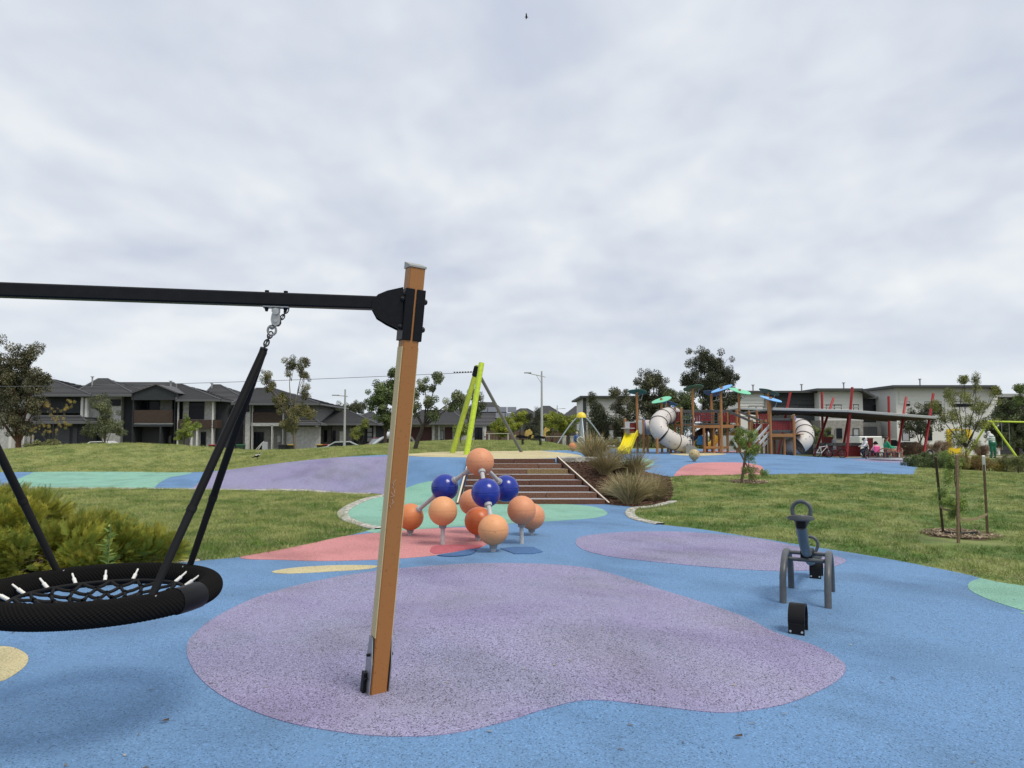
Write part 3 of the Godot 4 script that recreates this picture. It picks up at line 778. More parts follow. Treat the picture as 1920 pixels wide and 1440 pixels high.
func make_molecule() -> void:
	var r := 0.197
	var g5 := Vector3(-0.239, 0, -9.597); var g6 := Vector3(-1.511, 0, -11.096); var g11 := Vector3(0.294, 0, -11.154)
	var c5 := g5 + Vector3(0, 0.282, 0); var c6 := g6 + Vector3(0, 0.282, 0); var c11 := g11 + Vector3(0, 0.282, 0)
	var c1 := Vector3(-0.45, 1.118, -10.45)
	var c3 := Vector3(-0.351, 0.721, -10); var c2 := Vector3(-0.97, 0.739, -10.75); var c4 := Vector3(-0.094, 0.71, -10.95)
	var t := thing("ball_climber", "tall climber of blue and orange balls joined by grey pipes", "climbing frame", g5)
	var blue := mat("ball_blue", Color(0.011, 0.033, 0.32), 0.22, 0.0, "faint", 1.5)
	for q: Array in [[c1, 2], [c5, 1], [c6, 0], [c11, 2]]:
		var b := MB.new()
		plastic_ball(b, q[0], r)
		mi(t, "orange_ball", b, orange(q[1]))
	for q: Vector3 in [c2, c3, c4]:
		var b := MB.new()
		plastic_ball(b, q, r)
		mi(t, "blue_ball", b, blue)
	for q: Array in [[c1, c2], [c1, c3], [c1, c4], [c3, c5], [c2, c6], [c4, c11]]: pipe(t, q[0], q[1], r)
	stem(t, c5, r, g5); stem(t, c6, r, g6); stem(t, c11, r, g11)
	for q: Array in [[Vector3(-0.94, 0, -10.145), 0.465, 1, "pale orange stepping ball on a tall stem, left of the blue balls"], [Vector3(0.132, 0, -10.292), 0.462, 2, "faded orange stepping ball on a tall stem, right of the blue balls"], [Vector3(-0.474, 0, -10.547), 0.285, 3, "deep orange low stepping ball directly behind the front ball"], [Vector3(-0.606, 0, -11.333), 0.475, 2, "orange stepping ball behind the climber, next to the steps"]]:
		var g: Vector3 = q[0]
		var s := thing("stepping_ball", q[3], "stepping ball", g, "orange stepping balls round the climber")
		var o := g + Vector3(0, q[1], 0)
		var b := MB.new()
		plastic_ball(b, o, r)
		mi(s, "ball", b, orange(q[2]))
		stem(s, o, r, g)
	for q: Array in [[Vector3(6.766, 0.493, -27.553), 0.20, "cream", "cream pear-shaped bouncing ball on the blue rubber"], [Vector3(2.247, 0.871, -27.428), 0.145, "orange", "orange pear-shaped ball in front of the grey spinner"]]:
		var g: Vector3 = q[0]
		var s := thing("balance_ball", q[3], "play ball", g, "pear-shaped balls on the far rubber")
		var k: float = q[1] / 0.2
		var o := g + Vector3(0, 0.27 * k, 0)
		var pr: Array = [Vector2(0.03, -0.29) * k, Vector2(0.035, -0.25) * k]
		for i in 20:
			var a := -1.05 + (PI / 2 + 1.05) * i / 19
			pr.append(Vector2(maxf(cos(a), 0.001) * q[1], sin(a) * q[1]))
		var b := MB.new()
		b.lathe(pr, Transform3D(Basis(), o), 24)
		mi(s, "ball", b, mat("ball_cream", Color(0.68, 0.55, 0.28), 0.5, 0.0, "blotch", 2.0) if q[2] == "cream" else orange(0))
		b = MB.new()
		b.tube([g + Vector3(0, -0.03, 0), g + Vector3(0, 0.03, 0)], [0.06, 0.045], 10)
		mi(s, "foot", b, mat("grey_collar", Color(0.22, 0.23, 0.24), 0.5))

func loop_handle(b: MB, o: Vector3, up: Vector3, side: Vector3, h: float, w: float, r: float) -> void:
	var p: Array = []
	for k in 15:
		var a := -0.5 * PI + 0.42 + (TAU - 0.84) * k / 14
		var ww := w * (0.45 + 0.55 * clampf((sin(a) + 1.0) * 0.62, 0.0, 1.0))
		p.append(o + up * (h * 0.5 + sin(a) * h * 0.5) + side * cos(a) * ww * 0.5)
	b.tube(p, r, 10)
func make_seesaw() -> void:
	var grey := mat("seesaw_grey", Color(0.085, 0.095, 0.105), 0.42, 0.0, "faint", 2.0)
	var slate := mat("seesaw_slate", Color(0.085, 0.105, 0.12), 0.4, 0.0, "faint", 2.0)
	var fl := Vector3(2.389, 0.013, -6.634); var fr := Vector3(2.71, 0.009, -6.452); var bl := Vector3(2.73, 0.003, -7.341); var br := Vector3(3.054, 0.002, -7.174)
	var t := thing("seesaw", "grey steel seesaw with loop handles between two arched side frames", "seesaw", (fl + br) / 2)
	var tops: Array = []
	for q: Array in [[fl, bl], [fr, br]]:
		var a: Vector3 = q[0]; var e: Vector3 = q[1]
		var p: Array = [a + Vector3(0, -0.05, 0)]
		for k in 13:
			var s := k / 12.0
			p.append(a.lerp(e, 0.06 + 0.88 * s) + Vector3(0, 0.41 * pow(sin(PI * clampf(0.10 + 0.8 * s, 0, 1)), 0.5), 0))
		p.append(e + Vector3(0, -0.05, 0))
		var b := MB.new()
		b.tube(p, 0.030, 14)
		mi(t, "arch", b, grey)
		tops.append((a + e) / 2)
	var m0: Vector3 = tops[0]; var m1: Vector3 = tops[1]
	var ax := (m1 - m0).normalized()
	var al := Vector3(ax.z, 0, -ax.x) # along the beam, away from the camera
	if al.z > 0: al = -al
	for s: float in [-1.0, 1.0]:
		var b := MB.new()
		var y := Vector3(0, 0.385 if s > 0 else 0.36, 0)
		b.tube([m0 + y + al * s * 0.10, m0 + y + al * s * 0.12 + ax * 0.05, m1 + y + al * s * 0.12 - ax * 0.05, m1 + y + al * s * 0.10], 0.018, 10)
		mi(t, "cross_bar", b, grey)
	var mid := (m0 + m1) / 2 + Vector3(0, 0.40, 0)
	var near := Vector3(2.263, 0.792, -5.85)
	var dirn := (near - mid)
	var far := mid - dirn * 1.0 + Vector3(0, 0.14, 0)
	var b2 := MB.new()
	var bp: Array = []
	for k in 9:
		var s := k / 8.0
		bp.append(near.lerp(mid, s) + Vector3(0, -0.05 * sin(PI * s), 0))
	for k in 8:
		var s := (k + 1) / 8.0
		bp.append(mid.lerp(far, s) + Vector3(0, -0.03 * sin(PI * s), 0))
	b2.tube(bp, 0.042, 14)
	mi(t, "beam", b2, slate)
	for q: Array in [[near, 1.0], [far, 0.95]]:
		var o: Vector3 = q[0]
		var d := dirn.normalized() * (1.0 if o == near else -1.0)
		b2 = MB.new()
		b2.ball(o + Vector3(0, 0.052, 0) + d * 0.02, 0.105, 24, Vector3(1, 0.22, 1))
		var seat := mi(t, "seat", b2, grey)
		b2 = MB.new()
		b2.tube([o + Vector3(0, -0.02, 0), o + Vector3(0, 0.04, 0)], [0.034, 0.04], 12)
		mi(seat, "seat_mount", b2, black_steel())
		b2 = MB.new()
		loop_handle(b2, o - d * 0.16 + Vector3(0, 0.02, 0), Vector3.UP, ax, 0.205, 0.165, 0.0165)
		mi(t, "handle", b2, grey)
	b2 = MB.new()
	b2.box(Transform3D(Basis(ax, Vector3.UP, -al), mid), Vector3(0.1, 0.09, 0.2), 0.01)
	mi(t, "pivot_block", b2, black_steel())
	var bi := 0
	for q: Array in [[Vector3(2.124, 0.036, -5.596), "black buffer loop nearest the camera, in front of the grey seesaw", 0.215], [Vector3(3.203, 0, -7.895), "black buffer loop under the far low end of the seesaw", 0.2]]:
		var g: Vector3 = q[0]
		var s := thing("seesaw_buffer", q[1], "buffer", g, "black seesaw buffers")
		var p: Array = []
		var w := 0.115
		var rr := 0.105
		b2 = MB.new()
		var prev_o: Vector3; var prev_i: Vector3
		for k in 25: # a band of belting bent into an upright loop
			var a := -0.42 + (PI + 0.84) * k / 24
			var po := g + al * -cos(a) * rr + Vector3(0, (q[2] - rr) + sin(a) * rr, 0)
			var pi := g + al * -cos(a) * (rr - 0.014) + Vector3(0, (q[2] - rr) + sin(a) * (rr - 0.014), 0)
			if k > 0:
				b2.quad(prev_o - ax * w / 2, prev_o + ax * w / 2, po + ax * w / 2, po - ax * w / 2)
				b2.quad(prev_i + ax * w / 2, prev_i - ax * w / 2, pi - ax * w / 2, pi + ax * w / 2)
				b2.quad(prev_o + ax * w / 2, prev_i + ax * w / 2, pi + ax * w / 2, po + ax * w / 2)
				b2.quad(prev_i - ax * w / 2, prev_o - ax * w / 2, po - ax * w / 2, pi - ax * w / 2)
			prev_o = po; prev_i = pi
		mi(s, "belt_loop", b2, mat("belt", Color(0.013, 0.013, 0.014), 0.4))
		b2 = MB.new()
		b2.box(Transform3D(Basis(ax, Vector3.UP, -al), g + Vector3(0, 0.03, 0) - al * 0.099), Vector3(w * 0.98, 0.11, 0.012), 0.002)
		b2.box(Transform3D(Basis(ax, Vector3.UP, -al), g + Vector3(0, 0.03, 0) + al * 0.099), Vector3(w * 0.98, 0.11, 0.012), 0.002)
		var pl := mi(s, "anchor_plate", b2, mat("belt", Color(0.013, 0.013, 0.014), 0.4))
		for k: float in [-0.04, 0.04]:
			b2 = MB.new()
			b2.tube([g + ax * k + Vector3(0, 0.03, 0) - al * 0.105, g + ax * k + Vector3(0, 0.03, 0) - al * 0.113], 0.008, 8)
			mi(pl, "bolt", b2, mat("bright_steel", Color(0.7, 0.7, 0.7), 0.3, 0.6))

func make_steps() -> void:
	var t := thing("timber_steps", "flight of eight dark timber steps up the bank with blue rubber treads", "steps", on(0.45, -16.05))
	var wood: Array = []
	for q: Array in [["sleeper_a", Color(0.25, 0.11, 0.066)], ["sleeper_b", Color(0.195, 0.085, 0.053)], ["sleeper_c", Color(0.30, 0.15, 0.092)], ["sleeper_new", Color(0.40, 0.27, 0.12)]]:
		var m := mat(q[0], q[1], 0.85, 0.0, "grain", 1.0, "bump_mid", 0.4)
		m.uv1_scale = Vector3(0.5, 3.0, 3.0)
		wood.append(m)
	for k in 8:
		var z := -16.05 - k * 0.405
		var y := k * 0.111
		var s := k / 7.0
		var x0 := lerpf(-1.10, -1.02, s)
		var x1 := lerpf(2.0, 1.1, s)
		var j: float = lerpf(x0, x1, [0.44, 0.62, 0.3, 0.55, 0.42, 0.58, 0.75, 0.5][k])
		for h in 2:
			var b := MB.new()
			b.bx(x0 if h == 0 else j + 0.004, y - 0.03, z - 0.075, j - 0.004 if h == 0 else x1, y + 0.111 - 0.004 * ((k + h) % 2), z, 0.006)
			var wi := (k * 2 + h * 3 + k / 3) % 3
			if k == 5 and h == 1: wi = 3
			mi(t, "riser_plank", b, wood[wi])
		var tr := MB.new()
		tr.bx(x0, y + 0.04, z - 0.405, x1, y + 0.104, z - 0.077)
		mi(t, "tread", tr, mat("tread_blue", Color(0.54, 0.59, 0.66), 0.92, 0.0, "crumb_soft", 0.5))
	for q: Array in [[Vector3(2.08, 0.0, -15.98), Vector3(1.16, 0.90, -19.0)], [Vector3(-1.17, 0.0, -15.98), Vector3(-1.08, 0.90, -19.0)]]:
		var b := MB.new()
		b.bar(q[0] + Vector3(0, -0.02, 0), q[1] + Vector3(0, -0.02, 0), 0.045, 0.13, 0.004)
		var sg := mi(t, "stringer", b, wood[1])
		b = MB.new()
		b.bar(q[0] + Vector3(0, 0.05, 0), q[1] + Vector3(0, 0.05, 0), 0.035, 0.008)
		mi(sg, "edge_strip", b, mat("pale_edge", Color(0.60, 0.55, 0.46), 0.8))
	var bb := MB.new()
	bb.bx(1.2, 0.55, -19.05, 2.6, 0.93, -19.45, 0.02)
	var cb := mi(self, "concrete_block", bb, mat("concrete", Color(0.56, 0.54, 0.48), 0.9))
	tag(cb, "low concrete retaining block at the top right of the timber steps", "retaining block")

func blade(b: MB, o: Vector3, dir: Vector3, length: float, w: float, droop: float, segs: int) -> void:
	var p := o
	var d := dir
	var side := d.cross(Vector3(0.31, 0.2, 0.93)).normalized() * w
	for i in segs:
		var q := p + d * (length / segs)
		var k0 := 1.0 - float(i) / segs * 0.6
		var k1 := 1.0 - float(i + 1) / segs * 0.6 if i < segs - 1 else 0.08
		b.quad(p - side * k0, p + side * k0, q + side * k1, q - side * k1)
		p = q
		d = (d + Vector3(dir.x, -0.35, dir.z) * droop).normalized()
func make_tussocks() -> void:
	var base: Array = []
	for s in 3:
		var b := MB.new()
		var r := RandomNumberGenerator.new()
		r.seed = 50 + s
		for i in 620:
			var a := r.randf() * TAU
			var tilt := pow(r.randf(), 0.9) * 0.66
			var o := Vector3(cos(a), 0, sin(a)) * r.randf() * 0.16
			var c := Color(0.21, 0.175, 0.075).lerp(Color(0.46, 0.37, 0.22), r.randf())
			if r.randf() < 0.18: c = Color(0.095, 0.115, 0.035).lerp(Color(0.2, 0.19, 0.07), r.randf())
			b.col = c
			blade(b, o, Vector3(cos(a) * sin(tilt) + r.randf_range(-0.12, 0.12), cos(tilt), sin(a) * sin(tilt) + r.randf_range(-0.12, 0.12)).normalized(), r.randf_range(0.42, 0.86), 0.0065, r.randf_range(0.10, 0.42), 7)
		base.append(b)
	var spots := [[Vector3(2.117, 0.708, -19.4), 1.0, 0.0, "tall dry tussock grass at the top of the mulch bed, beside the steps"], [Vector3(2.714, 0.688, -19.9), 0.95, 1.0, "tussock grass second from the top of the mulch bed"], [Vector3(2.309, 0.539, -18.4), 0.9, 2.0, "arching tussock overhanging the timber steps"], [Vector3(2.496, 0.225, -17), 0.85, 0.4, "grey green tussock in the middle of the mulch bed"], [Vector3(3.027, 0.369, -18.6), 1.02, 1.7, "spiky brown tussock rising highest against the blue rubber"], [Vector3(2.545, 0.077, -15.95), 1.0, 2.7, "big pale tussock at the foot of the mulch bed"], [Vector3(3.178, 0.219, -17.4), 0.95, 0.9, "spreading tussock at the lawn side of the mulch bed"], [Vector3(3.145, 0.095, -16.4), 0.82, 3.6, "straw coloured tussock at the right corner of the mulch bed"]]
	var m := vmat("tussock", Color(1, 1, 1), 0.8)
	m.backlight_enabled = true
	m.backlight = Color(0.12, 0.10, 0.05)
	var i := 0
	for q: Array in spots:
		var g := dropped(q[0], -0.02)
		var t := thing("tussock_grass", q[3], "grass plant", g, "tussock grasses in the mulch bed")
		var src: MB = base[i % 3]
		var b := MB.new()
		var bs: Basis = Basis(Vector3.UP, q[2]) * float(q[1])
		b.v = src.v.duplicate(); b.n = src.n.duplicate(); b.c = src.c.duplicate()
		for k in b.v.size():
			b.v[k] = bs * b.v[k] + g
			b.n[k] = (bs * b.n[k]).normalized()
		mi(t, "leaves", b, m)
		i += 1
	var chip := MB.new()
	chip.box(Transform3D(), Vector3(0.05, 0.008, 0.018), 0.0)
	var cm := vmat("chip", Color(1, 1, 1), 0.9)
	var xs: Array = []
	var cs: Array = []
	rng.seed = 91
	for k in 9000:
		var p := Vector2(rng.randf_range(1.0, 5.0), rng.randf_range(-22.4, -15.2))
		if not Geometry2D.is_point_in_polygon(p, mulch): continue
		xs.append(Transform3D(Basis.from_euler(Vector3(rng.randf_range(-0.6, 0.6), rng.randf() * TAU, rng.randf_range(-0.6, 0.6))) * rng.randf_range(0.7, 1.7), on(p.x, p.y, 0.012)))
		cs.append(Color(0.05, 0.024, 0.015).lerp(Color(0.16, 0.085, 0.05), pow(rng.randf(), 1.5)))
	var o := multi(self, "mulch_chips", chip.mesh(), cm, xs, cs)

func make_litter() -> void: # bits of bark and leaf blown over the rubber
	var b := MB.new()
	b.quad(Vector3(-0.01, 0, -0.004), Vector3(0.012, 0.002, -0.005), Vector3(0.010, 0.003, 0.005), Vector3(-0.008, 0, 0.004))
	var xs: Array = []
	var cs: Array = []
	rng.seed = 64
	for k in 420:
		var d := 2.6 + pow(rng.randf(), 1.2) * 16.0
		var x := rng.randf_range(-0.75, 0.75) * d
		if not Geometry2D.is_point_in_polygon(Vector2(x, -d), rubber): continue
		xs.append(Transform3D(Basis(Vector3.UP, rng.randf() * TAU) * Basis.from_scale(Vector3(rng.randf_range(0.4, 1.5), 1.0, rng.randf_range(0.5, 1.2))), on(x, -d, 0.013)))
		cs.append(Color(0.05, 0.035, 0.025).lerp(Color(0.42, 0.36, 0.27), pow(rng.randf(), 1.6)))
	var o := multi(self, "rubber_litter", b.mesh(), vmat("chip", Color(1, 1, 1), 0.9), xs, cs)
	tag(o, "tiny scattered bits of bark and leaf lying on the rubber", "litter")
var ring_spots := [[6.27, -10.5, 0.55], [6.36, -19.9, 0.55]]
func make_grass() -> void:
	var meshes: Array = []
	for s in 3:
		var b := MB.new()
		var r := RandomNumberGenerator.new()
		r.seed = 20 + s
		for i in 16:
			var a := r.randf() * TAU
			var tilt := r.randf_range(0.15, 0.95)
			b.col = Color(1, 1, 1) * r.randf_range(0.75, 1.15)
			b.col.a = 1.0
			blade(b, Vector3(r.randf_range(-0.07, 0.07), -0.005, r.randf_range(-0.07, 0.07)), Vector3(cos(a) * sin(tilt), cos(tilt), sin(a) * sin(tilt)), r.randf_range(0.035, 0.075), 0.0024, 0.25, 3)
		meshes.append(b.mesh())
	var m := vmat("grass_blade", Color(1, 1, 1), 0.8)
	m.backlight_enabled = true
	m.backlight = Color(0.10, 0.12, 0.03)
	rng.seed = 7
	var xs: Array = [[], [], []]
	var cs: Array = [[], [], []]
	var zones := [[2.2, -6.2, 24.0, -26.0, 46000], [-16.0, -8.6, -2.4, -21.0, 42000], [-30.0, -27.0, -3.0, -40.0, 26000], [-12.0, -22.0, 6.0, -46.0, 22000]]
	for zi in 4:
		var z: Array = zones[zi]
		for k in z[4]:
			var x := rng.randf_range(z[0], z[2])
			var t := rng.randf()
			var zz := lerpf(z[1], z[3], pow(t, 1.35) if zi < 2 else t)
			if absf(x) > -zz * 0.74 + 0.6: continue
			var p := Vector2(x, zz)
			if Geometry2D.is_point_in_polygon(p, rubber) or Geometry2D.is_point_in_polygon(p, mulch): continue
			var skip := false
			for q: Array in ring_spots:
				if Vector2(q[0], q[1]).distance_to(p) < q[2]: skip = true
			if skip: continue
			var c := turf(Vector3(x, 0, zz))
			var lush := fnl.get_noise_2d(x * 24.0 + 7.0, zz * 24.0)
			var sc := rng.randf_range(0.7, 1.1) * (1.0 + 0.75 * lush) * (1.0 if zi < 2 else 0.85)
			if rng.randf() < 0.03: sc *= 1.6
			c = c * rng.randf_range(0.8, 1.3)
			if rng.randf() < 0.25: c = c.lerp(Color(0.45, 0.42, 0.22), 0.6)
			xs[k % 3].append(Transform3D(Basis(Vector3.UP, rng.randf() * TAU) * Basis.from_scale(Vector3(1.2, sc, 1.2) * (1.0 if zi < 2 else 1.5)), on(x, zz)))
			cs[k % 3].append(Color(c.r, c.g, c.b))
	for s in 3: multi(self, numbered("lawn_grass"), meshes[s], m, xs[s], cs[s])

func tpost(t: Node, x: float, z: float, ytop: float, ybot := -9.0) -> void: # round timber post with a metal cap
	var b := MB.new()
	var y0 := H(x, z) - 0.05 if ybot < -5.0 else ybot
	b.tube([Vector3(x, y0, z), Vector3(x, ytop, z)], 0.062, 12)
	var p := mi(t, "post", b, mat("play_timber", Color(0.34, 0.155, 0.055), 0.6, 0.0, "grain", 1.2))
	b = MB.new()
	b.tube([Vector3(x, ytop, z), Vector3(x, ytop + 0.03, z)], [0.066, 0.05], 12)
	mi(p, "post_cap", b, mat("cap_beige", Color(0.42, 0.34, 0.25), 0.6))
func plank_panel(t: Node, nm: String, x0: float, y0: float, x1: float, y1: float, z: float, m: Material) -> void: # upright boards side by side
	var n := maxi(1, int(round((x1 - x0) / 0.13)))
	var w := (x1 - x0) / n
	var g := Node3D.new()
	g.name = nm
	t.add_child(g, true)
	org[g] = org[t]
	for i in n:
		var b := MB.new()
		b.bx(x0 + i * w + 0.006, y0 + 0.01 * (i % 2), z - 0.015, x0 + (i + 1) * w - 0.006, y1 - 0.008 * ((i + 1) % 2), z + 0.015, 0.004)
		mi(g, "board", b, m)
func rail(t: Node, nm: String, a: Vector3, e: Vector3, w: float, h: float, m: Material) -> void:
	var b := MB.new()
	b.bar(a, e, w, h, 0.006)
	mi(t, nm, b, m)
func catmull(p: Array, steps: int) -> Array:
	var c := Curve3D.new()
	for i in p.size():
		var tn: Vector3 = (p[mini(i + 1, p.size() - 1)] - p[maxi(i - 1, 0)]) / 6.0
		c.add_point(p[i], -tn, tn)
	var out: Array = []
	var L := c.get_baked_length()
	for i in steps + 1: out.append(c.sample_baked(L * i / steps, true))
	return out
func tube_slide(t: Node, pts: Array, r: float, nsec: int) -> void:
	var per := 6
	var c := catmull(pts, nsec * per)
	var shell := mat("tube_shell", Color(0.54, 0.51, 0.49), 0.5, 0.0, "scuff", 0.5)
	for s in nsec:
		var b := MB.new()
		var seg: Array = c.slice(s * per, s * per + per + 1)
		b.tube(seg, r, 24, false)
		var sec := mi(t, "tube_section", b, shell)
		b = MB.new() # bolted flange
		var d: Vector3 = (seg[1] - seg[0]).normalized()
		b.tube([seg[0] - d * 0.012, seg[0] + d * 0.012], r + 0.035, 24, false)
		b.tube([seg[0] - d * 0.013, seg[0] - d * 0.0125], [r - 0.01, r + 0.035], 24, false)
		b.tube([seg[0] + d * 0.0125, seg[0] + d * 0.013], [r + 0.035, r - 0.01], 24, false)
		mi(sec, "flange", b, mat("flange_dark", Color(0.075, 0.065, 0.065), 0.6))
	var bl := MB.new() # bolts along the moulding seam
	var sd := Vector3(0, 0, 1)
	for i in range(0, c.size() - 1, 2):
		var d: Vector3 = (c[i + 1] - c[i]).normalized()
		var side := d.cross(Vector3.UP).normalized()
		if side.z < 0: side = -side
		for k: float in [0.55, -0.75]:
			bl.ball(c[i] + (side * cos(k) + d.cross(side).normalized() * sin(k)) * (r + 0.012), 0.022, 6)
	mi(t, "seam_bolts", bl, mat("flange_dark", Color(0.075, 0.065, 0.065), 0.6))
func leaf_roof(t: Node, o: Vector3, lng: float, wid: float, yaw: float, roll: float, pitch: float, m: Material) -> void:
	var poly := PackedVector2Array()
	for k in 28:
		var a := TAU * k / 28
		var wob := 1.0 + 0.10 * sin(3.0 * a + 0.6)
		poly.append(Vector2(cos(a) * lng * 0.5, sin(a) * wid * 0.5 * wob + 0.06 * wid * sin(2.0 * a)))
	var bs := Basis(Vector3.UP, yaw) * Basis(Vector3(0, 0, 1), roll) * Basis(Vector3(1, 0, 0), pitch)
	var b := MB.new()
	b.prism(poly, -0.012, 0.012, Transform3D(bs * Basis(Vector3(1, 0, 0), -PI / 2), o))
	var l := mi(t, "leaf_roof", b, m)
	b = MB.new()
	b.tube([o - Vector3(0, 0.06, 0), o + Vector3(0, 0.1, 0)], 0.064, 10)
	mi(l, "post_tip", b, mat("play_timber", Color(0.34, 0.155, 0.055), 0.6))
	b = MB.new()
	b.tube([o + Vector3(0.06, -0.42, 0), o + Vector3(0.2, -0.4, 0), o + bs * Vector3(lng * 0.3, -0.02, 0)], 0.016, 6)
	mi(l, "brace", b, steel())

func make_tower() -> void:
	var t := thing("play_tower", "timber play structure with tube slides, rope bridge, red panels and leaf roofs", "play structure", Vector3(10.236, 0.6, -36))
	var red := mat("panel_red", Color(0.20, 0.012, 0.014), 0.6, 0.0, "faint", 2.0)
	var gray := mat("rail_grey", Color(0.115, 0.12, 0.125), 0.6, 0.0, "grain", 1.0)
	var pale := mat("panel_pale", Color(0.38, 0.40, 0.42), 0.55)
	var tim := mat("play_timber", Color(0.34, 0.155, 0.055), 0.6)
	var dkg := mat("leaf_dark_green", Color(0.02, 0.115, 0.075), 0.5)
	var ltg := mat("leaf_mint", Color(0.17, 0.56, 0.36), 0.5)
	var dkb := mat("leaf_navy", Color(0.03, 0.085, 0.19), 0.5)
	var ltb := mat("leaf_sky", Color(0.17, 0.42, 0.80), 0.5)
	# left platform with the yellow slide
	for q: Array in [[5.57, -36.5, 2.288], [6.343, -37.5, 3.581], [6.401, -36.0, 2.225], [6.014, -38.5, 2.192], [6.948, -38.0, 2.183]]: tpost(t, q[0], q[1], q[2])
	rail(t, "platform_beam", Vector3(5.57, 1.552, -36.5), Vector3(6.401, 1.552, -36), 0.1, 0.12, tim)
	rail(t, "deck", Vector3(5.789, 1.607, -37.4), Vector3(6.696, 1.607, -37.2), 1.6, 0.05, tim)
	plank_panel(t, "red_panel", 5.954, 1.662, 6.333, 2.095, -37.6, red)
	rail(t, "top_rail", Vector3(5.744, 2.122, -37.6), Vector3(6.395, 2.122, -37.6), 0.08, 0.06, pale)
	rail(t, "slide_cheek", Vector3(5.647, 1.813, -36.3), Vector3(5.59, 1.807, -35.6), 0.62, 0.04, pale)
	for q: float in [1176.0, 1201.0]:
		var b := MB.new()
		var o := Vector3(5.601, 1.81, -36) if q < 1190.0 else Vector3(6.249, 1.81, -36)
		b.prism(PackedVector2Array([Vector2(-0.11, 0.32), Vector2(0.13, 0.32), Vector2(0.10, -0.2), Vector2(0.02, -0.32), Vector2(-0.09, -0.2)]), -0.02, 0.02, Transform3D(Basis(), o))
		mi(t, "side_panel", b, pale)
	var yel := mat("slide_yellow", Color(0.78, 0.66, 0.02), 0.35)
	var a0 := Vector3(5.916, 1.578, -36.2)
	var a1 := Vector3(5.149, 0.855, -34.6)
	a1.y = H(a1.x, a1.z) + 0.02
	var prof: Array = []
	for k in 13:
		var s := k / 12.0
		var y := lerpf(a0.y, a1.y + 0.12, ss(0.0, 0.92, s)) if s < 0.92 else a1.y + 0.12
		prof.append(Vector3(lerpf(a0.x, a1.x, s), y, lerpf(a0.z, a1.z, s)))
	var dirs := Vector3(a1.x - a0.x, 0, a1.z - a0.z).normalized()
	var sd := Vector3(-dirs.z, 0, dirs.x)
	var b0 := MB.new()
	for k in 12: # chute with raised sides
		var cs := [[-0.27, 0.15], [-0.23, 0.15], [-0.2, 0.0], [0.2, 0.0], [0.23, 0.15], [0.27, 0.15], [0.27, -0.13], [-0.27, -0.13]]
		for j in 8:
			var u: Array = cs[j]; var w: Array = cs[(j + 1) % 8]
			b0.quad(prof[k] + sd * u[0] + Vector3(0, u[1], 0), prof[k + 1] + sd * u[0] + Vector3(0, u[1], 0), prof[k + 1] + sd * w[0] + Vector3(0, w[1], 0), prof[k] + sd * w[0] + Vector3(0, w[1], 0))
	for k: int in [0, 12]:
		var e: Vector3 = prof[k]
		b0.quad(e + sd * -0.27 + Vector3(0, -0.13, 0), e + sd * 0.27 + Vector3(0, -0.13, 0), e + sd * 0.2, e - sd * 0.2)
		b0.quad(e - sd * 0.2, e - sd * 0.27 + Vector3(0, -0.13, 0), e - sd * 0.27 + Vector3(0, 0.15, 0), e - sd * 0.23 + Vector3(0, 0.15, 0))
		b0.quad(e + sd * 0.2, e + sd * 0.27 + Vector3(0, -0.13, 0), e + sd * 0.27 + Vector3(0, 0.15, 0), e + sd * 0.23 + Vector3(0, 0.15, 0))
	mi(t, "yellow_slide", b0, yel)
	# crawl tube and the big spiral slide
	tube_slide(t, [Vector3(6.547, 1.87, -36.8), Vector3(6.892, 1.87, -36.8), Vector3(7.396, 1.874, -37.2)], 0.36, 2)
	tube_slide(t, [Vector3(8.155, 2.463, -37.2), Vector3(7.611, 2.416, -36.4), Vector3(7.061, 2.138, -35.5), Vector3(6.956, 1.701, -35), Vector3(7.354, 1.349, -35), Vector3(7.871, 1.12, -35.3), Vector3(8.346, 1.04, -35.6)], 0.41, 6)
	var blue := mat("ring_blue", Color(0.035, 0.135, 0.45), 0.4)
	for q: Array in [[Vector3(8.155, 2.463, -37.2), Vector3(1, 0.05, 0.35), 0.50], [Vector3(6.53, 1.896, -36.7), Vector3(1, 0, 0), 0.42], [Vector3(14.306, 1.93, -37.4), Vector3(1, 0, 0.3), 0.50]]:
		var b := MB.new()
		var d: Vector3 = q[1].normalized() * 0.03
		var c: Vector3 = q[0]
		b.tube([c - d, c + d], q[2], 20, true)
		mi(t, "entry_ring", b, blue)
	var b1 := MB.new() # flat grey fins at the slide's mouth
	b1.prism(PackedVector2Array([Vector2(-0.28, -0.45), Vector2(0.24, -0.45), Vector2(0.24, -0.02), Vector2(0.12, 0.08), Vector2(-0.28, 0.1)]), -0.02, 0.02, Transform3D(Basis(), Vector3(8.456, 0.899, -34.9)))
	mi(t, "exit_fin", b1, mat("fin_grey", Color(0.21, 0.22, 0.22), 0.6))
	b1 = MB.new()
	b1.prism(PackedVector2Array([Vector2(-0.28, -0.45), Vector2(0.24, -0.45), Vector2(0.24, -0.02), Vector2(0.12, 0.08), Vector2(-0.28, 0.1)]), -0.02, 0.02, Transform3D(Basis(), Vector3(8.673, 0.908, -35.9)))
	mi(t, "exit_fin", b1, mat("fin_grey", Color(0.21, 0.22, 0.22), 0.6))
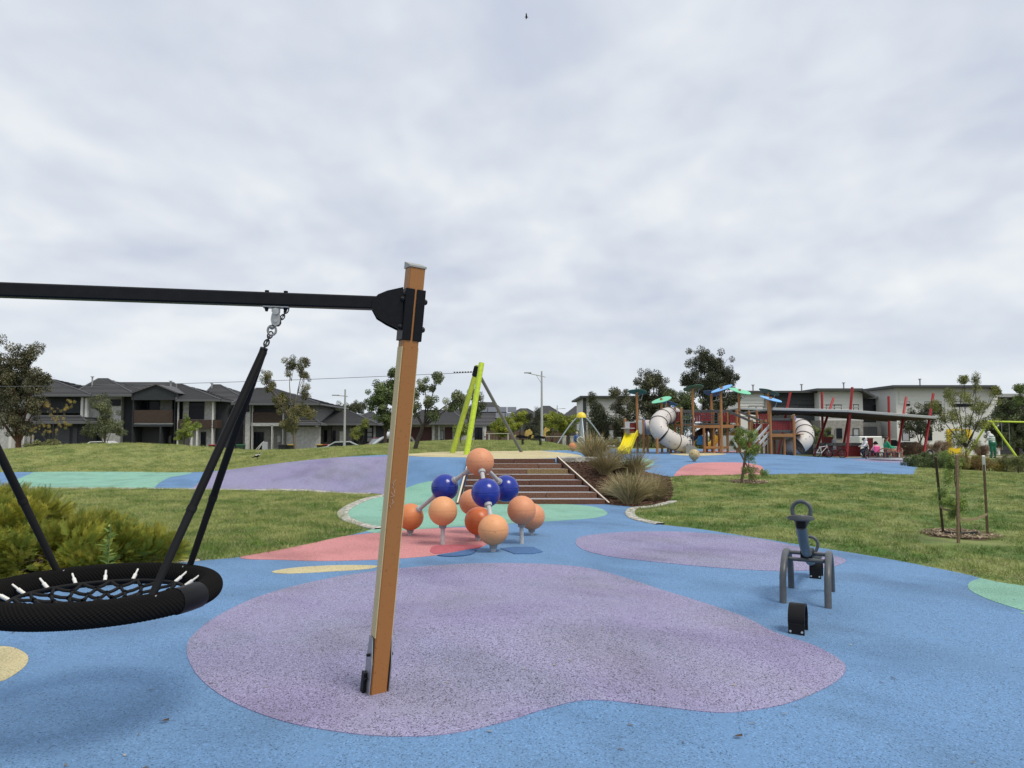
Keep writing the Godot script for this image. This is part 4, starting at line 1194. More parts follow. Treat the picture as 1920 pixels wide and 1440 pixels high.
	# middle towers
	for q: Array in [[6.774, -34.6, 1.326], [7.484, -37.0, 3.179], [8.092, -38.5, 3.136], [8.062, -36.6, 2.844], [8.24, -36.0, 2.796], [8.81, -36.0, 3.707], [10.392, -38.5, 3.581], [9.958, -35.2, 3.658], [10.614, -36.5, 2.735], [10.141, -38.6, 2.806], [9.85, -36.2, 2.699], [11.833, -38.5, 3.637], [9.329, -36.0, 1.862], [10.836, -38.8, 2.757], [11.118, -36.6, 2.712], [7.675, -35.9, 1.577]]: tpost(t, q[0], q[1], q[2])
	plank_panel(t, "red_panel", 8.07, 2.154, 8.306, 2.626, -36.4, red)
	plank_panel(t, "red_panel", 9.481, 2.163, 10.338, 2.633, -38.4, red)
	plank_panel(t, "red_panel", 10.349, 2.128, 10.585, 2.574, -36.4, red)
	plank_panel(t, "red_panel", 11.219, 2.104, 11.714, 2.544, -38.2, red)
	for q: Array in [["deck_beam", Vector3(8.024, 1.945, -36.4), Vector3(8.299, 1.94, -36), 0.1, 0.13, tim], ["deck_beam", Vector3(8.765, 1.888, -36), Vector3(10.788, 1.888, -36), 0.1, 0.14, tim], ["deck_beam", Vector3(9.405, 1.914, -38.4), Vector3(11.507, 1.914, -38.4), 0.1, 0.14, tim], ["deck", Vector3(9.112, 1.955, -37.2), Vector3(11.149, 1.955, -37.2), 2.2, 0.04, tim], ["deck", Vector3(8.137, 1.984, -37.4), Vector3(9.112, 1.981, -37.2), 1.6, 0.04, tim], ["top_rail", Vector3(8.284, 2.653, -36), Vector3(10.544, 2.653, -36), 0.07, 0.10, gray], ["top_rail", Vector3(8.914, 2.664, -38.5), Vector3(11.275, 2.664, -38.5), 0.07, 0.09, gray], ["low_rail", Vector3(8.922, 2.019, -36.1), Vector3(10.222, 2.019, -36.1), 0.05, 0.08, gray], ["ground_beam", Vector3(9.344, 0.88, -36), Vector3(10.573, 0.873, -36.4), 0.08, 0.12, tim], ["ramp_rail", Vector3(10.602, 2.646, -36.2), Vector3(11.843, 2.073, -36.2), 0.06, 0.11, gray], ["ramp_rail", Vector3(11.677, 2.676, -38), Vector3(13.034, 2.101, -38), 0.06, 0.11, gray], ["ramp_deck", Vector3(10.988, 1.981, -37.2), Vector3(12.184, 1.5, -37.2), 1.3, 0.06, gray], ["ramp_rail", Vector3(11.161, 1.89, -36.2), Vector3(11.779, 1.552, -36.2), 0.05, 0.09, pale]]:
		rail(t, q[0], q[1], q[2], q[3], q[4], q[5])
	var rope := mat("net_rope", Color(0.055, 0.085, 0.115), 0.8)
	var net := MB.new()
	for k in 9: # bridge net
		var x0 := 8.913 + k * 0.16
		net.tube([Vector3(x0, 2.019, -36.1), Vector3(x0 + 0.02, 2.617, -36.1)], 0.012, 5)
	for y: float in [2.461, 2.331, 2.175]: net.tube([Vector3(8.887, y, -36.1), Vector3(9.563, y - 0.03, -36.1), Vector3(10.238, y, -36.1)], 0.012, 5)
	mi(t, "bridge_net", net, rope)
	net = MB.new()
	for k in 5: # leaning climbing net
		var f := k / 4.0
		net.tube([Vector3(8.335, 2.536, -36).lerp(Vector3(8.802, 2.536, -36), f), Vector3(8.028, 0.923, -35).lerp(Vector3(8.556, 0.923, -35), f)], 0.012, 5)
	for k in 8:
		var f := (k + 0.5) / 8.0
		net.tube([Vector3(8.335, 2.536, -36).lerp(Vector3(8.028, 0.923, -35), f), Vector3(8.802, 2.536, -36).lerp(Vector3(8.556, 0.923, -35), f)], 0.012, 5)
		for s in 3: net.ball(Vector3(8.335, 2.536, -36).lerp(Vector3(8.028, 0.923, -35), f).lerp(Vector3(8.802, 2.536, -36).lerp(Vector3(8.556, 0.923, -35), f), 0.25 + s * 0.25), 0.03, 6)
	mi(t, "climbing_net", net, rope)
	var b3 := MB.new()
	b3.bx(9.016, 1.007, -36.22, 9.459, 1.448, -36.18, 0.01)
	mi(t, "play_panel", b3, mat("panel_blue", Color(0.012, 0.16, 0.42), 0.4))
	b3 = MB.new()
	b3.tube([Vector3(9.859, 1.849, -37.4), Vector3(8.4, 1.168, -35.6)], 0.17, 12)
	mi(t, "dark_chute", b3, mat("chute_dark", Color(0.028, 0.018, 0.018), 0.5))
	b3 = MB.new()
	var yb := [Vector3(11.083, 1.414, -40), Vector3(10.816, 0.983, -40), Vector3(10.411, 0.84, -40)]
	b3.tube(yb, 0.2, 10)
	mi(t, "back_slide", b3, mat("slide_amber", Color(0.70, 0.42, 0.03), 0.4))
	b3 = MB.new() # the yellow canopy half hidden behind the young tree
	b3.prism(PackedVector2Array([Vector2(-0.4, -0.1), Vector2(0.3, -0.16), Vector2(0.38, 0.1), Vector2(0.1, 0.22), Vector2(-0.15, 0.08)]), -0.3, 0.3, Transform3D(Basis(), Vector3(11.369, 1.581, -37.6)))
	mi(t, "yellow_canopy", b3, mat("slide_amber", Color(0.70, 0.42, 0.03), 0.4))
	# right platform
	for q: Array in [[11.531, -35.6, 2.191], [11.993, -35.6, 2.191], [12.883, -37.6, 2.23], [12.219, -35.0, 3.215], [13.251, -34.8, 2.426], [13.184, -38.0, 3.582], [13.103, -37.0, 1.314], [12.995, -35.4, 1.373], [14.388, -38.0, 2.457], [12.649, -38.2, 2.737], [12.236, -38.2, 2.71]]: tpost(t, q[0], q[1], q[2])
	plank_panel(t, "red_panel", 11.648, 1.551, 12.034, 2.04, -35.8, red)
	plank_panel(t, "red_panel", 12.247, 1.63, 12.612, 2.046, -36.2, red)
	plank_panel(t, "red_panel", 12.294, 1.701, 13.277, 2.18, -35.0, red)
	plank_panel(t, "red_panel", 12.998, 2.145, 13.503, 2.594, -39.0, red)
	for q: Array in [["top_rail", Vector3(11.602, 2.077, -35.7), Vector3(12.451, 2.077, -35.7), 0.06, 0.06, gray], ["top_rail", Vector3(12.286, 2.217, -35), Vector3(13.283, 2.215, -34.9), 0.07, 0.10, gray], ["low_rail", Vector3(12.273, 1.663, -35), Vector3(13.268, 1.663, -34.9), 0.06, 0.11, gray], ["deck_beam", Vector3(12.243, 1.462, -35), Vector3(13.25, 1.463, -34.8), 0.1, 0.14, tim], ["deck", Vector3(12.315, 1.526, -36.4), Vector3(13.861, 1.526, -36.4), 2.4, 0.05, tim], ["deck_beam", Vector3(12.589, 1.319, -36), Vector3(13.116, 1.321, -35.6), 0.1, 0.12, tim], ["stair_rail", Vector3(11.902, 1.957, -35.3), Vector3(11.116, 1.426, -34.4), 0.05, 0.12, pale], ["stair_rail", Vector3(12.283, 1.931, -35.3), Vector3(11.118, 1.083, -34.2), 0.05, 0.13, pale], ["stair_rail", Vector3(12.275, 1.601, -35.3), Vector3(11.48, 1.08, -34.4), 0.05, 0.13, pale], ["stair_rail", Vector3(12.268, 1.297, -35.3), Vector3(11.692, 0.929, -34.6), 0.05, 0.12, mat("rail_mid", Color(0.22, 0.23, 0.235), 0.6)]]:
		rail(t, q[0], q[1], q[2], q[3], q[4], q[5])
	for k in 4:
		var f := (k + 0.5) / 4.0
		rail(t, "stair_tread", Vector3(12.401, 1.449, -35.6).lerp(Vector3(11.541, 0.83, -34.6), f) + Vector3(-0.3, 0, 0.15), Vector3(12.401, 1.449, -35.6).lerp(Vector3(11.541, 0.83, -34.6), f) + Vector3(0.1, 0, -0.15), 0.25, 0.05, tim)
	tube_slide(t, [Vector3(14.306, 1.903, -37.4), Vector3(14.445, 1.872, -37), Vector3(14.388, 1.631, -36.4), Vector3(14.155, 1.268, -35.9), Vector3(13.812, 1.013, -35.7), Vector3(13.639, 0.903, -36.2)], 0.42, 5)
	b3 = MB.new()
	b3.prism(PackedVector2Array([Vector2(-0.3, -0.36), Vector2(0.3, -0.36), Vector2(0.26, 0.2), Vector2(-0.1, 0.26), Vector2(-0.3, 0.1)]), -0.02, 0.02, Transform3D(Basis(), Vector3(13.629, 0.818, -36.6)))
	mi(t, "exit_fin", b3, mat("fin_dark", Color(0.09, 0.095, 0.095), 0.6))
	for q: Array in [[Vector3(6.368, 3.663, -37.5), 1.0, 0.75, 0.3, -0.12, -0.28, dkg], [Vector3(7.481, 3.233, -37), 1.1, 0.7, 0.35, 0.32, 0.20, ltg], [Vector3(8.116, 3.164, -38.5), 1.0, 0.7, -0.2, -0.28, -0.22, dkb], [Vector3(8.848, 3.759, -36), 1.05, 0.85, 0.3, 0.02, -0.34, dkg], [Vector3(10.432, 3.665, -38.5), 1.0, 0.7, 0.4, -0.2, -0.25, dkb], [Vector3(10, 3.683, -35.2), 1.15, 0.6, 0.25, 0.36, 0.12, ltb], [Vector3(11.881, 3.776, -38.5), 1.15, 0.8, -0.2, -0.26, 0.32, ltg], [Vector3(13.236, 3.692, -38), 1.05, 0.7, -0.2, -0.34, -0.22, dkg], [Vector3(12.259, 3.19, -35), 1.05, 0.7, -0.15, -0.26, 0.26, ltb]]:
		leaf_roof(t, q[0], q[1], q[2], q[3], q[4], q[5], q[6])

func make_zipline() -> void:
	var lime := mat("lime", Color(0.50, 0.66, 0.03), 0.45, 0.0, "faint", 1.0)
	var olive := mat("lime_dull", Color(0.40, 0.50, 0.03), 0.5, 0.0, "faint", 1.0)
	var t := thing("zipline_frame", "lime green flying fox end frame with grey back strut and long cable", "zipline", Vector3(-1.39, 0.88, -22.761))
	var tops: Array = []
	for q: Array in [[Vector3(-2.005, 0.88, -24.696), Vector3(-1.168, 3.849, -25.2), olive], [Vector3(-1.406, 0.88, -22.761), Vector3(-0.975, 3.786, -23.6), lime]]:
		var b := MB.new()
		var lo: Vector3 = q[0]
		b.tube([lo - Vector3(0, 0.05, 0), q[1]], 0.088, 16)
		mi(t, "leg", b, q[2])
		tops.append(q[1])
	var b1 := MB.new()
	b1.tube([Vector3(0.358, 0.881, -26.183) - Vector3(0, 0.05, 0), Vector3(-1.051, 3.422, -24.2)], 0.055, 12)
	mi(t, "strut", b1, mat("strut_grey", Color(0.13, 0.14, 0.15), 0.5))
	var j := Vector3(-1.196, 3.571, -24.3)
	b1 = MB.new()
	b1.box(Transform3D(Basis(Vector3(0, 0, 1), -0.25), j), Vector3(0.16, 0.34, 0.5), 0.02)
	mi(t, "cable_bracket", b1, black_steel())
	b1 = MB.new()
	var far := Vector3(-22.933, 3.169, -26)
	var pts: Array = []
	for k in 25:
		var s := k / 24.0
		pts.append((j + Vector3(-0.08, -0.02, 0)).lerp(far, s) + Vector3(0, -0.14 * sin(PI * s), 0))
	b1.tube(pts, 0.0085, 5)
	var cab := mi(t, "cable", b1, mat("cable", Color(0.10, 0.10, 0.105), 0.5))
	b1 = MB.new()
	for k in 7: b1.tube([j.lerp(far, 0.006 + k * 0.0042), j.lerp(far, 0.0085 + k * 0.0042)], 0.02, 6)
	mi(cab, "cable_spring", b1, black_steel())
	b1 = MB.new()
	b1.box(Transform3D(Basis(), pts[3]), Vector3(0.1, 0.05, 0.04), 0.005)
	mi(cab, "cable_stop", b1, black_steel())
	b1 = MB.new()
	var g := dropped(far)
	b1.tube([g - Vector3(0.5, 0.05, 0.3), far + Vector3(0, 0.2, 0)], 0.085, 12)
	b1.tube([g - Vector3(0.5, 0.05, -0.3), far + Vector3(0, 0.2, 0)], 0.085, 12)
	mi(t, "far_leg", b1, lime)

func make_spinner() -> void:
	var c := Vector3(4.117, 0.699, -44)
	c.y = 0.743
	var t := thing("spinner", "grey four legged spinner under a yellow dome cap", "playground spinner", dropped(c))
	var top := Vector3(4.124, 2.608, -44)
	var steelp := mat("spinner_steel", Color(0.36, 0.41, 0.45), 0.4, 0.3)
	var b := MB.new()
	b.tube([dropped(c, -0.05), top], 0.085, 14)
	mi(t, "mast", b, steelp)
	b = MB.new()
	b.lathe([Vector2(0.3, -0.1), Vector2(0.29, 0.0), Vector2(0.24, 0.12), Vector2(0.15, 0.2), Vector2(0.001, 0.235)], Transform3D(Basis(), top), 24)
	b.lathe([Vector2(0.001, -0.095), Vector2(0.3, -0.1)], Transform3D(Basis(), top), 24)
	mi(t, "dome_cap", b, mat("cap_yellow", Color(0.80, 0.60, 0.04), 0.4))
	for q: Array in [[-1.52, 0.15], [1.52, -0.15], [0.05, 1.3], [-0.05, -1.3]]:
		b = MB.new()
		var p: Array = []
		for k in 9:
			var s := k / 8.0
			p.append(top + Vector3(q[0] * (0.13 + 0.87 * s), -0.06 - (top.y - c.y - 0.12) * pow(s, 1.25), q[1] * (0.13 + 0.87 * s)))
		p.append(p[8] + Vector3(q[0], 0, q[1]).normalized() * 0.32 + Vector3(0, 0.02, 0))
		b.tube(p, 0.042, 10)
		var arm := mi(t, "arm", b, steelp)
		b = MB.new()
		b.box(Transform3D(Basis(), p[9]), Vector3(0.34, 0.05, 0.26), 0.015)
		mi(arm, "foot_rest", b, mat("foot_pale", Color(0.45, 0.46, 0.46), 0.6))
	b = MB.new()
	var hp: Array = []
	for k in 20: hp.append(Vector3(4.034, 1.186, -43.8) + Vector3(cos(TAU * k / 20), sin(TAU * k / 20), 0) * 0.18)
	b.tube(hp, 0.028, 8, false, true)
	mi(t, "hoop", b, mat("hoop_white", Color(0.7, 0.75, 0.78), 0.4))

func make_rockers() -> void:
	var yel := mat("rocker_yellow", Color(0.72, 0.50, 0.13), 0.5, 0.0, "blotch", 3.0)
	var i := 0
	for q: Array in [[Vector3(0.518, 0.996, -36), "yellow and black spring rocker with a round head, nearer the strut"], [Vector3(1.373, 0.975, -36), "yellow and black spring rocker with a long neck like a giraffe"]]:
		var g: Vector3 = q[0]
		var t := thing("spring_rocker", q[1], "spring rocker", g, "spring rockers on the far lawn")
		var b := MB.new()
		var p: Array = []
		for k in 33: p.append(g + Vector3(cos(k * 0.9) * 0.07, 0.02 + k * 0.009, sin(k * 0.9) * 0.07))
		b.tube(p, 0.016, 6)
		mi(t, "spring", b, black_steel())
		b = MB.new()
		b.prism(PackedVector2Array([Vector2(-0.36, 0.42), Vector2(-0.2, 0.34), Vector2(0.2, 0.32), Vector2(0.26, 0.42), Vector2(0.05, 0.46), Vector2(-0.15, 0.5)]), -0.06, 0.06, Transform3D(Basis(), g))
		mi(t, "body", b, black_steel())
		b = MB.new()
		var head := PackedVector2Array([Vector2(0.10, 0.40), Vector2(0.26, 0.42), Vector2(0.34, 0.50), Vector2(0.46, 0.52), Vector2(0.48, 0.62), Vector2(0.40, 0.72), Vector2(0.33, 0.80), Vector2(0.27, 0.74), Vector2(0.17, 0.72), Vector2(0.10, 0.60)]) if i == 0 else PackedVector2Array([Vector2(0.14, 0.38), Vector2(0.27, 0.40), Vector2(0.27, 0.60), Vector2(0.33, 0.68), Vector2(0.46, 0.70), Vector2(0.45, 0.78), Vector2(0.32, 0.86), Vector2(0.28, 0.93), Vector2(0.23, 0.86), Vector2(0.17, 0.78)])
		b.prism(head, -0.035, 0.035, Transform3D(Basis(), g))
		mi(t, "head", b, yel)
		b = MB.new()
		b.prism(PackedVector2Array([Vector2(-0.46, 0.34), Vector2(-0.34, 0.36), Vector2(-0.3, 0.5), Vector2(-0.4, 0.5)]), -0.03, 0.03, Transform3D(Basis(), g))
		mi(t, "tail", b, yel)
		b = MB.new()
		b.tube([g + Vector3(0.12, 0.56, -0.16), g + Vector3(0.12, 0.56, 0.16)], 0.015, 6)
		mi(t, "handle", b, black_steel())
		i += 1

func make_shelter() -> void:
	var t := thing("picnic_shelter", "grey skillion shelter roof on leaning red steel poles", "shelter", Vector3(20.794, 0.09, -46))
	var red := mat("pole_red", Color(0.36, 0.018, 0.022), 0.45, 0.0, "faint", 1.0)
	for q: Array in [[Vector3(18.861, 4.384, -50), Vector3(17.896, 0.389, -50)], [Vector3(21.833, 4.499, -52), Vector3(21.784, 0.195, -52)], [Vector3(22.647, 4.085, -52), Vector3(20.336, 0.245, -50)], [Vector3(21.218, 4.453, -46), Vector3(20.717, 0.083, -46)], [Vector3(22.833, 3.119, -50), Vector3(21.753, 0.06, -49)], [Vector3(26.52, 4.198, -52), Vector3(26.455, 0.195, -52)], [Vector3(25.621, 3.921, -48), Vector3(23.847, -0.181, -46)], [Vector3(26.828, 4.109, -47), Vector3(25.477, 0.148, -46)]]:
		var lo: Vector3 = q[1]
		lo.y = H(lo.x, lo.z) - 0.05
		var b := MB.new()
		b.tube([lo, q[0]], 0.082, 12)
		mi(t, "pole", b, red)
	var sheet_m := mat("roof_sheet", Color(0.30, 0.30, 0.30), 0.6, 0.0, "faint", 1.0)
	for q: Array in [[Vector3(16.021, 3.105, -45.5), Vector3(20.614, 2.99, -45.5), Vector3(26.407, 2.547, -45.5), 6.5], [Vector3(16.56, 3.444, -54), Vector3(18.312, 3.366, -54), Vector3(20.031, 3.064, -53), 5.0]]:
		var f: Array = [q[0], q[1], q[2]]
		for k in 2:
			var a: Vector3 = f[k]; var e: Vector3 = f[k + 1]
			var bk := Vector3(0.3 if k == 0 else -0.3, 0.0, -q[3])
			var b := MB.new()
			var dn := Vector3(0, -0.09, 0)
			b.quad(a, e, e + bk, a + bk)
			b.quad(a + dn, a + bk + dn, e + bk + dn, e + dn)
			b.quad(a + dn, e + dn, e, a)
			b.quad(a + bk, e + bk, e + bk + dn, a + bk + dn)
			b.quad(a, a + bk, a + bk + dn, a + dn)
			b.quad(e, e + dn, e + bk + dn, e + bk)
			var rf := mi(t, "roof_panel", b, sheet_m)
			b = MB.new()
			b.bar(a + Vector3(0, -0.03, 0.06), e + Vector3(0, -0.03, 0.06), 0.12, 0.16, 0.02)
			mi(rf, "gutter", b, mat("gutter_grey", Color(0.36, 0.38, 0.39), 0.5))
			for j in 6:
				b = MB.new()
				var s := (j + 0.5) / 6.0
				b.bar(a + bk * s + Vector3(0, -0.125, 0), e + bk * s + Vector3(0, -0.125, 0), 0.06, 0.06)
				mi(rf, "purlin", b, mat("purlin", Color(0.09, 0.055, 0.05), 0.6))
	var dred := mat("counter_red", Color(0.19, 0.008, 0.010), 0.5)
	var stone := mat("bench_stone", Color(0.22, 0.21, 0.20), 0.7, 0.0, "blotch", 1.0)
	var g := Vector3(21.422, 0.09, -48)
	var c := thing("barbecue_counter", "dark red barbecue counter with a grey stone top under the shelter", "barbecue", g)
	var b2 := MB.new()
	b2.bx(20.351, g.y, -48.8, 22.562, 0.777, -48.0, 0.01)
	mi(c, "base", b2, dred)
	b2 = MB.new()
	b2.bx(20.281, 0.777, -48.9, 22.631, 0.966, -47.9, 0.01)
	mi(c, "stone_top", b2, stone)
	b2 = MB.new()
	b2.bx(20.765, 0.536, -48.15, 20.972, 1.19, -47.95, 0.005)
	mi(c, "tap_panel", b2, mat("panel_pale", Color(0.38, 0.40, 0.42), 0.55))
	b2 = MB.new()
	b2.tube([Vector3(20.946, 1.189, -48.2), Vector3(20.998, 1.742, -48.2), Vector3(20.948, 1.845, -48)], 0.02, 6)
	mi(c, "tap", b2, steel())
	for q: Array in [[20.793, -0.022, 21.401, 1.323, -49.4, "dark red screen panel at the left end of the barbecue counter"], [22.408, -0.022, 22.993, 1.263, -47.2, "dark red screen panel behind the hooded child on the bicycle"]]:
		var xx: float = (q[0] + q[2]) / 2
		var s := thing("red_screen", q[5], "screen panel", on(xx, q[4]), "red screens under the shelter")
		var b := MB.new()
		b.bx(q[0], H(xx, q[4]) - 0.02, q[4] - 0.06, q[2], q[3], q[4], 0.008)
		mi(s, "panel", b, dred)
		b = MB.new()
		b.bx(q[0] - 0.02, q[3], q[4] - 0.08, q[2] + 0.02, q[3] + 0.03, q[4] + 0.02, 0.005)
		mi(s, "capping", b, mat("pole_red", Color(0.36, 0.018, 0.022), 0.45))

func figure(bones: Array, cell: float, k := 0.05) -> MB: # one continuous skin round tapered bones; colours belong to the clothes over each bone
	var lo := Vector3.INF; var hi := -Vector3.INF
	for q: Array in bones:
		var r: float = maxf(q[2], q[3]) + 0.08
		lo = lo.min(q[0] - Vector3.ONE * r).min(q[1] - Vector3.ONE * r)
		hi = hi.max(q[0] + Vector3.ONE * r).max(q[1] + Vector3.ONE * r)
	var n := Vector3i(((hi - lo) / cell).ceil()) + Vector3i.ONE
	var f := PackedFloat32Array(); f.resize(n.x * n.y * n.z); f.fill(0.3)
	var who := PackedInt32Array(); who.resize(f.size())
	var best := PackedFloat32Array(); best.resize(f.size()); best.fill(9.0)
	for bi in bones.size():
		var q: Array = bones[bi]
		var a: Vector3 = q[0]; var e: Vector3 = q[1]
		var r: float = maxf(q[2], q[3]) + 0.08
		var l := Vector3i(((a.min(e) - Vector3.ONE * r - lo) / cell).floor()).max(Vector3i.ZERO)
		var h := Vector3i(((a.max(e) + Vector3.ONE * r - lo) / cell).ceil()).min(n - Vector3i.ONE)
		var ab := e - a
		var L := maxf(ab.length_squared(), 1e-6)
		for z in range(l.z, h.z + 1):
			for y in range(l.y, h.y + 1):
				for x in range(l.x, h.x + 1):
					var p := lo + Vector3(x, y, z) * cell
					var s := clampf((p - a).dot(ab) / L, 0.0, 1.0)
					var d := p.distance_to(a + ab * s) - lerpf(q[2], q[3], s)
					var i := (z * n.y + y) * n.x + x
					if d < best[i]: best[i] = d; who[i] = bi
					var g := clampf(0.5 + 0.5 * (f[i] - d) / k, 0.0, 1.0)
					f[i] = lerpf(f[i], d, g) - k * g * (1.0 - g)
	var vert := {}
	var colr := {}
	var at := func(x: int, y: int, z: int) -> int: return (z * n.y + y) * n.x + x
	var cn := [Vector3i(0, 0, 0), Vector3i(1, 0, 0), Vector3i(0, 1, 0), Vector3i(1, 1, 0), Vector3i(0, 0, 1), Vector3i(1, 0, 1), Vector3i(0, 1, 1), Vector3i(1, 1, 1)]
	var ed := [[0, 1], [2, 3], [4, 5], [6, 7], [0, 2], [1, 3], [4, 6], [5, 7], [0, 4], [1, 5], [2, 6], [3, 7]]
	var mb := MB.new()
	for z in n.z - 1:
		for y in n.y - 1:
			for x in n.x - 1:
				var vals: Array = []
				var neg := 0
				for c: Vector3i in cn:
					var w := f[(((z + c.z) * n.y + y + c.y) * n.x) + x + c.x]
					vals.append(w)
					if w < 0: neg += 1
				if neg == 0 or neg == 8: continue
				var sum := Vector3.ZERO
				var cnt := 0
				for e: Array in ed:
					var va: float = vals[e[0]]; var vb: float = vals[e[1]]
					if (va < 0) != (vb < 0):
						sum += Vector3(cn[e[0]]).lerp(Vector3(cn[e[1]]), va / (va - vb)); cnt += 1
				var key := Vector3i(x, y, z)
				vert[key] = lo + (Vector3(x, y, z) + sum / cnt) * cell
				colr[key] = bones[who[at.call(x, y, z)]][4]
	for key: Vector3i in vert:
		for ax in 3:
			var d := Vector3i.ZERO; d[ax] = 1
			var u := Vector3i.ZERO; u[(ax + 1) % 3] = 1
			var w := Vector3i.ZERO; w[(ax + 2) % 3] = 1
			var i0 := f[at.call(key.x, key.y, key.z)]
			var k1 := key + d
			var i1 := f[at.call(k1.x, k1.y, k1.z)]
			if (i0 < 0) == (i1 < 0): continue
			if not (vert.has(key - u) and vert.has(key - w) and vert.has(key - u - w)): continue
			mb.col = colr[key]
			var P := [vert[key], vert[key - u], vert[key - u - w], vert[key - w]]
			if i0 < 0: mb.quad(P[0], P[1], P[2], P[3])
			else: mb.quad(P[0], P[3], P[2], P[1])
	return mb
func hand(b: MB, o: Vector3, d: Vector3, s: float, col: Color) -> void: # palm ends in five bent fingers of different lengths
	b.col = col
	var side := d.cross(Vector3.UP).normalized()
	for i in 4:
		var len: float = [0.07, 0.08, 0.075, 0.055][i] * s
		var r := o + side * (i - 1.5) * 0.02 * s
		b.tube([r, r + d * len * 0.55, r + (d * 0.8 + Vector3.DOWN * 0.5).normalized() * len], [0.010 * s, 0.009 * s, 0.007 * s], 6)
	b.tube([o - side * 0.035 * s - d * 0.04 * s, o - side * 0.065 * s, o - side * 0.06 * s + d * 0.03 * s], [0.012 * s, 0.010 * s, 0.008 * s], 6)
func make_people() -> void:
	var cloth := vmat("cloth", Color(1, 1, 1), 0.8)
	var skin := Color(0.44, 0.24, 0.16)
	var green := Color(0.02, 0.30, 0.16); var navy := Color(0.02, 0.025, 0.045)
	var d := 41.0
	# the carousel first, so that those riding have something to sit on
	var cc := Vector3(20.688, 0.09, -41)
	var t := thing("carousel", "low round carousel with hooped back rails, carrying a rider in green", "carousel", cc)
	var b := MB.new()
	b.lathe([Vector2(0.001, 0.10), Vector2(0.86, 0.10), Vector2(0.88, 0.13), Vector2(0.86, 0.16), Vector2(0.001, 0.17)], Transform3D(Basis(), cc), 32)
	mi(t, "platform", b, mat("carousel_deck", Color(0.20, 0.20, 0.21), 0.5, 0.3))
	b = MB.new()
	b.lathe([Vector2(0.87, 0.055), Vector2(0.885, 0.055), Vector2(0.885, 0.125), Vector2(0.87, 0.125)], Transform3D(Basis(), cc), 32)
	mi(t, "rim", b, mat("rim_white", Color(0.6, 0.6, 0.6), 0.5))
	b = MB.new()
	b.tube([cc - Vector3(0, 0.03, 0), cc + Vector3(0, 0.6, 0)], 0.08, 12)
	mi(t, "hub", b, mat("hub_dark", Color(0.05, 0.05, 0.055), 0.5))
	var rim_red := mat("rail_rust", Color(0.30, 0.085, 0.06), 0.5)
	for s in 3:
		b = MB.new()
		var p: Array = []
		var a0 := -0.55 + s * TAU / 3
		for k in 13:
			var a := a0 - 0.66 + 1.32 * k / 12
			p.append(cc + Vector3(sin(a) * 0.78, 0.17 + 0.5 * pow(maxf(sin(PI * k / 12.0), 0.0), 0.45), cos(a) * 0.78))
		b.tube(p, 0.024, 8)
		b.tube([p[6], Vector3(p[6].x, cc.y + 0.17, p[6].z)], 0.024, 8)
		mi(t, "back_rail", b, rim_red)
		b = MB.new()
		var m: Vector3 = cc + Vector3(sin(a0) * 0.55, 0.42, cos(a0) * 0.55)
		b.box(Transform3D(Basis(Vector3.UP, a0), m), Vector3(0.8, 0.04, 0.3), 0.01)
		b.box(Transform3D(Basis(Vector3.UP, a0), m - Vector3(0, 0.14, 0)), Vector3(0.3, 0.25, 0.06), 0.01)
		mi(t, "seat", b, mat("seat_slate", Color(0.06, 0.075, 0.085), 0.5))
	var o := Vector3(20.712, 0.501, -41)
	o.y = cc.y + 0.46
	var hip := o + Vector3(0, 0.09, 0)
	var chest := o + Vector3(-0.03, 0.40, 0.02)
	var neck := o + Vector3(-0.01, 0.58, 0.0)
	var head := o + Vector3(0.0, 0.73, 0.0)
	var pt := thing("person", "person in a green jumper and shorts sitting on the carousel, back turned", "person", Vector3(o.x, cc.y + 0.17, o.z))
	var kL := o + Vector3(0.42, 0.10, 0.06); var kR := o + Vector3(0.40, 0.09, -0.16)
	var fL := Vector3(o.x + 0.52, cc.y + 0.22, o.z + 0.08); var fR := Vector3(o.x + 0.40, cc.y + 0.22, o.z - 0.18)
	var eR := chest + Vector3(0.26, -0.10, -0.12); var hR := chest + Vector3(0.46, -0.14, -0.02)
	var eL := chest + Vector3(0.14, -0.16, 0.24); var hL := chest + Vector3(0.42, -0.15, 0.10)
	var fb := figure([[hip, chest, 0.15, 0.155, green], [chest, neck, 0.13, 0.06, green], [neck, head, 0.055, 0.06, skin], [head, head + Vector3(0.02, 0.05, 0), 0.095, 0.09, skin], [chest + Vector3(0, 0.12, 0.16), eL, 0.062, 0.052, green], [eL, hL, 0.05, 0.036, green], [chest + Vector3(0, 0.12, -0.16), eR, 0.062, 0.052, green], [eR, hR, 0.05, 0.036, green], [hip + Vector3(0, -0.03, 0.09), kL, 0.095, 0.068, skin], [kL, fL, 0.062, 0.042, skin], [hip + Vector3(0, -0.03, -0.09), kR, 0.095, 0.068, skin], [kR, fR, 0.062, 0.042, skin], [fL, fL + Vector3(0.13, -0.01, 0), 0.042, 0.035, Color(0.6, 0.6, 0.6)], [fR, fR + Vector3(0.13, -0.01, 0), 0.042, 0.035, Color(0.6, 0.6, 0.6)], [hip, hip + Vector3(0.16, -0.03, 0), 0.16, 0.14, navy]], 0.022)
	hand(fb, hR, Vector3(1, -0.1, 0.2).normalized(), 1.0, skin)
	hand(fb, hL, Vector3(1, -0.1, -0.2).normalized(), 1.0, skin)
	mi(pt, "body", fb, cloth)
	b = MB.new()
	b.ball(head + Vector3(-0.012, 0.055, 0.0), 0.112, 16, Vector3(1.0, 1.05, 1.0))
	b.tube([head + Vector3(-0.06, -0.02, 0.02), neck + Vector3(-0.09, -0.05, 0.05), chest + Vector3(-0.12, 0.05, 0.08)], [0.06, 0.055, 0.02], 8)
	mi(pt, "hair", b, mat("hair_brown", Color(0.055, 0.030, 0.018), 0.6))
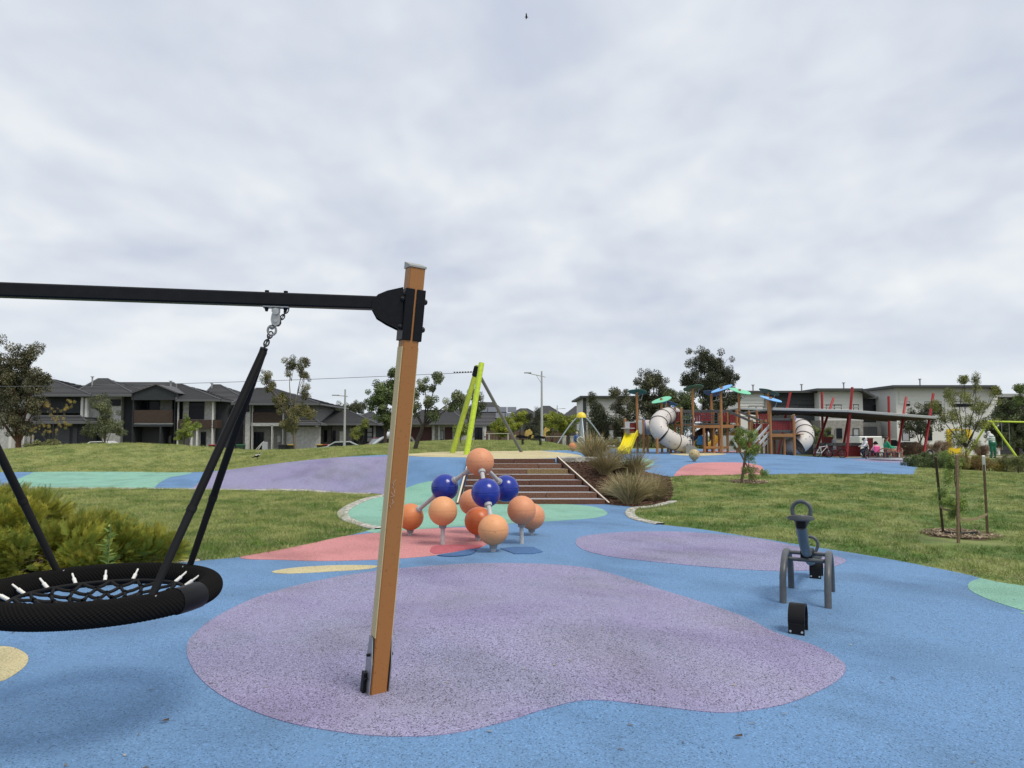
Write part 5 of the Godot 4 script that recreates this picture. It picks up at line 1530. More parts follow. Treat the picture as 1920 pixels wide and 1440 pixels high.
	# child with a pink pack
	o = Vector3(20.122, 0.471, -41)
	o.y = cc.y + 0.44
	var pk := thing("person", "small dark haired child with a bright pink backpack on the carousel", "person", Vector3(o.x, cc.y + 0.17, o.z))
	var pink := Color(0.72, 0.40, 0.52)
	fb = figure([[o + Vector3(0, 0.07, -0.06), o + Vector3(0, 0.30, -0.06), 0.11, 0.11, pink], [o + Vector3(0, 0.30, -0.06), o + Vector3(0, 0.40, -0.06), 0.08, 0.045, pink], [o + Vector3(0, 0.46, -0.06), o + Vector3(0, 0.50, -0.06), 0.085, 0.085, skin], [o + Vector3(-0.1, 0.3, -0.06), o + Vector3(-0.17, 0.12, -0.15), 0.045, 0.032, pink], [o + Vector3(0.1, 0.3, -0.06), o + Vector3(0.17, 0.12, -0.15), 0.045, 0.032, pink], [o + Vector3(-0.06, 0.05, -0.06), o + Vector3(-0.1, 0.05, -0.30), 0.065, 0.05, navy], [o + Vector3(-0.1, 0.05, -0.30), o + Vector3(-0.1, -0.2, -0.32), 0.045, 0.035, navy], [o + Vector3(0.06, 0.05, -0.06), o + Vector3(0.1, 0.05, -0.30), 0.065, 0.05, navy], [o + Vector3(0.1, 0.05, -0.30), o + Vector3(0.1, -0.2, -0.32), 0.045, 0.035, navy]], 0.022)
	hand(fb, o + Vector3(-0.17, 0.12, -0.15), Vector3(-0.2, -0.5, -0.8).normalized(), 0.7, skin)
	hand(fb, o + Vector3(0.17, 0.12, -0.15), Vector3(0.2, -0.5, -0.8).normalized(), 0.7, skin)
	mi(pk, "body", fb, cloth)
	b = MB.new()
	b.ball(o + Vector3(0, 0.515, -0.045), 0.10, 14)
	b.ball(o + Vector3(-0.1, 0.47, -0.04), 0.045, 8)
	b.ball(o + Vector3(0.1, 0.47, -0.04), 0.045, 8)
	mi(pk, "hair", b, mat("hair_black", Color(0.012, 0.010, 0.010), 0.5))
	b = MB.new()
	b.box(Transform3D(Basis(), o + Vector3(0, 0.17, 0.10)), Vector3(0.30, 0.34, 0.12), 0.03)
	mi(pk, "backpack", b, mat("pack_pink", Color(0.80, 0.11, 0.30), 0.6))
	# hooded child astride a bicycle
	var bk := bicycle("dark bicycle under the hooded child beside the carousel", dropped(Vector3(20.841, 0.16, -43.5)), 0.9, mat("bike_dark", Color(0.04, 0.04, 0.045), 0.4), 0.82)
	o = Vector3(20.759, 0.533, -43.5)
	o.y = H(o.x, o.z) + 0.62
	var sp := thing("person", "child in a white hooded top with black spots on a bicycle", "person", dropped(o))
	var wht := Color(0.62, 0.62, 0.62)
	fb = figure([[o + Vector3(0.04, 0.0, 0), o + Vector3(-0.02, 0.32, 0), 0.12, 0.125, wht], [o + Vector3(-0.02, 0.32, 0), o + Vector3(-0.04, 0.44, 0), 0.1, 0.06, wht], [o + Vector3(-0.05, 0.52, 0), o + Vector3(-0.04, 0.56, 0), 0.12, 0.115, wht], [o + Vector3(-0.12, 0.52, 0.0), o + Vector3(-0.15, 0.52, 0.0), 0.075, 0.07, Color(0.012, 0.012, 0.012)], [o + Vector3(-0.02, 0.32, 0.13), o + Vector3(-0.18, 0.14, 0.17), 0.055, 0.045, wht], [o + Vector3(-0.18, 0.14, 0.17), o + Vector3(-0.34, 0.1, 0.15), 0.045, 0.034, wht], [o + Vector3(-0.02, 0.32, -0.13), o + Vector3(-0.18, 0.14, -0.17), 0.055, 0.045, wht], [o + Vector3(-0.18, 0.14, -0.17), o + Vector3(-0.34, 0.1, -0.15), 0.045, 0.034, wht], [o + Vector3(0, -0.03, 0.07), o + Vector3(-0.26, -0.2, 0.1), 0.08, 0.06, navy], [o + Vector3(-0.26, -0.2, 0.1), o + Vector3(-0.18, -0.5, 0.1), 0.055, 0.04, navy], [o + Vector3(0, -0.03, -0.07), o + Vector3(-0.26, -0.12, -0.1), 0.08, 0.06, navy], [o + Vector3(-0.26, -0.12, -0.1), o + Vector3(-0.16, -0.38, -0.1), 0.055, 0.04, navy], [o + Vector3(-0.18, -0.52, 0.1), o + Vector3(-0.30, -0.54, 0.1), 0.04, 0.032, Color(0.03, 0.03, 0.03)]], 0.022)
	hand(fb, o + Vector3(-0.34, 0.1, 0.15), Vector3(-1, -0.1, 0).normalized(), 0.8, skin)
	hand(fb, o + Vector3(-0.34, 0.1, -0.15), Vector3(-1, -0.1, 0).normalized(), 0.8, skin)
	mi(sp, "body", fb, cloth)
	b = MB.new()
	var r := RandomNumberGenerator.new()
	r.seed = 3
	for k in 46:
		var dir := Vector3(r.randf_range(-1, 1), r.randf_range(-0.3, 0.9), r.randf_range(-0.2, 1)).normalized()
		var on_head := k < 16
		var c2 := o + (Vector3(-0.045, 0.54, 0) if on_head else Vector3(0.01, 0.04 + 0.30 * r.randf(), 0))
		if not on_head: dir.y = 0; dir = dir.normalized()
		b.ball(c2 + dir * (0.112 if on_head else 0.118), 0.026, 6)
	mi(sp, "spots", b, mat("spot_black", Color(0.012, 0.012, 0.012), 0.8))
	# someone bending by the far swing
	o = dropped(Vector3(28.832, 0.129, -44.5))
	var sw := thing("person", "person in a striped top and green trousers bending beside the lime swing", "person", o)
	var trs := Color(0.012, 0.13, 0.085)
	var hips := o + Vector3(0, 0.86, 0)
	var bones: Array = [[o + Vector3(-0.1, 0.06, 0), o + Vector3(-0.09, 0.46, 0.03), 0.05, 0.07, trs], [o + Vector3(-0.09, 0.46, 0.03), hips + Vector3(-0.08, 0, 0), 0.075, 0.12, trs], [o + Vector3(0.1, 0.06, 0.05), o + Vector3(0.1, 0.46, 0.06), 0.05, 0.07, trs], [o + Vector3(0.1, 0.46, 0.06), hips + Vector3(0.08, 0, 0), 0.075, 0.12, trs], [hips + Vector3(-0.06, 0.03, 0), hips + Vector3(0.06, 0.03, 0), 0.16, 0.16, trs], [hips + Vector3(-0.04, 0.46, -0.16), hips + Vector3(-0.04, 0.55, -0.2), 0.05, 0.05, skin], [hips + Vector3(-0.05, 0.64, -0.22), hips + Vector3(-0.05, 0.68, -0.22), 0.095, 0.095, Color(0.55, 0.55, 0.55)], [hips + Vector3(0.18, 0.38, -0.1), hips + Vector3(0.26, 0.14, -0.2), 0.055, 0.04, wht], [hips + Vector3(-0.2, 0.38, -0.1), hips + Vector3(-0.26, 0.14, -0.25), 0.055, 0.04, wht], [o + Vector3(-0.1, 0.05, 0), o + Vector3(-0.1, 0.04, -0.14), 0.045, 0.035, Color(0.05, 0.05, 0.05)], [o + Vector3(0.1, 0.05, 0.05), o + Vector3(0.1, 0.04, -0.09), 0.045, 0.035, Color(0.05, 0.05, 0.05)]]
	for k in 7: # the striped top, band by band
		bones.append([hips + Vector3(0, 0.1 + k * 0.055, -0.02 - k * 0.02), hips + Vector3(0, 0.13 + k * 0.055, -0.03 - k * 0.02), 0.16, 0.16, wht if k % 2 == 0 else Color(0.08, 0.22, 0.17)])
	fb = figure(bones, 0.025)
	hand(fb, hips + Vector3(0.26, 0.14, -0.2), Vector3(0.1, -0.9, -0.3).normalized(), 1.0, skin)
	hand(fb, hips + Vector3(-0.26, 0.14, -0.25), Vector3(-0.1, -0.9, -0.3).normalized(), 1.0, skin)
	mi(sw, "body", fb, cloth)
	# a walker in blue far behind the spinner
	o = dropped(Vector3(5, 0.641, -57))
	o.y = maxf(o.y, 0.0)
	var wb := thing("person", "person in a blue jacket and pale cap behind the spinner", "person", o)
	var bl := Color(0.02, 0.10, 0.32)
	fb = figure([[o + Vector3(-0.1, 0.06, 0), o + Vector3(-0.08, 0.48, 0), 0.05, 0.07, navy], [o + Vector3(-0.08, 0.48, 0), o + Vector3(-0.07, 0.9, 0), 0.075, 0.12, navy], [o + Vector3(0.1, 0.06, 0), o + Vector3(0.08, 0.48, 0), 0.05, 0.07, navy], [o + Vector3(0.08, 0.48, 0), o + Vector3(0.07, 0.9, 0), 0.075, 0.12, navy], [o + Vector3(0, 0.95, 0), o + Vector3(0, 1.32, 0), 0.17, 0.18, bl], [o + Vector3(0, 1.4, 0), o + Vector3(0, 1.5, 0), 0.06, 0.055, skin], [o + Vector3(0, 1.6, 0), o + Vector3(0, 1.65, 0), 0.095, 0.095, Color(0.5, 0.46, 0.38)], [o + Vector3(0.2, 1.36, 0), o + Vector3(0.27, 1.1, 0.02), 0.065, 0.05, bl], [o + Vector3(0.27, 1.1, 0.02), o + Vector3(0.26, 0.86, 0.1), 0.05, 0.036, bl], [o + Vector3(-0.2, 1.36, 0), o + Vector3(-0.27, 1.1, 0.02), 0.065, 0.05, bl], [o + Vector3(-0.27, 1.1, 0.02), o + Vector3(-0.26, 0.86, 0.1), 0.05, 0.036, bl]], 0.028)
	hand(fb, o + Vector3(0.26, 0.86, 0.1), Vector3(0, -1, 0.1).normalized(), 1.0, skin)
	hand(fb, o + Vector3(-0.26, 0.86, 0.1), Vector3(0.05, -1, 0.1).normalized(), 1.0, skin)
	mi(wb, "body", fb, cloth)
	bicycle("white framed bicycle leaning by the shelter pole", dropped(Vector3(19.061, 0.358, -45.5)), 0.25, mat("bike_white", Color(0.6, 0.58, 0.58), 0.4), 0.9)
	bicycle("black bicycle standing in front of the barbecue counter", dropped(Vector3(19.681, 0.301, -45.2)), -0.5, mat("bike_dark", Color(0.04, 0.04, 0.045), 0.4), 0.8)

func bicycle(label: String, at: Vector3, yaw: float, m: Material, s: float) -> Node3D:
	var t := thing("bicycle", label, "bicycle", at)
	var q := func(x: float, y: float, z: float) -> Vector3: return at + Basis(Vector3.UP, yaw) * (Vector3(x, y, z) * s)
	for x: float in [-0.5, 0.5]:
		var b := MB.new()
		var p: Array = []
		for k in 24: p.append(q.call(x + cos(TAU * k / 24) * 0.31, 0.33 + sin(TAU * k / 24) * 0.31, 0))
		b.tube(p, 0.024, 6, false, true)
		var w := mi(t, "wheel", b, mat("tyre", Color(0.012, 0.012, 0.012), 0.8))
		b = MB.new()
		for k in 8: b.tube([q.call(x, 0.33, 0), q.call(x + cos(TAU * k / 8) * 0.3, 0.33 + sin(TAU * k / 8) * 0.3, 0)], 0.004, 3)
		mi(w, "spokes", b, steel())
	var f := MB.new()
	for e: Array in [[[-0.5, 0.33, 0], [-0.12, 0.3, 0]], [[-0.5, 0.33, 0], [-0.22, 0.72, 0]], [[-0.12, 0.3, 0], [-0.24, 0.8, 0]], [[-0.12, 0.3, 0], [0.33, 0.72, 0]], [[-0.22, 0.7, 0], [0.32, 0.78, 0]], [[0.5, 0.33, 0], [0.31, 0.88, 0]]]:
		f.tube([q.call(e[0][0], e[0][1], e[0][2]), q.call(e[1][0], e[1][1], e[1][2])], 0.02, 6)
	mi(t, "frame", f, m)
	f = MB.new()
	f.tube([q.call(0.3, 0.9, -0.27), q.call(0.33, 0.94, -0.1), q.call(0.33, 0.94, 0.1), q.call(0.3, 0.9, 0.27)], 0.015, 6)
	mi(t, "handlebar", f, black_steel())
	f = MB.new()
	f.ball(q.call(-0.25, 0.84, 0), 0.12 * s, 10, Vector3(1, 0.35, 0.7))
	mi(t, "saddle", f, black_steel())
	return t
func make_far_swing() -> void:
	var lime := mat("lime", Color(0.50, 0.66, 0.03), 0.45)
	var t := thing("swing_set", "lime green steel swing set behind the hedge on the right", "swing", Vector3(29.217, 0.09, -45))
	var top := Vector3(29.059, 2.309, -45)
	var b := MB.new()
	b.tube([top - Vector3(0.15, 0, 0), top + Vector3(4.3, -0.1, 0.1)], 0.055, 10)
	mi(t, "beam", b, lime)
	for x: float in [0.0, 4.0]:
		for s: float in [-1.0, 1.0]:
			b = MB.new()
			var lo := top + Vector3(x + s * 0.95, 0, s * 1.0)
			b.tube([dropped(lo, -0.05), top + Vector3(x + s * 0.06, 0.0, s * 0.03)], 0.06, 10)
			mi(t, "leg", b, lime)
	for x: float in [0.7, 1.15, 2.4, 2.85]:
		b = MB.new()
		b.tube([top + Vector3(x, -0.03, 0), top + Vector3(x, -1.75, 0)], 0.012, 5)
		mi(t, "chain", b, steel())
	for x: float in [0.925, 2.625]:
		b = MB.new()
		b.box(Transform3D(Basis(), top + Vector3(x, -1.77, 0)), Vector3(0.48, 0.04, 0.2), 0.015)
		mi(t, "seat", b, black_steel())
	var y := thing("play_arch", "yellow play arch with a round cut-out, seen through the sparse tree", "play equipment", Vector3(29.8, 0.09, -50))
	b = MB.new()
	var o := Vector3(29.767, 0.675, -50)
	b.prism(PackedVector2Array([Vector2(-0.42, -0.5), Vector2(0.46, -0.5), Vector2(0.46, 0.02), Vector2(0.2, -0.12), Vector2(-0.05, -0.08), Vector2(-0.18, 0.15), Vector2(-0.12, 1.1), Vector2(-0.42, 1.1)]), -0.08, 0.08, Transform3D(Basis(), o))
	mi(y, "panel", b, mat("arch_yellow", Color(0.80, 0.55, 0.02), 0.4))
	b = MB.new()
	b.prism(PackedVector2Array([Vector2(0.9, 0.5), Vector2(1.15, 0.5), Vector2(1.2, 1.1), Vector2(0.85, 1.1)]), -0.08, 0.08, Transform3D(Basis(), o))
	b.bx(o.x - 0.4, o.y + 1.1, o.z - 0.08, o.x + 1.2, o.y + 1.2, o.z + 0.08)
	mi(y, "crossbar", b, mat("arch_yellow", Color(0.80, 0.55, 0.02), 0.4))

var tufts := {}
func tuft(kind: String) -> ArrayMesh: # a spray of leaves in a ball of radius 1
	if tufts.has(kind): return tufts[kind]
	var r := RandomNumberGenerator.new()
	r.seed = kind.hash() % 1000
	var b := MB.new()
	var spec: Array = {"gum": [70, 0.42, 0.085, 0.7], "round": [80, 0.26, 0.15, 0.1], "fine": [110, 0.34, 0.045, 0.25], "small": [70, 0.2, 0.1, 0.1]}[kind]
	for i in spec[0] * 2:
		var d := Vector3(r.randfn(), r.randfn(), r.randfn()).normalized()
		var o := d * pow(r.randf(), 0.45) * 0.85
		var dir := (d * 0.6 + Vector3(r.randf_range(-1, 1), r.randf_range(-1, 1) - spec[3], r.randf_range(-1, 1))).normalized()
		var side := dir.cross(Vector3(r.randf_range(-1, 1), r.randf_range(-1, 1), r.randf_range(-1, 1))).normalized() * float(spec[2])
		var up := dir.cross(side) * 0.25
		var L: float = spec[1] * r.randf_range(0.7, 1.25)
		var g := r.randf_range(0.72, 1.28)
		b.col = Color(g * r.randf_range(0.92, 1.08), g, g * r.randf_range(0.8, 1.1))
		b.tri(o, o + dir * L * 0.45 + side + up, o + dir * L)
		b.tri(o, o + dir * L, o + dir * L * 0.45 - side + up)
	tufts[kind] = b.mesh()
	return tufts[kind]
func leaf_mat() -> StandardMaterial3D:
	var m := vmat("leaf", Color(1, 1, 1), 0.6)
	m.backlight_enabled = true
	m.backlight = Color(0.16, 0.18, 0.06)
	return m
func foliage(t: Node, nm: String, blobs: Array, kind: String, cl: float, dens: float, c1: Color, c2: Color, sd: int, shell := 0.5) -> void:
	var r := RandomNumberGenerator.new()
	r.seed = sd
	var xs: Array = []
	var cs: Array = []
	cl *= 0.8
	for q: Array in blobs:
		var rx: float = q[1]; var ry: float = q[2]
		var n := int(1.15 * dens * rx * rx * ry / pow(cl, 3.0)) + 8
		var lobes: Array = [] # the crown gathers in smaller heads with air between them
		var nl := clampi(int(rx * ry / (cl * cl) * 1.3), 4, 26)
		for i in nl:
			var d := Vector3(r.randfn(), r.randfn(), r.randfn()).normalized() * pow(r.randf(), 0.36)
			lobes.append([d * Vector3(rx, ry, rx) * 0.80, r.randf_range(0.12, 0.46), r.randf_range(0.75, 1.3)])
		for i in n:
			var d := Vector3(r.randfn(), r.randfn(), r.randfn()).normalized()
			var lb: Array = lobes[r.randi() % nl]
			var p: Vector3 = q[0] + lb[0] + d * Vector3(rx, lerpf(ry, rx, 0.3), rx) * lb[1] * pow(r.randf(), shell) * r.randf_range(0.8, 1.3)
			if r.randf() < 0.3: p = q[0] + d * Vector3(rx, ry, rx) * r.randf_range(0.3, 1.15)
			var bs := Basis.from_euler(Vector3(r.randf_range(-0.5, 0.5), r.randf() * TAU, r.randf_range(-0.5, 0.5))) * (cl * r.randf_range(0.55, 1.2))
			xs.append(Transform3D(bs, p))
			var c: Color = c1.lerp(c2, r.randf()) * float(lb[2]) * 1.45
			cs.append(Color(c.r, c.g, c.b))
	multi(t, nm, tuft(kind), leaf_mat(), xs, cs)
func limb(b: MB, a: Vector3, e: Vector3, r0: float, r1: float, r: RandomNumberGenerator, bow := 0.1) -> void:
	var p: Array = []
	var rs: Array = []
	var L := a.distance_to(e)
	var off := Vector3(r.randf_range(-1, 1), r.randf_range(0.2, 1), r.randf_range(-1, 1)) * L * bow
	for k in 7:
		var s := k / 6.0
		p.append(a.lerp(e, s) + off * sin(PI * s) + Vector3(r.randf_range(-1, 1), 0, r.randf_range(-1, 1)) * L * 0.012)
		rs.append(lerpf(r0, r1, s))
	b.tube(p, rs, 8)
func tree(nm: String, label: String, base: Vector3, fork: float, tr: float, blobs: Array, kind: String, cl: float, dens: float, c1: Color, c2: Color, bark: Color, sd: int, group := "", cat := "tree") -> Node3D:
	base.y = H(base.x, base.z)
	for q: Array in blobs:
		q[1] *= 1.16
		q[2] *= 1.16
	var t := thing(nm, label, cat, base, group)
	var r := RandomNumberGenerator.new()
	r.seed = sd
	var b := MB.new()
	var ctr := Vector3.ZERO
	for q: Array in blobs: ctr += q[0] / blobs.size()
	var f := Vector3(lerpf(base.x, ctr.x, 0.5), base.y + fork, lerpf(base.z, ctr.z, 0.5))
	limb(b, base - Vector3(0, 0.06, 0), f, tr, tr * 0.72, r, 0.02)
	for q: Array in blobs:
		var e: Vector3 = q[0]
		limb(b, f + Vector3(0, -0.05, 0), e, tr * 0.42, tr * 0.10, r, 0.08)
		for k in 4:
			var d := Vector3(r.randfn(), r.randfn() + 0.3, r.randfn()).normalized()
			limb(b, f.lerp(e, 0.75), e + d * Vector3(q[1], q[2], q[1]) * 0.8, tr * 0.13, tr * 0.04, r, 0.06)
	mi(t, "trunk", b, mat("bark_%s" % bark.to_html(), bark, 0.9, 0.0, "grain", 1.0))
	foliage(t, "crown", blobs, kind, cl, dens, c1, c2, sd + 1)
	return t

func make_trees() -> void:
	var gum1 := Color(0.045, 0.058, 0.026); var gum2 := Color(0.115, 0.125, 0.06)
	var dk1 := Color(0.022, 0.030, 0.016); var dk2 := Color(0.07, 0.078, 0.036)
	var yg1 := Color(0.10, 0.13, 0.015); var yg2 := Color(0.24, 0.26, 0.03)
	var bark := Color(0.10, 0.07, 0.05); var grey := Color(0.16, 0.145, 0.13)
	tree("gum_tree", "big dark gum tree at the left edge with a reddish trunk", Vector3(-29.201, 0.006, -44), 1.0, 0.2, [[Vector3(-31.215, 5.154, -44), 1.333, 1.651], [Vector3(-29.971, 5.794, -44), 0.952, 0.889], [Vector3(-28.872, 6.179, -44), 0.635, 0.952], [Vector3(-28.582, 4.675, -44), 0.762, 0.889], [Vector3(-29.73, 4.038, -44), 1.206, 1.27], [Vector3(-28.264, 3.243, -44), 0.571, 0.698], [Vector3(-29.974, 2.449, -44), 1.079, 0.762], [Vector3(-28.779, 1.974, -44), 0.635, 0.381]], "gum", 0.42, 0.75, Color(0.034, 0.036, 0.02), Color(0.10, 0.092, 0.05), Color(0.16, 0.075, 0.045), 11)
	tree("young_tree", "sparse young tree with yellow and orange leaves in front of the garage", Vector3(-25.469, 0.113, -41), 0.5, 0.035, [[Vector3(-25.517, 1.942, -41), 0.75, 0.5], [Vector3(-26.216, 1.706, -41), 0.5, 0.4], [Vector3(-25.194, 2.68, -41), 0.55, 0.5], [Vector3(-25.69, 3.213, -41), 0.3, 0.3], [Vector3(-24.684, 3.213, -41), 0.3, 0.4], [Vector3(-24.823, 2.296, -41), 0.5, 0.35]], "small", 0.12, 0.02, Color(0.17, 0.16, 0.04), Color(0.27, 0.18, 0.05), grey, 12)
	tree("gum_tree", "grey green tree with an upper and a lower tier before the pale wall", Vector3(-24.52, 0.006, -45), 0.7, 0.07, [[Vector3(-25.012, 3.347, -45), 0.649, 0.39], [Vector3(-24.67, 2.893, -45), 0.584, 0.39], [Vector3(-25.28, 1.888, -45), 0.779, 0.357], [Vector3(-24.243, 1.888, -45), 0.779, 0.422], [Vector3(-24.645, 2.244, -45), 0.455, 0.39]], "gum", 0.3, 0.5, gum1, gum2, grey, 13)
	tree("young_tree", "small bright green tree in front of the brown balconies", Vector3(-20.463, 0.003, -46), 0.5, 0.05, [[Vector3(-20.208, 1.831, -46), 0.564, 0.465], [Vector3(-20.592, 1.401, -46), 0.398, 0.431], [Vector3(-20.09, 2.327, -46), 0.266, 0.332], [Vector3(-19.683, 1.996, -46), 0.299, 0.266]], "round", 0.2, 0.3, Color(0.10, 0.145, 0.025), Color(0.21, 0.25, 0.05), bark, 14)
	tree("gum_tree", "tall open gum tree with bare pale branches beside the last two storey house", Vector3(-13.924, 0, -48), 2.2, 0.12, [[Vector3(-13.633, 6.115, -48), 0.45, 0.762], [Vector3(-14.429, 5.905, -48), 0.485, 0.554], [Vector3(-16.049, 5.312, -48), 0.346, 0.381], [Vector3(-15.791, 4.616, -48), 0.416, 0.277], [Vector3(-13.355, 4.269, -48), 0.45, 0.45], [Vector3(-14.903, 3.678, -48), 0.762, 0.346], [Vector3(-13.848, 2.882, -48), 0.97, 0.554], [Vector3(-14.522, 2.017, -48), 0.762, 0.416], [Vector3(-13.479, 5.312, -48), 0.312, 0.346]], "gum", 0.32, 0.42, Color(0.05, 0.055, 0.018), Color(0.14, 0.125, 0.05), Color(0.28, 0.24, 0.2), 15)
	tree("gum_tree", "dense green tree directly behind the swing post", Vector3(-8.908, 0.475, -52), 1.0, 0.14, [[Vector3(-8.827, 4.123, -52), 1.201, 1.051], [Vector3(-9.571, 3.559, -52), 0.675, 0.825], [Vector3(-8.357, 5.819, -52), 0.45, 0.45], [Vector3(-8.697, 2.622, -52), 0.9, 0.6]], "round", 0.42, 0.75, Color(0.035, 0.055, 0.018), Color(0.10, 0.135, 0.045), bark, 16)
	tree("forked_tree", "wind-swept forked tree with silvery leaves right of the swing post", Vector3(-3.82, 0.895, -29), 0.95, 0.09, [[Vector3(-4.024, 3.173, -29), 0.418, 0.418], [Vector3(-3.46, 3.446, -29), 0.377, 0.335], [Vector3(-2.896, 3.74, -29), 0.209, 0.188], [Vector3(-3.976, 2.544, -29), 0.335, 0.293], [Vector3(-3.246, 2.816, -29), 0.335, 0.209], [Vector3(-2.345, 2.69, -29), 0.335, 0.251], [Vector3(-2.053, 2.942, -29), 0.23, 0.209], [Vector3(-3.096, 2.335, -29), 0.188, 0.188]], "round", 0.24, 0.55, Color(0.045, 0.065, 0.025), Color(0.17, 0.19, 0.11), Color(0.075, 0.06, 0.05), 17)
	tree("gum_tree", "loose crowned tree beyond the lime zipline legs", Vector3(-3.187, 0.567, -54), 1.4, 0.1, [[Vector3(-3.704, 4.029, -54), 0.701, 0.545], [Vector3(-2.731, 4.341, -54), 0.545, 0.545], [Vector3(-3.116, 3.171, -54), 0.857, 0.468], [Vector3(-2.144, 3.639, -54), 0.351, 0.39]], "gum", 0.36, 0.5, gum1, Color(0.13, 0.14, 0.08), bark, 18)
	tree("young_tree", "thin green street tree between the lime zipline legs", Vector3(-2.653, 1.065, -38), 1.0, 0.025, [[Vector3(-2.572, 1.773, -38), 0.356, 0.494], [Vector3(-2.79, 1.5, -38), 0.247, 0.247]], "round", 0.24, 0.3, Color(0.07, 0.10, 0.02), Color(0.16, 0.19, 0.05), bark, 19)
	tree("young_tree", "slender green street tree before the single storey house", Vector3(-11.448, -0.232, -56), 0.8, 0.05, [[Vector3(-11.613, 1.782, -56), 0.485, 0.444], [Vector3(-11.136, 2.305, -56), 0.323, 0.323], [Vector3(-11.891, 1.5, -56), 0.323, 0.242]], "round", 0.28, 0.4, Color(0.08, 0.105, 0.02), Color(0.19, 0.2, 0.05), bark, 20)
	var k := 0
	for q: Array in [[938, 797, 22, 20, 62, "yellow green street tree in front of the solar panel roof"], [975, 788, 18, 22, 64, "yellow green street tree left of the dark conifer"], [1035, 790, 22, 20, 64, "yellow green street tree right of the dark conifer"], [1066, 795, 20, 18, 65, "yellow green street tree behind the spinner's left arm"]]:
		var w := func(px: float, py: float, d: float) -> Vector3: return Vector3((px - 960.0) / 1386.0 * d, 1.5 + (815.0 - py) / 1386.0 * d, -d)
		var s: float = q[4] / 1386.0
		tree("street_tree", q[5], Vector3((q[0] - 960.0) * s, 0, -q[4]), 1.3, 0.07, [[w.call(q[0], q[1], q[4]), q[2] * s, q[3] * s * 0.7], [w.call(q[0] - 8, q[1] + 12, q[4]), q[2] * s * 0.8, q[3] * s * 0.5], [w.call(q[0] + 8, q[1] - 8, q[4] + 1.0), q[2] * s * 0.6, q[3] * s * 0.5]], "round", 0.34, 0.6, yg1, yg2, bark, 30 + k, "yellow green street trees")
		k += 1
	tree("conifer", "dark narrow conifer standing by the street lamp", Vector3(1.633, 0.529, -54), 0.8, 0.09, [[Vector3(1.674, 2.86, -54), 0.506, 0.545], [Vector3(1.556, 2.082, -54), 0.779, 0.623], [Vector3(1.555, 1.384, -54), 0.857, 0.39]], "fine", 0.38, 0.9, Color(0.018, 0.022, 0.013), Color(0.05, 0.056, 0.03), bark, 40)
	tree("dark_tree", "dark pointed tree left of the weatherboard house corner", Vector3(6.997, -0.45, -60), 0.8, 0.12, [[Vector3(6.628, 4.223, -60), 0.39, 0.606], [Vector3(6.924, 3.227, -60), 0.866, 0.779], [Vector3(7.131, 2.147, -60), 1.126, 0.866], [Vector3(7.556, 1.285, -60), 1.039, 0.433]], "gum", 0.42, 0.75, dk1, dk2, bark, 41)
	tree("dark_tree", "dark rounded tree behind the yellow slide", Vector3(8.559, -0.341, -58), 0.8, 0.14, [[Vector3(8.462, 4.426, -58), 0.67, 0.921], [Vector3(8.573, 2.96, -58), 0.921, 1.088], [Vector3(8.852, 1.625, -58), 1.004, 0.67], [Vector3(9.414, 3.378, -58), 0.586, 0.753]], "gum", 0.42, 0.75, Color(0.03, 0.036, 0.018), Color(0.085, 0.085, 0.04), bark, 42)
	tree("gum_tree", "olive gum tree above the crawl tube", Vector3(11.229, -0.45, -60), 1.5, 0.18, [[Vector3(10.765, 5.961, -60), 0.866, 0.779], [Vector3(11.715, 5.526, -60), 1.039, 0.779], [Vector3(12.353, 4.657, -60), 0.866, 0.693], [Vector3(11.343, 3.66, -60), 1.299, 1.039], [Vector3(10.619, 4.657, -60), 0.866, 0.779], [Vector3(11.889, 2.363, -60), 1.299, 0.866]], "gum", 0.45, 0.75, Color(0.034, 0.04, 0.022), Color(0.10, 0.10, 0.052), bark, 43)
	tree("shrub_tree", "bushy green tree behind the mint leaf roof", Vector3(11.978, 0.476, -52), 0.8, 0.1, [[Vector3(11.341, 4.01, -52), 0.675, 0.6], [Vector3(12.203, 3.86, -52), 0.75, 0.675], [Vector3(12.833, 3.372, -52), 0.6, 0.525], [Vector3(11.808, 2.622, -52), 1.126, 0.9]], "round", 0.38, 0.75, Color(0.035, 0.055, 0.015), Color(0.12, 0.14, 0.05), bark, 44)
	tree("gum_tree", "tallest dark gum tree rising behind the rope bridge", Vector3(16.736, -0.45, -62), 2.0, 0.25, [[Vector3(16.088, 7.777, -62), 1.163, 0.984], [Vector3(17.288, 7.1, -62), 1.253, 1.163], [Vector3(15.166, 6.379, -62), 0.805, 0.626], [Vector3(16.366, 5.75, -62), 1.61, 1.163], [Vector3(18.167, 6.109, -62), 0.716, 0.984], [Vector3(18.45, 4.627, -62), 0.716, 0.716], [Vector3(16.781, 3.955, -62), 1.521, 1.163], [Vector3(17.422, 2.391, -62), 1.342, 0.984], [Vector3(14.713, 6.109, -62), 0.447, 0.358]], "gum", 0.46, 0.75, dk1, Color(0.06, 0.066, 0.034), bark, 45)
	tree("dark_tree", "dark tree beside the end of the shelter roof", Vector3(31.813, -0.394, -58), 1.2, 0.12, [[Vector3(32.001, 3.169, -58), 0.67, 0.753], [Vector3(31.536, 1.917, -58), 0.837, 0.837], [Vector3(32.505, 2.125, -58), 0.67, 0.921]], "gum", 0.42, 0.6, dk1, dk2, bark, 46)
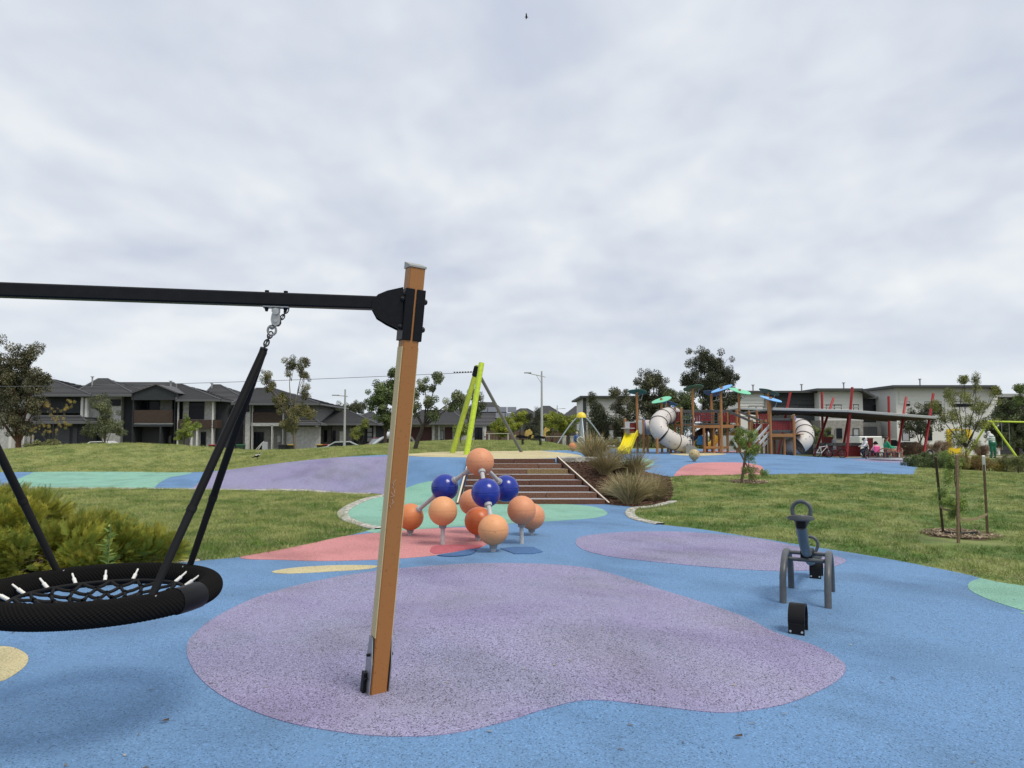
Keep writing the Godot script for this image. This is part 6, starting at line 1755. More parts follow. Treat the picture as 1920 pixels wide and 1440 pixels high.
	tree("wattle_tree", "sparse olive tree with thin upright twigs above the hedge", Vector3(19.012, 0.102, -31), 0.9, 0.055, [[Vector3(18.914, 2.907, -31), 0.582, 0.403], [Vector3(18.322, 3.221, -31), 0.224, 0.268], [Vector3(18.327, 2.236, -31), 0.537, 0.268], [Vector3(19.437, 2.057, -31), 0.626, 0.313], [Vector3(17.929, 2.325, -31), 0.224, 0.313], [Vector3(18.744, 1.5, -31), 0.537, 0.313], [Vector3(19.643, 2.683, -31), 0.313, 0.313], [Vector3(20.267, 3.131, -31), 0.179, 0.313], [Vector3(19.016, 3.737, -31), 0.134, 0.268], [Vector3(19.512, 3.805, -31), 0.089, 0.313], [Vector3(17.721, 2.728, -31), 0.112, 0.224], [Vector3(19.057, 0.989, -31), 0.626, 0.224]], "small", 0.26, 0.30, Color(0.08, 0.095, 0.018), Color(0.20, 0.20, 0.045), Color(0.07, 0.06, 0.05), 47)
	tree("dark_tree", "dense dark green tree at the right edge behind the lime swing", Vector3(34.011, 0.09, -50), 0.8, 0.15, [[Vector3(33.473, 3.119, -50), 0.866, 0.794], [Vector3(34.594, 2.399, -50), 1.082, 1.082], [Vector3(33.283, 1.321, -50), 1.082, 0.866], [Vector3(34.885, 0.962, -50), 1.082, 0.722], [Vector3(32.055, 2.039, -50), 0.649, 0.649], [Vector3(36.215, 2.399, -50), 1.082, 1.443]], "round", 0.38, 0.8, Color(0.022, 0.034, 0.014), Color(0.085, 0.105, 0.045), bark, 48)
	tree("young_tree", "bright green branch tips at the right edge above the swing beam", Vector3(28.073, 0.09, -40), 1.6, 0.06, [[Vector3(27.669, 3.315, -40), 0.404, 0.404], [Vector3(27.528, 4.01, -40), 0.231, 0.231], [Vector3(28.473, 3.807, -40), 0.635, 0.635]], "round", 0.28, 0.4, Color(0.05, 0.085, 0.02), Color(0.14, 0.18, 0.05), bark, 49)
	tree("young_tree", "small leafy tree behind the barbecue counter", Vector3(23.581, -0.26, -56), 0.7, 0.05, [[Vector3(23.702, 1.5, -56), 0.566, 0.566], [Vector3(22.98, 1.621, -56), 0.404, 0.566]], "round", 0.3, 0.4, Color(0.06, 0.085, 0.025), Color(0.15, 0.17, 0.06), bark, 50)
	tree("skyline_tree", "low flat topped tree on the skyline behind the roofs", Vector3(-26.5, 0, -120), 2.5, 0.2, [[Vector3(-27.621, 5.733, -120), 1.6, 0.7], [Vector3(-25.975, 5.646, -120), 2.0, 0.7], [Vector3(-24.939, 5.906, -120), 1.2, 0.8]], "gum", 0.6, 0.7, dk1, dk2, bark, 51)
	# hedge, dry grasses and shrubs on the right
	var hd := thing("hedge", "clipped dark green hedge at the corner of the blue rubber", "hedge", Vector3(15.4, 0.29, -27.5))
	foliage(hd, "leaves", [[Vector3(15.073, 0.39, -27.2), 0.6, 0.42], [Vector3(15.692, 0.413, -27.6), 0.6, 0.42], [Vector3(14.656, 0.33, -26.8), 0.42, 0.36], [Vector3(15.5, 0.571, -27.6), 0.5, 0.3], [Vector3(16.28, 0.357, -28), 0.5, 0.4]], "round", 0.16, 1.0, Color(0.025, 0.045, 0.012), Color(0.095, 0.125, 0.035), 60)
	var hb := MB.new()
	for x in 6: hb.tube([dropped(Vector3(15.295, 0.225, -27.4) + Vector3(-0.7 + x * 0.3, 0, 0), -0.05), Vector3(15.304, 0.46, -27.4) + Vector3(-0.75 + x * 0.32, 0.05, 0)], 0.02, 5)
	mi(hd, "stems", hb, mat("bark_stem", bark, 0.9))
	var gi := 0
	for q: Array in [[1790, 868, 28.0, "olive brown grassy shrub right of the hedge"], [1822, 870, 28.0, "rusty grassy shrub behind the middle tree stake"], [1850, 868, 28.4, "golden olive shrub behind the white tipped stake"], [1882, 870, 28.0, "olive shrub left of the small sapling"], [1912, 866, 28.6, "green shrub at the right edge of the bed"], [1945, 868, 28.6, "olive shrub running out of the right edge"]]:
		var s: float = q[2] / 1386.0
		var o := Vector3((q[0] - 960.0) * s, 1.5 + (815.0 - q[1]) * s, -q[2])
		var t := thing("bed_shrub", q[3], "shrub", dropped(o), "low shrubs in the right bed")
		foliage(t, "leaves", [[o, 0.42, 0.30], [o + Vector3(-0.2, 0.08, -0.3), 0.4, 0.3], [o + Vector3(0.15, -0.1, 0.2), 0.35, 0.22]], "fine", 0.2, 0.9, [Color(0.08, 0.075, 0.018), Color(0.11, 0.075, 0.02), Color(0.13, 0.11, 0.02), Color(0.06, 0.065, 0.02), Color(0.04, 0.06, 0.015), Color(0.07, 0.07, 0.02)][gi], [Color(0.16, 0.15, 0.04), Color(0.2, 0.13, 0.04), Color(0.24, 0.2, 0.04), Color(0.14, 0.14, 0.05), Color(0.12, 0.15, 0.045), Color(0.15, 0.14, 0.04)][gi], 70 + gi)
		var sb := MB.new()
		for x in 5: sb.tube([dropped(o + Vector3(-0.2 + x * 0.1, 0, 0), -0.04), o + Vector3(-0.25 + x * 0.12, 0, 0)], 0.012, 5)
		mi(t, "stems", sb, mat("bark_stem", bark, 0.9))
		gi += 1
	gi = 0
	for q: Array in [[1698, 836, 47.5, "dry brown grass clump right of the red leaning pole"], [1716, 838, 47.0, "dry brown grass clump under the shelter's end"], [1760, 834, 47.0, "reddish dry grass clump behind the hedge"], [1840, 842, 47.0, "pale dry shrub left of the person at the swing"]]:
		var s: float = q[2] / 1386.0
		var o := Vector3((q[0] - 960.0) * s, 1.5 + (815.0 - q[1]) * s, -q[2])
		var t := thing("dry_grass", q[3], "grass plant", dropped(o), "dry grasses by the shelter")
		foliage(t, "leaves", [[o, 0.55, 0.35], [o + Vector3(0.4, -0.1, 0.1), 0.45, 0.3], [o + Vector3(-0.35, -0.15, 0), 0.4, 0.3], [o + Vector3(0.0, -0.4, 0), 0.5, 0.3]], "fine", 0.24, 0.7, Color(0.10, 0.07, 0.045), Color(0.22, 0.15, 0.10), 80 + gi)
		gi += 1
	gi = 0
	for q: Array in [[1155, 838, 50.0, "low olive shrub left of the yellow slide"], [1205, 832, 52.0, "low green shrub under the crawl tube"], [1105, 830, 56.0, "pale grey green shrub right of the spinner mast"], [1300, 832, 54.0, "leafy shrub seen under the middle tower"], [1395, 830, 54.0, "dark shrub under the ramp bridge"], [92, 834, 40.0, "yellow green weed clump on the crest of the grass mound"]]:
		var s: float = q[2] / 1386.0
		var o := Vector3((q[0] - 960.0) * s, 1.5 + (815.0 - q[1]) * s, -q[2])
		o.y = maxf(o.y, H(o.x, o.z) + 0.25)
		var t := thing("garden_shrub", q[3], "shrub", dropped(o), "shrubs behind the play area")
		foliage(t, "leaves", [[o, 0.7, 0.4], [o + Vector3(0.7, -0.1, 0), 0.6, 0.35], [o + Vector3(-0.6, -0.12, 0), 0.6, 0.32], [o + Vector3(0, -0.35, 0), 0.9, 0.3]], "round", 0.26, 0.55, Color(0.05, 0.06, 0.02), Color(0.15, 0.15, 0.055) if gi != 2 else Color(0.22, 0.23, 0.18), 90 + gi)
		gi += 1

func make_saplings() -> void:
	var stake := mat("stake_wood", Color(0.31, 0.215, 0.13), 0.85, 0.0, "grain", 2.0)
	var dark := mat("stake_dark", Color(0.13, 0.09, 0.06), 0.85, 0.0, "grain", 2.0)
	var hes := mat("hessian", Color(0.36, 0.29, 0.17), 0.95, 0.0, "fine", 8.0)
	var specs := [["staked_sapling", "thin sapling with sparse leaves tied inside three timber stakes", Vector3(6.699, 0.004, -11.182), [[Vector3(6.551, 0.005, -11.352), Vector3(6.132, 1.184, -10.75)], [Vector3(6.197, 0, -10.389), Vector3(6.232, 1.217, -10.4)], [Vector3(7.042, 0.003, -11.071), Vector3(6.827, 1.192, -10.75)]]], ["staked_sapling", "leafy young tree with crossed stakes at the edge of the lawn", Vector3(6.369, 0.226, -20.016), [[Vector3(6.01, 0.211, -19.597), Vector3(6.17, 1.078, -19.6)], [Vector3(6.46, 0.211, -19.597), Vector3(6.001, 1.356, -20.1)], [Vector3(6.139, 0.221, -19.875), Vector3(6.327, 1.314, -19.9)]]]]
	var i := 0
	for q: Array in specs:
		var g: Vector3 = q[2]
		var t := thing(q[0], q[1], "sapling", g, "staked saplings on the lawn")
		var b := MB.new()
		var r := RandomNumberGenerator.new()
		r.seed = 5 + i
		var top := g + Vector3(-0.05, 1.25, 0)
		limb(b, g - Vector3(0, 0.05, 0), top, 0.012, 0.005, r, 0.02)
		var bl: Array
		if i == 0:
			bl = [[Vector3(6.204, 1.115, -10.55), 0.17, 0.16], [Vector3(6.328, 1.009, -10.55), 0.14, 0.15], [Vector3(6.166, 0.899, -10.5), 0.10, 0.12], [Vector3(6.138, 0.578, -10.5), 0.15, 0.10], [Vector3(6.232, 0.489, -10.5), 0.12, 0.11], [Vector3(6.108, 0.645, -10.6), 0.08, 0.06], [Vector3(6.205, 0.377, -10.5), 0.06, 0.06], [Vector3(6.332, 0.563, -10.5), 0.06, 0.1]]
		else:
			bl = [[Vector3(6.197, 1.358, -19.8), 0.28, 0.22], [Vector3(6.442, 1.5, -19.8), 0.2, 0.18], [Vector3(6.374, 1.003, -19.8), 0.26, 0.25], [Vector3(6.308, 0.579, -19.8), 0.24, 0.2], [Vector3(6.534, 1.145, -19.8), 0.18, 0.22], [Vector3(6.131, 1.6, -19.8), 0.18, 0.15], [Vector3(6.446, 0.395, -19.8), 0.16, 0.1], [Vector3(6.67, 0.499, -19.7), 0.1, 0.05]]
		for e: Array in bl: limb(b, g.lerp(top, clampf((e[0].y - g.y) / 1.3, 0.15, 0.95)), e[0], 0.006, 0.002, r, 0.05)
		mi(t, "trunk", b, mat("sapling_bark", Color(0.05, 0.04, 0.03), 0.9))
		foliage(t, "crown", bl, "small", 0.085 if i == 0 else 0.12, 0.5 if i == 0 else 0.75, Color(0.05, 0.095, 0.016), Color(0.19, 0.25, 0.06), 100 + i)
		var j := 0
		for e: Array in q[3]:
			var lo: Vector3 = e[0]; var hi: Vector3 = e[1]
			b = MB.new()
			b.bar(lo - Vector3(0, 0.05, 0), hi, 0.034 if i == 0 else 0.03, 0.034 if i == 0 else 0.03, 0.003)
			var sk := mi(t, "stake", b, dark if j == 0 else stake)
			if (i == 0 and j == 2) or (i == 1 and j == 1):
				b = MB.new()
				b.bar(lo.lerp(hi, 0.82), lo.lerp(hi, 1.003), 0.037, 0.037, 0.003)
				mi(sk, "painted_tip", b, mat("tip_white", Color(0.70, 0.71, 0.72), 0.7))
			j += 1
		if i == 0:
			for e: Array in [[Vector3(6.232, 0.378, -10.42), Vector3(6.344, 0.303, -10.5), Vector3(6.618, 0.301, -10.65), Vector3(6.857, 0.356, -10.77)], [Vector3(6.158, 0.48, -10.75), Vector3(6.167, 0.437, -10.65), Vector3(6.221, 0.424, -10.55), Vector3(6.303, 0.4, -10.5)]]:
				b = MB.new()
				for k in 3:
					var a: Vector3 = e[k]; var f: Vector3 = e[k + 1]
					b.bar(a, f, 0.006, 0.032, 0.001)
				mi(t, "hessian_tie", b, hes)
			b = MB.new()
			b.tube([Vector3(6.468, 0.004, -11.182) + Vector3(0, 0.03, 0), Vector3(6.559, 0.003, -11.016) + Vector3(0, 0.03, 0), Vector3(6.919, 0.004, -11.126) + Vector3(0, 0.03, 0)], 0.03, 8)
			mi(t, "watering_pipe", b, black_steel())
		# dish of wood chips at the foot
		var rr: float = 0.52 if i == 0 else 0.5
		var pts: Array = []
		for k in 14: pts.append(Vector2(g.x + cos(TAU * k / 14) * rr * (1.0 + 0.15 * sin(k * 2.3)), g.z + sin(TAU * k / 14) * rr * (1.0 + 0.12 * cos(k * 1.7))))
		setting("mulch_ring", sheet(smooth(pts, 4), 0.005, func(_p: Vector3) -> Color: return Color(1, 1, 1)), mat("ring_soil", Color(0.16, 0.105, 0.06), 0.95, 0.0, "fine", 4.0))
		var chip := MB.new()
		chip.box(Transform3D(), Vector3(0.045, 0.007, 0.016), 0.0)
		var xs: Array = []; var cs: Array = []
		for k in 900:
			var a := r.randf() * TAU
			var d := sqrt(r.randf()) * rr * 0.98
			xs.append(Transform3D(Basis.from_euler(Vector3(r.randf_range(-0.7, 0.7), r.randf() * TAU, r.randf_range(-0.7, 0.7))) * r.randf_range(0.6, 1.5), on(g.x + cos(a) * d, g.z + sin(a) * d, 0.014 + r.randf() * 0.02)))
			cs.append(Color(0.10, 0.065, 0.04).lerp(Color(0.50, 0.40, 0.28), pow(r.randf(), 1.4)))
		var mo := multi(self, numbered("mulch_ring_chips"), chip.mesh(), vmat("chip", Color(1, 1, 1), 0.9), xs, cs)
		tag(mo, "pale wood chips heaped round the three staked sapling" if i == 0 else "wood chips round the young tree with crossed stakes", "mulch")
		i += 1
	var g2 := Vector3(18.045, 0.117, -26.5)
	tree("small_sapling", "little bushy sapling at the front of the right bed", g2, 0.25, 0.02, [[g2 + Vector3(0, 0.5, 0), 0.3, 0.16], [g2 + Vector3(-0.2, 0.42, 0), 0.2, 0.12], [g2 + Vector3(0.25, 0.45, 0), 0.2, 0.12]], "small", 0.14, 0.45, Color(0.06, 0.08, 0.02), Color(0.15, 0.16, 0.05), Color(0.06, 0.05, 0.04), 120)

func make_bush() -> void: # feathery golden cypress behind the basket
	var g := on(-5.2, -8.2)
	var t := thing("cypress_bush", "spreading yellow green cypress bush behind the basket swing", "bush", g)
	var b := MB.new()
	var r := RandomNumberGenerator.new()
	r.seed = 33
	for k in 9: # one flat feathery spray, 0.2 m long
		for s: float in [-1.0, 1.0]:
			var o := Vector3(0, 0, 0.02 + k * 0.02)
			var e := o + Vector3(s * (0.055 - 0.004 * k), r.randf_range(-0.008, 0.012), 0.035)
			b.col = Color(1, 1, 1) * r.randf_range(0.8, 1.2)
			b.tri(o + Vector3(0, 0, -0.006), e, o + Vector3(0, 0.003, 0.010))
			for u: float in [0.4, 0.75]:
				var m := o.lerp(e, u)
				b.tri(m, m + Vector3(s * 0.012, 0.006, 0.026), m + Vector3(s * 0.008, 0, 0.004))
				b.tri(m, m + Vector3(s * 0.024, -0.004, 0.004), m + Vector3(s * 0.006, 0, 0.006))
	b.tri(Vector3(-0.004, 0, 0), Vector3(0.004, 0, 0), Vector3(0, 0, 0.22))
	var mesh := b.mesh()
	var xs: Array = []; var cs: Array = []
	var lobes := [[Vector3(-6.3, 0.36, -8.6), 0.9, 0.50], [Vector3(-5.5, 0.34, -8.3), 0.65, 0.44], [Vector3(-4.95, 0.28, -8.35), 0.5, 0.36], [Vector3(-4.5, 0.2, -8.35), 0.42, 0.27], [Vector3(-4.12, 0.13, -8.45), 0.32, 0.2], [Vector3(-5.6, 0.3, -7.6), 0.6, 0.36], [Vector3(-4.85, 0.2, -7.85), 0.48, 0.28], [Vector3(-7.3, 0.42, -8.0), 0.9, 0.55], [Vector3(-4.4, 0.13, -8.0), 0.36, 0.2]]
	var st := MB.new()
	for q: Array in lobes:
		limb(st, g + Vector3(0, -0.05, 0), q[0], 0.035, 0.012, r, 0.06)
		for k in int(46 * q[1]):
			var hd := Vector3(r.randfn(), r.randfn() * 0.8 + 0.3, r.randfn()).normalized()
			var hc: Vector3 = q[0] + hd * Vector3(q[1], q[2], q[1]) * r.randf_range(0.72, 1.0)
			if hc.y < 0.05: continue
			limb(st, q[0], hc, 0.008, 0.003, r, 0.05)
			var rad := r.randf_range(0.10, 0.2)
			var tone := r.randf_range(0.75, 1.2)
			var hue0 := r.randf()
			for i in 85:
				var d := (Vector3(r.randfn(), r.randfn(), r.randfn()).normalized() + hd * 0.75).normalized()
				var p := hc + d * rad * Vector3(1.2, 0.8, 1.2) * r.randf_range(0.45, 1.0) - hd * 0.04
				if p.y < 0.03: continue
				var dir := (d + hd * 0.6 + Vector3(r.randf_range(-0.5, 0.5), r.randf_range(-0.2, 0.7), r.randf_range(-0.5, 0.5))).normalized()
				var bs := Basis.looking_at(-dir, Vector3(r.randf_range(-1, 1), 1, r.randf_range(-1, 1))) * r.randf_range(0.4, 0.75)
				xs.append(Transform3D(bs, p))
				var hue := clampf(hue0 * 0.7 + r.randf_range(-0.1, 0.4), 0.0, 1.0)
				cs.append(Color(0.13, 0.20, 0.024).lerp(Color(0.42, 0.38, 0.045), hue) * tone)
	var m := vmat("cypress", Color(1, 1, 1), 0.7)
	m.backlight_enabled = true
	m.backlight = Color(0.22, 0.24, 0.05)
	multi(t, "foliage", mesh, m, xs, cs)
	mi(t, "stems", st, mat("bark_stem", Color(0.10, 0.07, 0.05), 0.9))
	var w := thing("weed", "upright leafy weed standing in front of the cypress bush", "weed", on(-4.02, -7.45))
	b = MB.new()
	for k in 44:
		var a := r.randf() * TAU
		var y := 0.08 + 0.5 * pow(k / 44.0, 1.2) + r.randf_range(-0.02, 0.02)
		b.col = Color(0.10, 0.17, 0.02).lerp(Color(0.22, 0.29, 0.06), r.randf())
		blade(b, on(-4.02, -7.45, y), Vector3(cos(a) * 0.8, 0.5, sin(a) * 0.8).normalized(), r.randf_range(0.07, 0.14) * (1.1 - y * 0.6), 0.010, 0.3, 4)
	b.col = Color(0.12, 0.15, 0.04)
	b.tube([on(-4.02, -7.45, -0.04), on(-4.0, -7.45, 0.6)], 0.006, 5)
	mi(w, "leaves", b, vmat("weed_leaf", Color(1, 1, 1), 0.7))

# ---------------------------------------------------------------- houses and street
func slope(b: MB, e0: Vector3, e1: Vector3, r0: Vector3, r1: Vector3) -> void: # one roof face laid in stepped courses from eave to ridge
	var n := maxi(2, int(((r0 + r1) / 2).distance_to((e0 + e1) / 2) / 0.44))
	var up := (e1 - e0).cross(r0 - e0 if r0 != e0 else r1 - e0).normalized()
	if up.y < 0: up = -up
	for i in n:
		var s := float(i) / n
		var t := float(i + 1) / n
		var lap := ((e0 + e1) / 2 - (r0 + r1) / 2).normalized() * 0.03
		var a := e0.lerp(r0, s) + up * 0.07 + lap
		var c := e1.lerp(r1, s) + up * 0.07 + lap
		var d := e1.lerp(r1, t) + up * 0.006
		var f := e0.lerp(r0, t) + up * 0.006
		var g := (i * 7919 % 13) / 13.0 * 0.16 + 0.92
		b.col = Color(g, g, g)
		b.quad(a, c, d, f)
		b.quad(e0.lerp(r0, s), e1.lerp(r1, s), c, a)
func hip(p: Node, nm: String, x0: float, x1: float, zf: float, zb: float, ye: float, yr: float, rx0: float, rx1: float, m: Material) -> MeshInstance3D:
	var b := MB.new()
	var zm := (zf + zb) / 2
	var A := Vector3(x0, ye, zf); var B := Vector3(x1, ye, zf); var C := Vector3(x1, ye, zb); var D := Vector3(x0, ye, zb)
	var R := Vector3(rx0, yr, zm); var S := Vector3(rx1, yr, zm)
	slope(b, A, B, R, S); slope(b, B, C, S, S); slope(b, C, D, S, R); slope(b, D, A, R, R)
	b.col = Color(0.8, 0.8, 0.8)
	b.quad(A, D, C, B)
	var o := mi(p, nm, b, m)
	var rb := MB.new()
	for q: Array in [[A, R], [B, S], [R, S]]:
		if q[0].distance_to(q[1]) > 0.1: rb.tube([q[0] + Vector3(0, 0.05, 0), q[1] + Vector3(0, 0.05, 0)], 0.085, 6)
	mi(o, "ridge_caps", rb, mat("ridge_cap", Color(0.075, 0.076, 0.082), 0.7))
	rb = MB.new()
	rb.bar(A + Vector3(0, -0.06, 0.06), B + Vector3(0, -0.06, 0.06), 0.12, 0.16, 0.02)
	rb.bar(B + Vector3(0.06, -0.06, 0), C + Vector3(0.06, -0.06, 0), 0.12, 0.16, 0.02)
	mi(o, "gutter", rb, mat("gutter_dark", Color(0.10, 0.105, 0.11), 0.5))
	return o
func wall(p: Node, nm: String, x0: float, y0: float, x1: float, y1: float, z: float, dep: float, m: Material) -> MeshInstance3D:
	var b := MB.new()
	b.bx(x0, y0, z - dep, x1, y1, z, 0.01)
	return mi(p, nm, b, m)
func win(p: Node, x0: float, y0: float, x1: float, y1: float, z: float, bars := 0, blind := false) -> void:
	var b := MB.new()
	var f := 0.05
	z += 0.06
	b.bx(x0 - f, y0 - f, z, x1 + f, y0, z + 0.06); b.bx(x0 - f, y1, z, x1 + f, y1 + f, z + 0.06)
	b.bx(x0 - f, y0, z, x0, y1, z + 0.06); b.bx(x1, y0, z, x1 + f, y1, z + 0.06)
	for i in bars: b.bx(x0, lerpf(y0, y1, (i + 1.0) / (bars + 1)) - 0.04, z, x1, lerpf(y0, y1, (i + 1.0) / (bars + 1)) + 0.04, z + 0.05)
	if bars == 0 and x1 - x0 > 1.2: b.bx((x0 + x1) / 2 - 0.03, y0, z, (x0 + x1) / 2 + 0.03, y1, z + 0.05)
	var w := mi(p, "window", b, mat("win_frame", Color(0.025, 0.026, 0.03), 0.4))
	b = MB.new()
	b.bx(x0, y0, z + 0.004, x1, y1, z + 0.02)
	mi(w, "pane", b, mat("pane_blind", Color(0.36, 0.38, 0.40), 0.25) if blind else mat("pane_dark", Color(0.012, 0.015, 0.022), 0.06))
func weather(p: Node, x0: float, y0: float, x1: float, y1: float, z: float, m: Material) -> void: # lapped weatherboards, one by one
	var n := int((y1 - y0) / 0.3)
	for i in n:
		var b := MB.new()
		var a := y0 + (y1 - y0) * i / n
		var c := y0 + (y1 - y0) * (i + 1) / n
		b.quad(Vector3(x0, a, z + 0.075), Vector3(x1, a, z + 0.075), Vector3(x1, c, z + 0.008), Vector3(x0, c, z + 0.008))
		b.quad(Vector3(x0, a, z), Vector3(x1, a, z), Vector3(x1, a, z + 0.075), Vector3(x0, a, z + 0.075))
		mi(p, "weatherboard", b, m)
func pipes(p: Node, pts: Array) -> void:
	for q: Vector3 in pts:
		var b := MB.new()
		b.tube([q - Vector3(0, 0.5, 0), q + Vector3(0, 0.45, 0)], 0.07, 8)
		b.tube([q + Vector3(0, 0.45, 0), q + Vector3(0, 0.52, 0)], 0.16, 8)
		mi(p, "flue", b, mat("flue", Color(0.3, 0.31, 0.32), 0.5))
func make_houses() -> void:
	var tile := vmat("roof_tile", Color(0.118, 0.119, 0.128), 0.75, "fine", 1.5)
	var light := mat("render_light", Color(0.54, 0.54, 0.53), 0.9, 0.0, "faint", 0.4)
	var mid := mat("render_mid", Color(0.255, 0.252, 0.245), 0.9, 0.0, "faint", 0.4)
	var darkr := mat("render_dark", Color(0.032, 0.037, 0.044), 0.85, 0.0, "faint", 0.4)
	var black := mat("door_and_recess_shade", Color(0.055, 0.058, 0.064), 0.7)  # charcoal of the doors; on recess slabs it paints their shade
	var brownp := mat("balcony_brown", Color(0.082, 0.05, 0.034), 0.75, 0.0, "grain", 0.4)
	var white := mat("trim_white", Color(0.62, 0.62, 0.60), 0.7)
	var z := 68.0
	# A
	var h := thing("house", "grey two storey house half behind the big gum tree", "house", Vector3(-46, -0.45, -68))
	wall(h, "wall", -52.731, -0.984, -44.211, 5.078, -68, 9.0, light)
	wall(h, "upper_wall", -44.532, 3.457, -39.696, 5.176, -68, 9.0, darkr)
	wall(h, "lower_wall", -43.068, -0.929, -38.356, 3.078, -66.5, 10.0, darkr)
	wall(h, "garage_recess", -41.032, -0.928, -39.678, 2.121, -66.45, 0.1, black)
	wall(h, "doorway", -39.41, -0.928, -39.008, 2.121, -66.45, 0.1, black)
	for q: Array in [[-39.468, 2.861, -39.257, 4.91, -67.6], [-39.079, 2.861, -38.867, 4.91, -67.6]]: wall(h, "column", q[0], q[1], q[2], q[3], q[4], 0.3, white)
	for q: Array in [[-45.509, -0.948, -45.257, 1.933, -67], [-44.21, -0.948, -44.086, 1.644, -67], [-43.004, -0.926, -42.873, 1.5, -66.4]]: wall(h, "pier", q[0], q[1], q[2], q[3], q[4], 0.4, white)
	win(h, -43.845, 3.457, -43.265, 4.783, -68)
	hip(h, "roof", -54.015, -38.196, -67.0, -78.0, 5.073, 7.114, -52.863, -46.022, tile)
	hip(h, "porch_roof", -42.875, -37.681, -65.6, -68.6, 2.585, 3.139, -43.212, -39.161, tile)
	# B
	h = thing("house", "black gabled house with a brown balcony panel and a pale wall strip", "house", Vector3(-34, -0.45, -68))
	wall(h, "wall", -39.347, -1.002, -36.221, 5.054, -68.5, 9.0, light)
	win(h, -37.13, 4.213, -36.308, 4.708, -68.5)
	win(h, -38.363, -1.002, -37.913, 1.402, -68.5)
	wall(h, "dark_wall", -36.265, -1.021, -31.403, 5.13, -69, 8.0, darkr)
	for q: Array in [[-34.396, -0.948, -34.348, 5.219, -67], [-30.596, -0.948, -30.547, 5.219, -67], [-31.895, -0.948, -31.781, 2.222, -67]]: wall(h, "pillar", q[0], q[1], q[2], q[3], q[4], 2.0, darkr)
	var gb := MB.new()
	gb.prism(PackedVector2Array([Vector2(-34.531, 4.637), Vector2(-30.383, 4.637), Vector2(-30.383, 5.219), Vector2(-32.312, 5.995), Vector2(-34.531, 5.219)]), -67.2, -67.0)
	mi(h, "gable", gb, darkr)
	gb = MB.new()
	for q: Array in [[Vector3(-34.527, 5.262, -66.9), Vector3(-32.264, 6.061, -66.9)], [Vector3(-32.264, 6.061, -66.9), Vector3(-30.29, 5.262, -66.9)]]:
		var bk := Vector3(0, 0, -8.0)
		gb.quad(q[0], q[0] + bk, q[1] + bk, q[1])
		gb.bar(q[0], q[1], 0.14, 0.1)
	mi(h, "gable_roof", gb, tile)
	wall(h, "balcony_panel", -34.33, 2.561, -30.788, 3.722, -67.1, 0.15, brownp)
	wall(h, "slab_edge", -34.425, 2.442, -30.798, 2.563, -67.2, 2.0, white)
	wall(h, "lintel", -34.366, 2.223, -30.748, 2.441, -67.1, 0.3, darkr)
	wall(h, "balcony_wall", -35.137, 3.722, -31.555, 4.712, -68.6, 0.2, mid)
	win(h, -34.852, 3.772, -32.751, 4.614, -68.62)
	wall(h, "lower_recess", -35.073, -1.013, -31.52, 2.242, -68.8, 0.2, black)  # recess shade is put into this dark back slab
	wall(h, "pale_panel", -32.316, -0.999, -31.912, 1.746, -68.4, 0.3, light)
	wall(h, "meter_box", -31.826, 0.762, -31.55, 1.401, -68.6, 0.2, mid)
	hip(h, "roof", -40.365, -34.349, -67.4, -77.0, 5.095, 6.905, -40.528, -39.595, tile)
	hip(h, "rear_roof", -39.352, -31.175, -71.0, -78.0, 5.338, 6.679, -40.216, -34.197, tile)
	pipes(h, [Vector3(-39.849, 6.501, -70), Vector3(-33.318, 6.226, -72)])
	# C
	h = thing("house", "pale rendered house with white columns and a brown band between the floors", "house", Vector3(-29, -0.45, -68))
	wall(h, "wall", -30.76, -0.984, -27.4, 4.684, -68, 8.0, light)
	wall(h, "dark_wall", -27.404, -0.999, -26.275, 4.604, -68.4, 8.0, darkr)
	win(h, -30.66, 2.968, -30.314, 4.49, -68.05)
	win(h, -29.63, 2.968, -28.348, 4.49, -68.05, 2)
	win(h, -28.486, -0.986, -28.122, 1.696, -68.05)
	wall(h, "brown_band", -30.118, 2.076, -26.627, 2.845, -66.8, 1.2, brownp)
	for q: Array in [[-30.217, -0.94, -30.194, 4.532, -66.8], [-27.099, -0.94, -27.01, 4.532, -66.8], [-28.49, -0.94, -28.386, 2.076, -66.8], [-28.97, -0.94, -28.867, 2.076, -66.8]]: wall(h, "column", q[0], q[1], q[2], q[3], q[4], 0.3, white)
	wall(h, "lower_recess", -30.519, -0.981, -29.636, 2.085, -67.9, 0.1, mid)
	wall(h, "wall_vent", -27.039, 2.409, -26.848, 2.63, -68.36, 0.05, white)
	hip(h, "roof", -30.298, -26.271, -66.6, -77.0, 4.619, 6.331, -32.651, -32.132, tile)
	pipes(h, [Vector3(-30.118, 6.143, -74)])
	# D
	h = thing("house", "corner two storey house with a brown balcony behind the tall open gum", "house", Vector3(-23, -0.45, -69))
	wall(h, "wall", -26.839, -1.057, -18.595, 4.424, -70, 8.0, mid)
	wall(h, "pale_strip", -26.724, -1.046, -26.566, 4.411, -69.7, 0.3, light)
	wall(h, "pale_block", -24.87, -1.021, -24.407, 4.382, -69, 1.0, light)
	wall(h, "dark_block", -26.098, -1.054, -25.431, 4.42, -69.9, 0.3, darkr)
	win(h, -24.795, 3.686, -24.559, 4.233, -69.02)
	wall(h, "balcony_panel", -24.179, 2.59, -21.32, 3.582, -68.9, 0.15, brownp)
	wall(h, "balcony_recess", -24.554, 3.613, -21.697, 4.42, -69.9, 0.1, black)  # dark slab painted as the shade behind the balcony
	for q: Array in [[-24.206, -1.013, -24.137, 4.374, -68.8], [-22.378, -1.013, -22.256, 2.39, -68.8], [-21.34, -1.013, -21.257, 4.374, -68.8]]: wall(h, "column", q[0], q[1], q[2], q[3], q[4], 0.4, light)
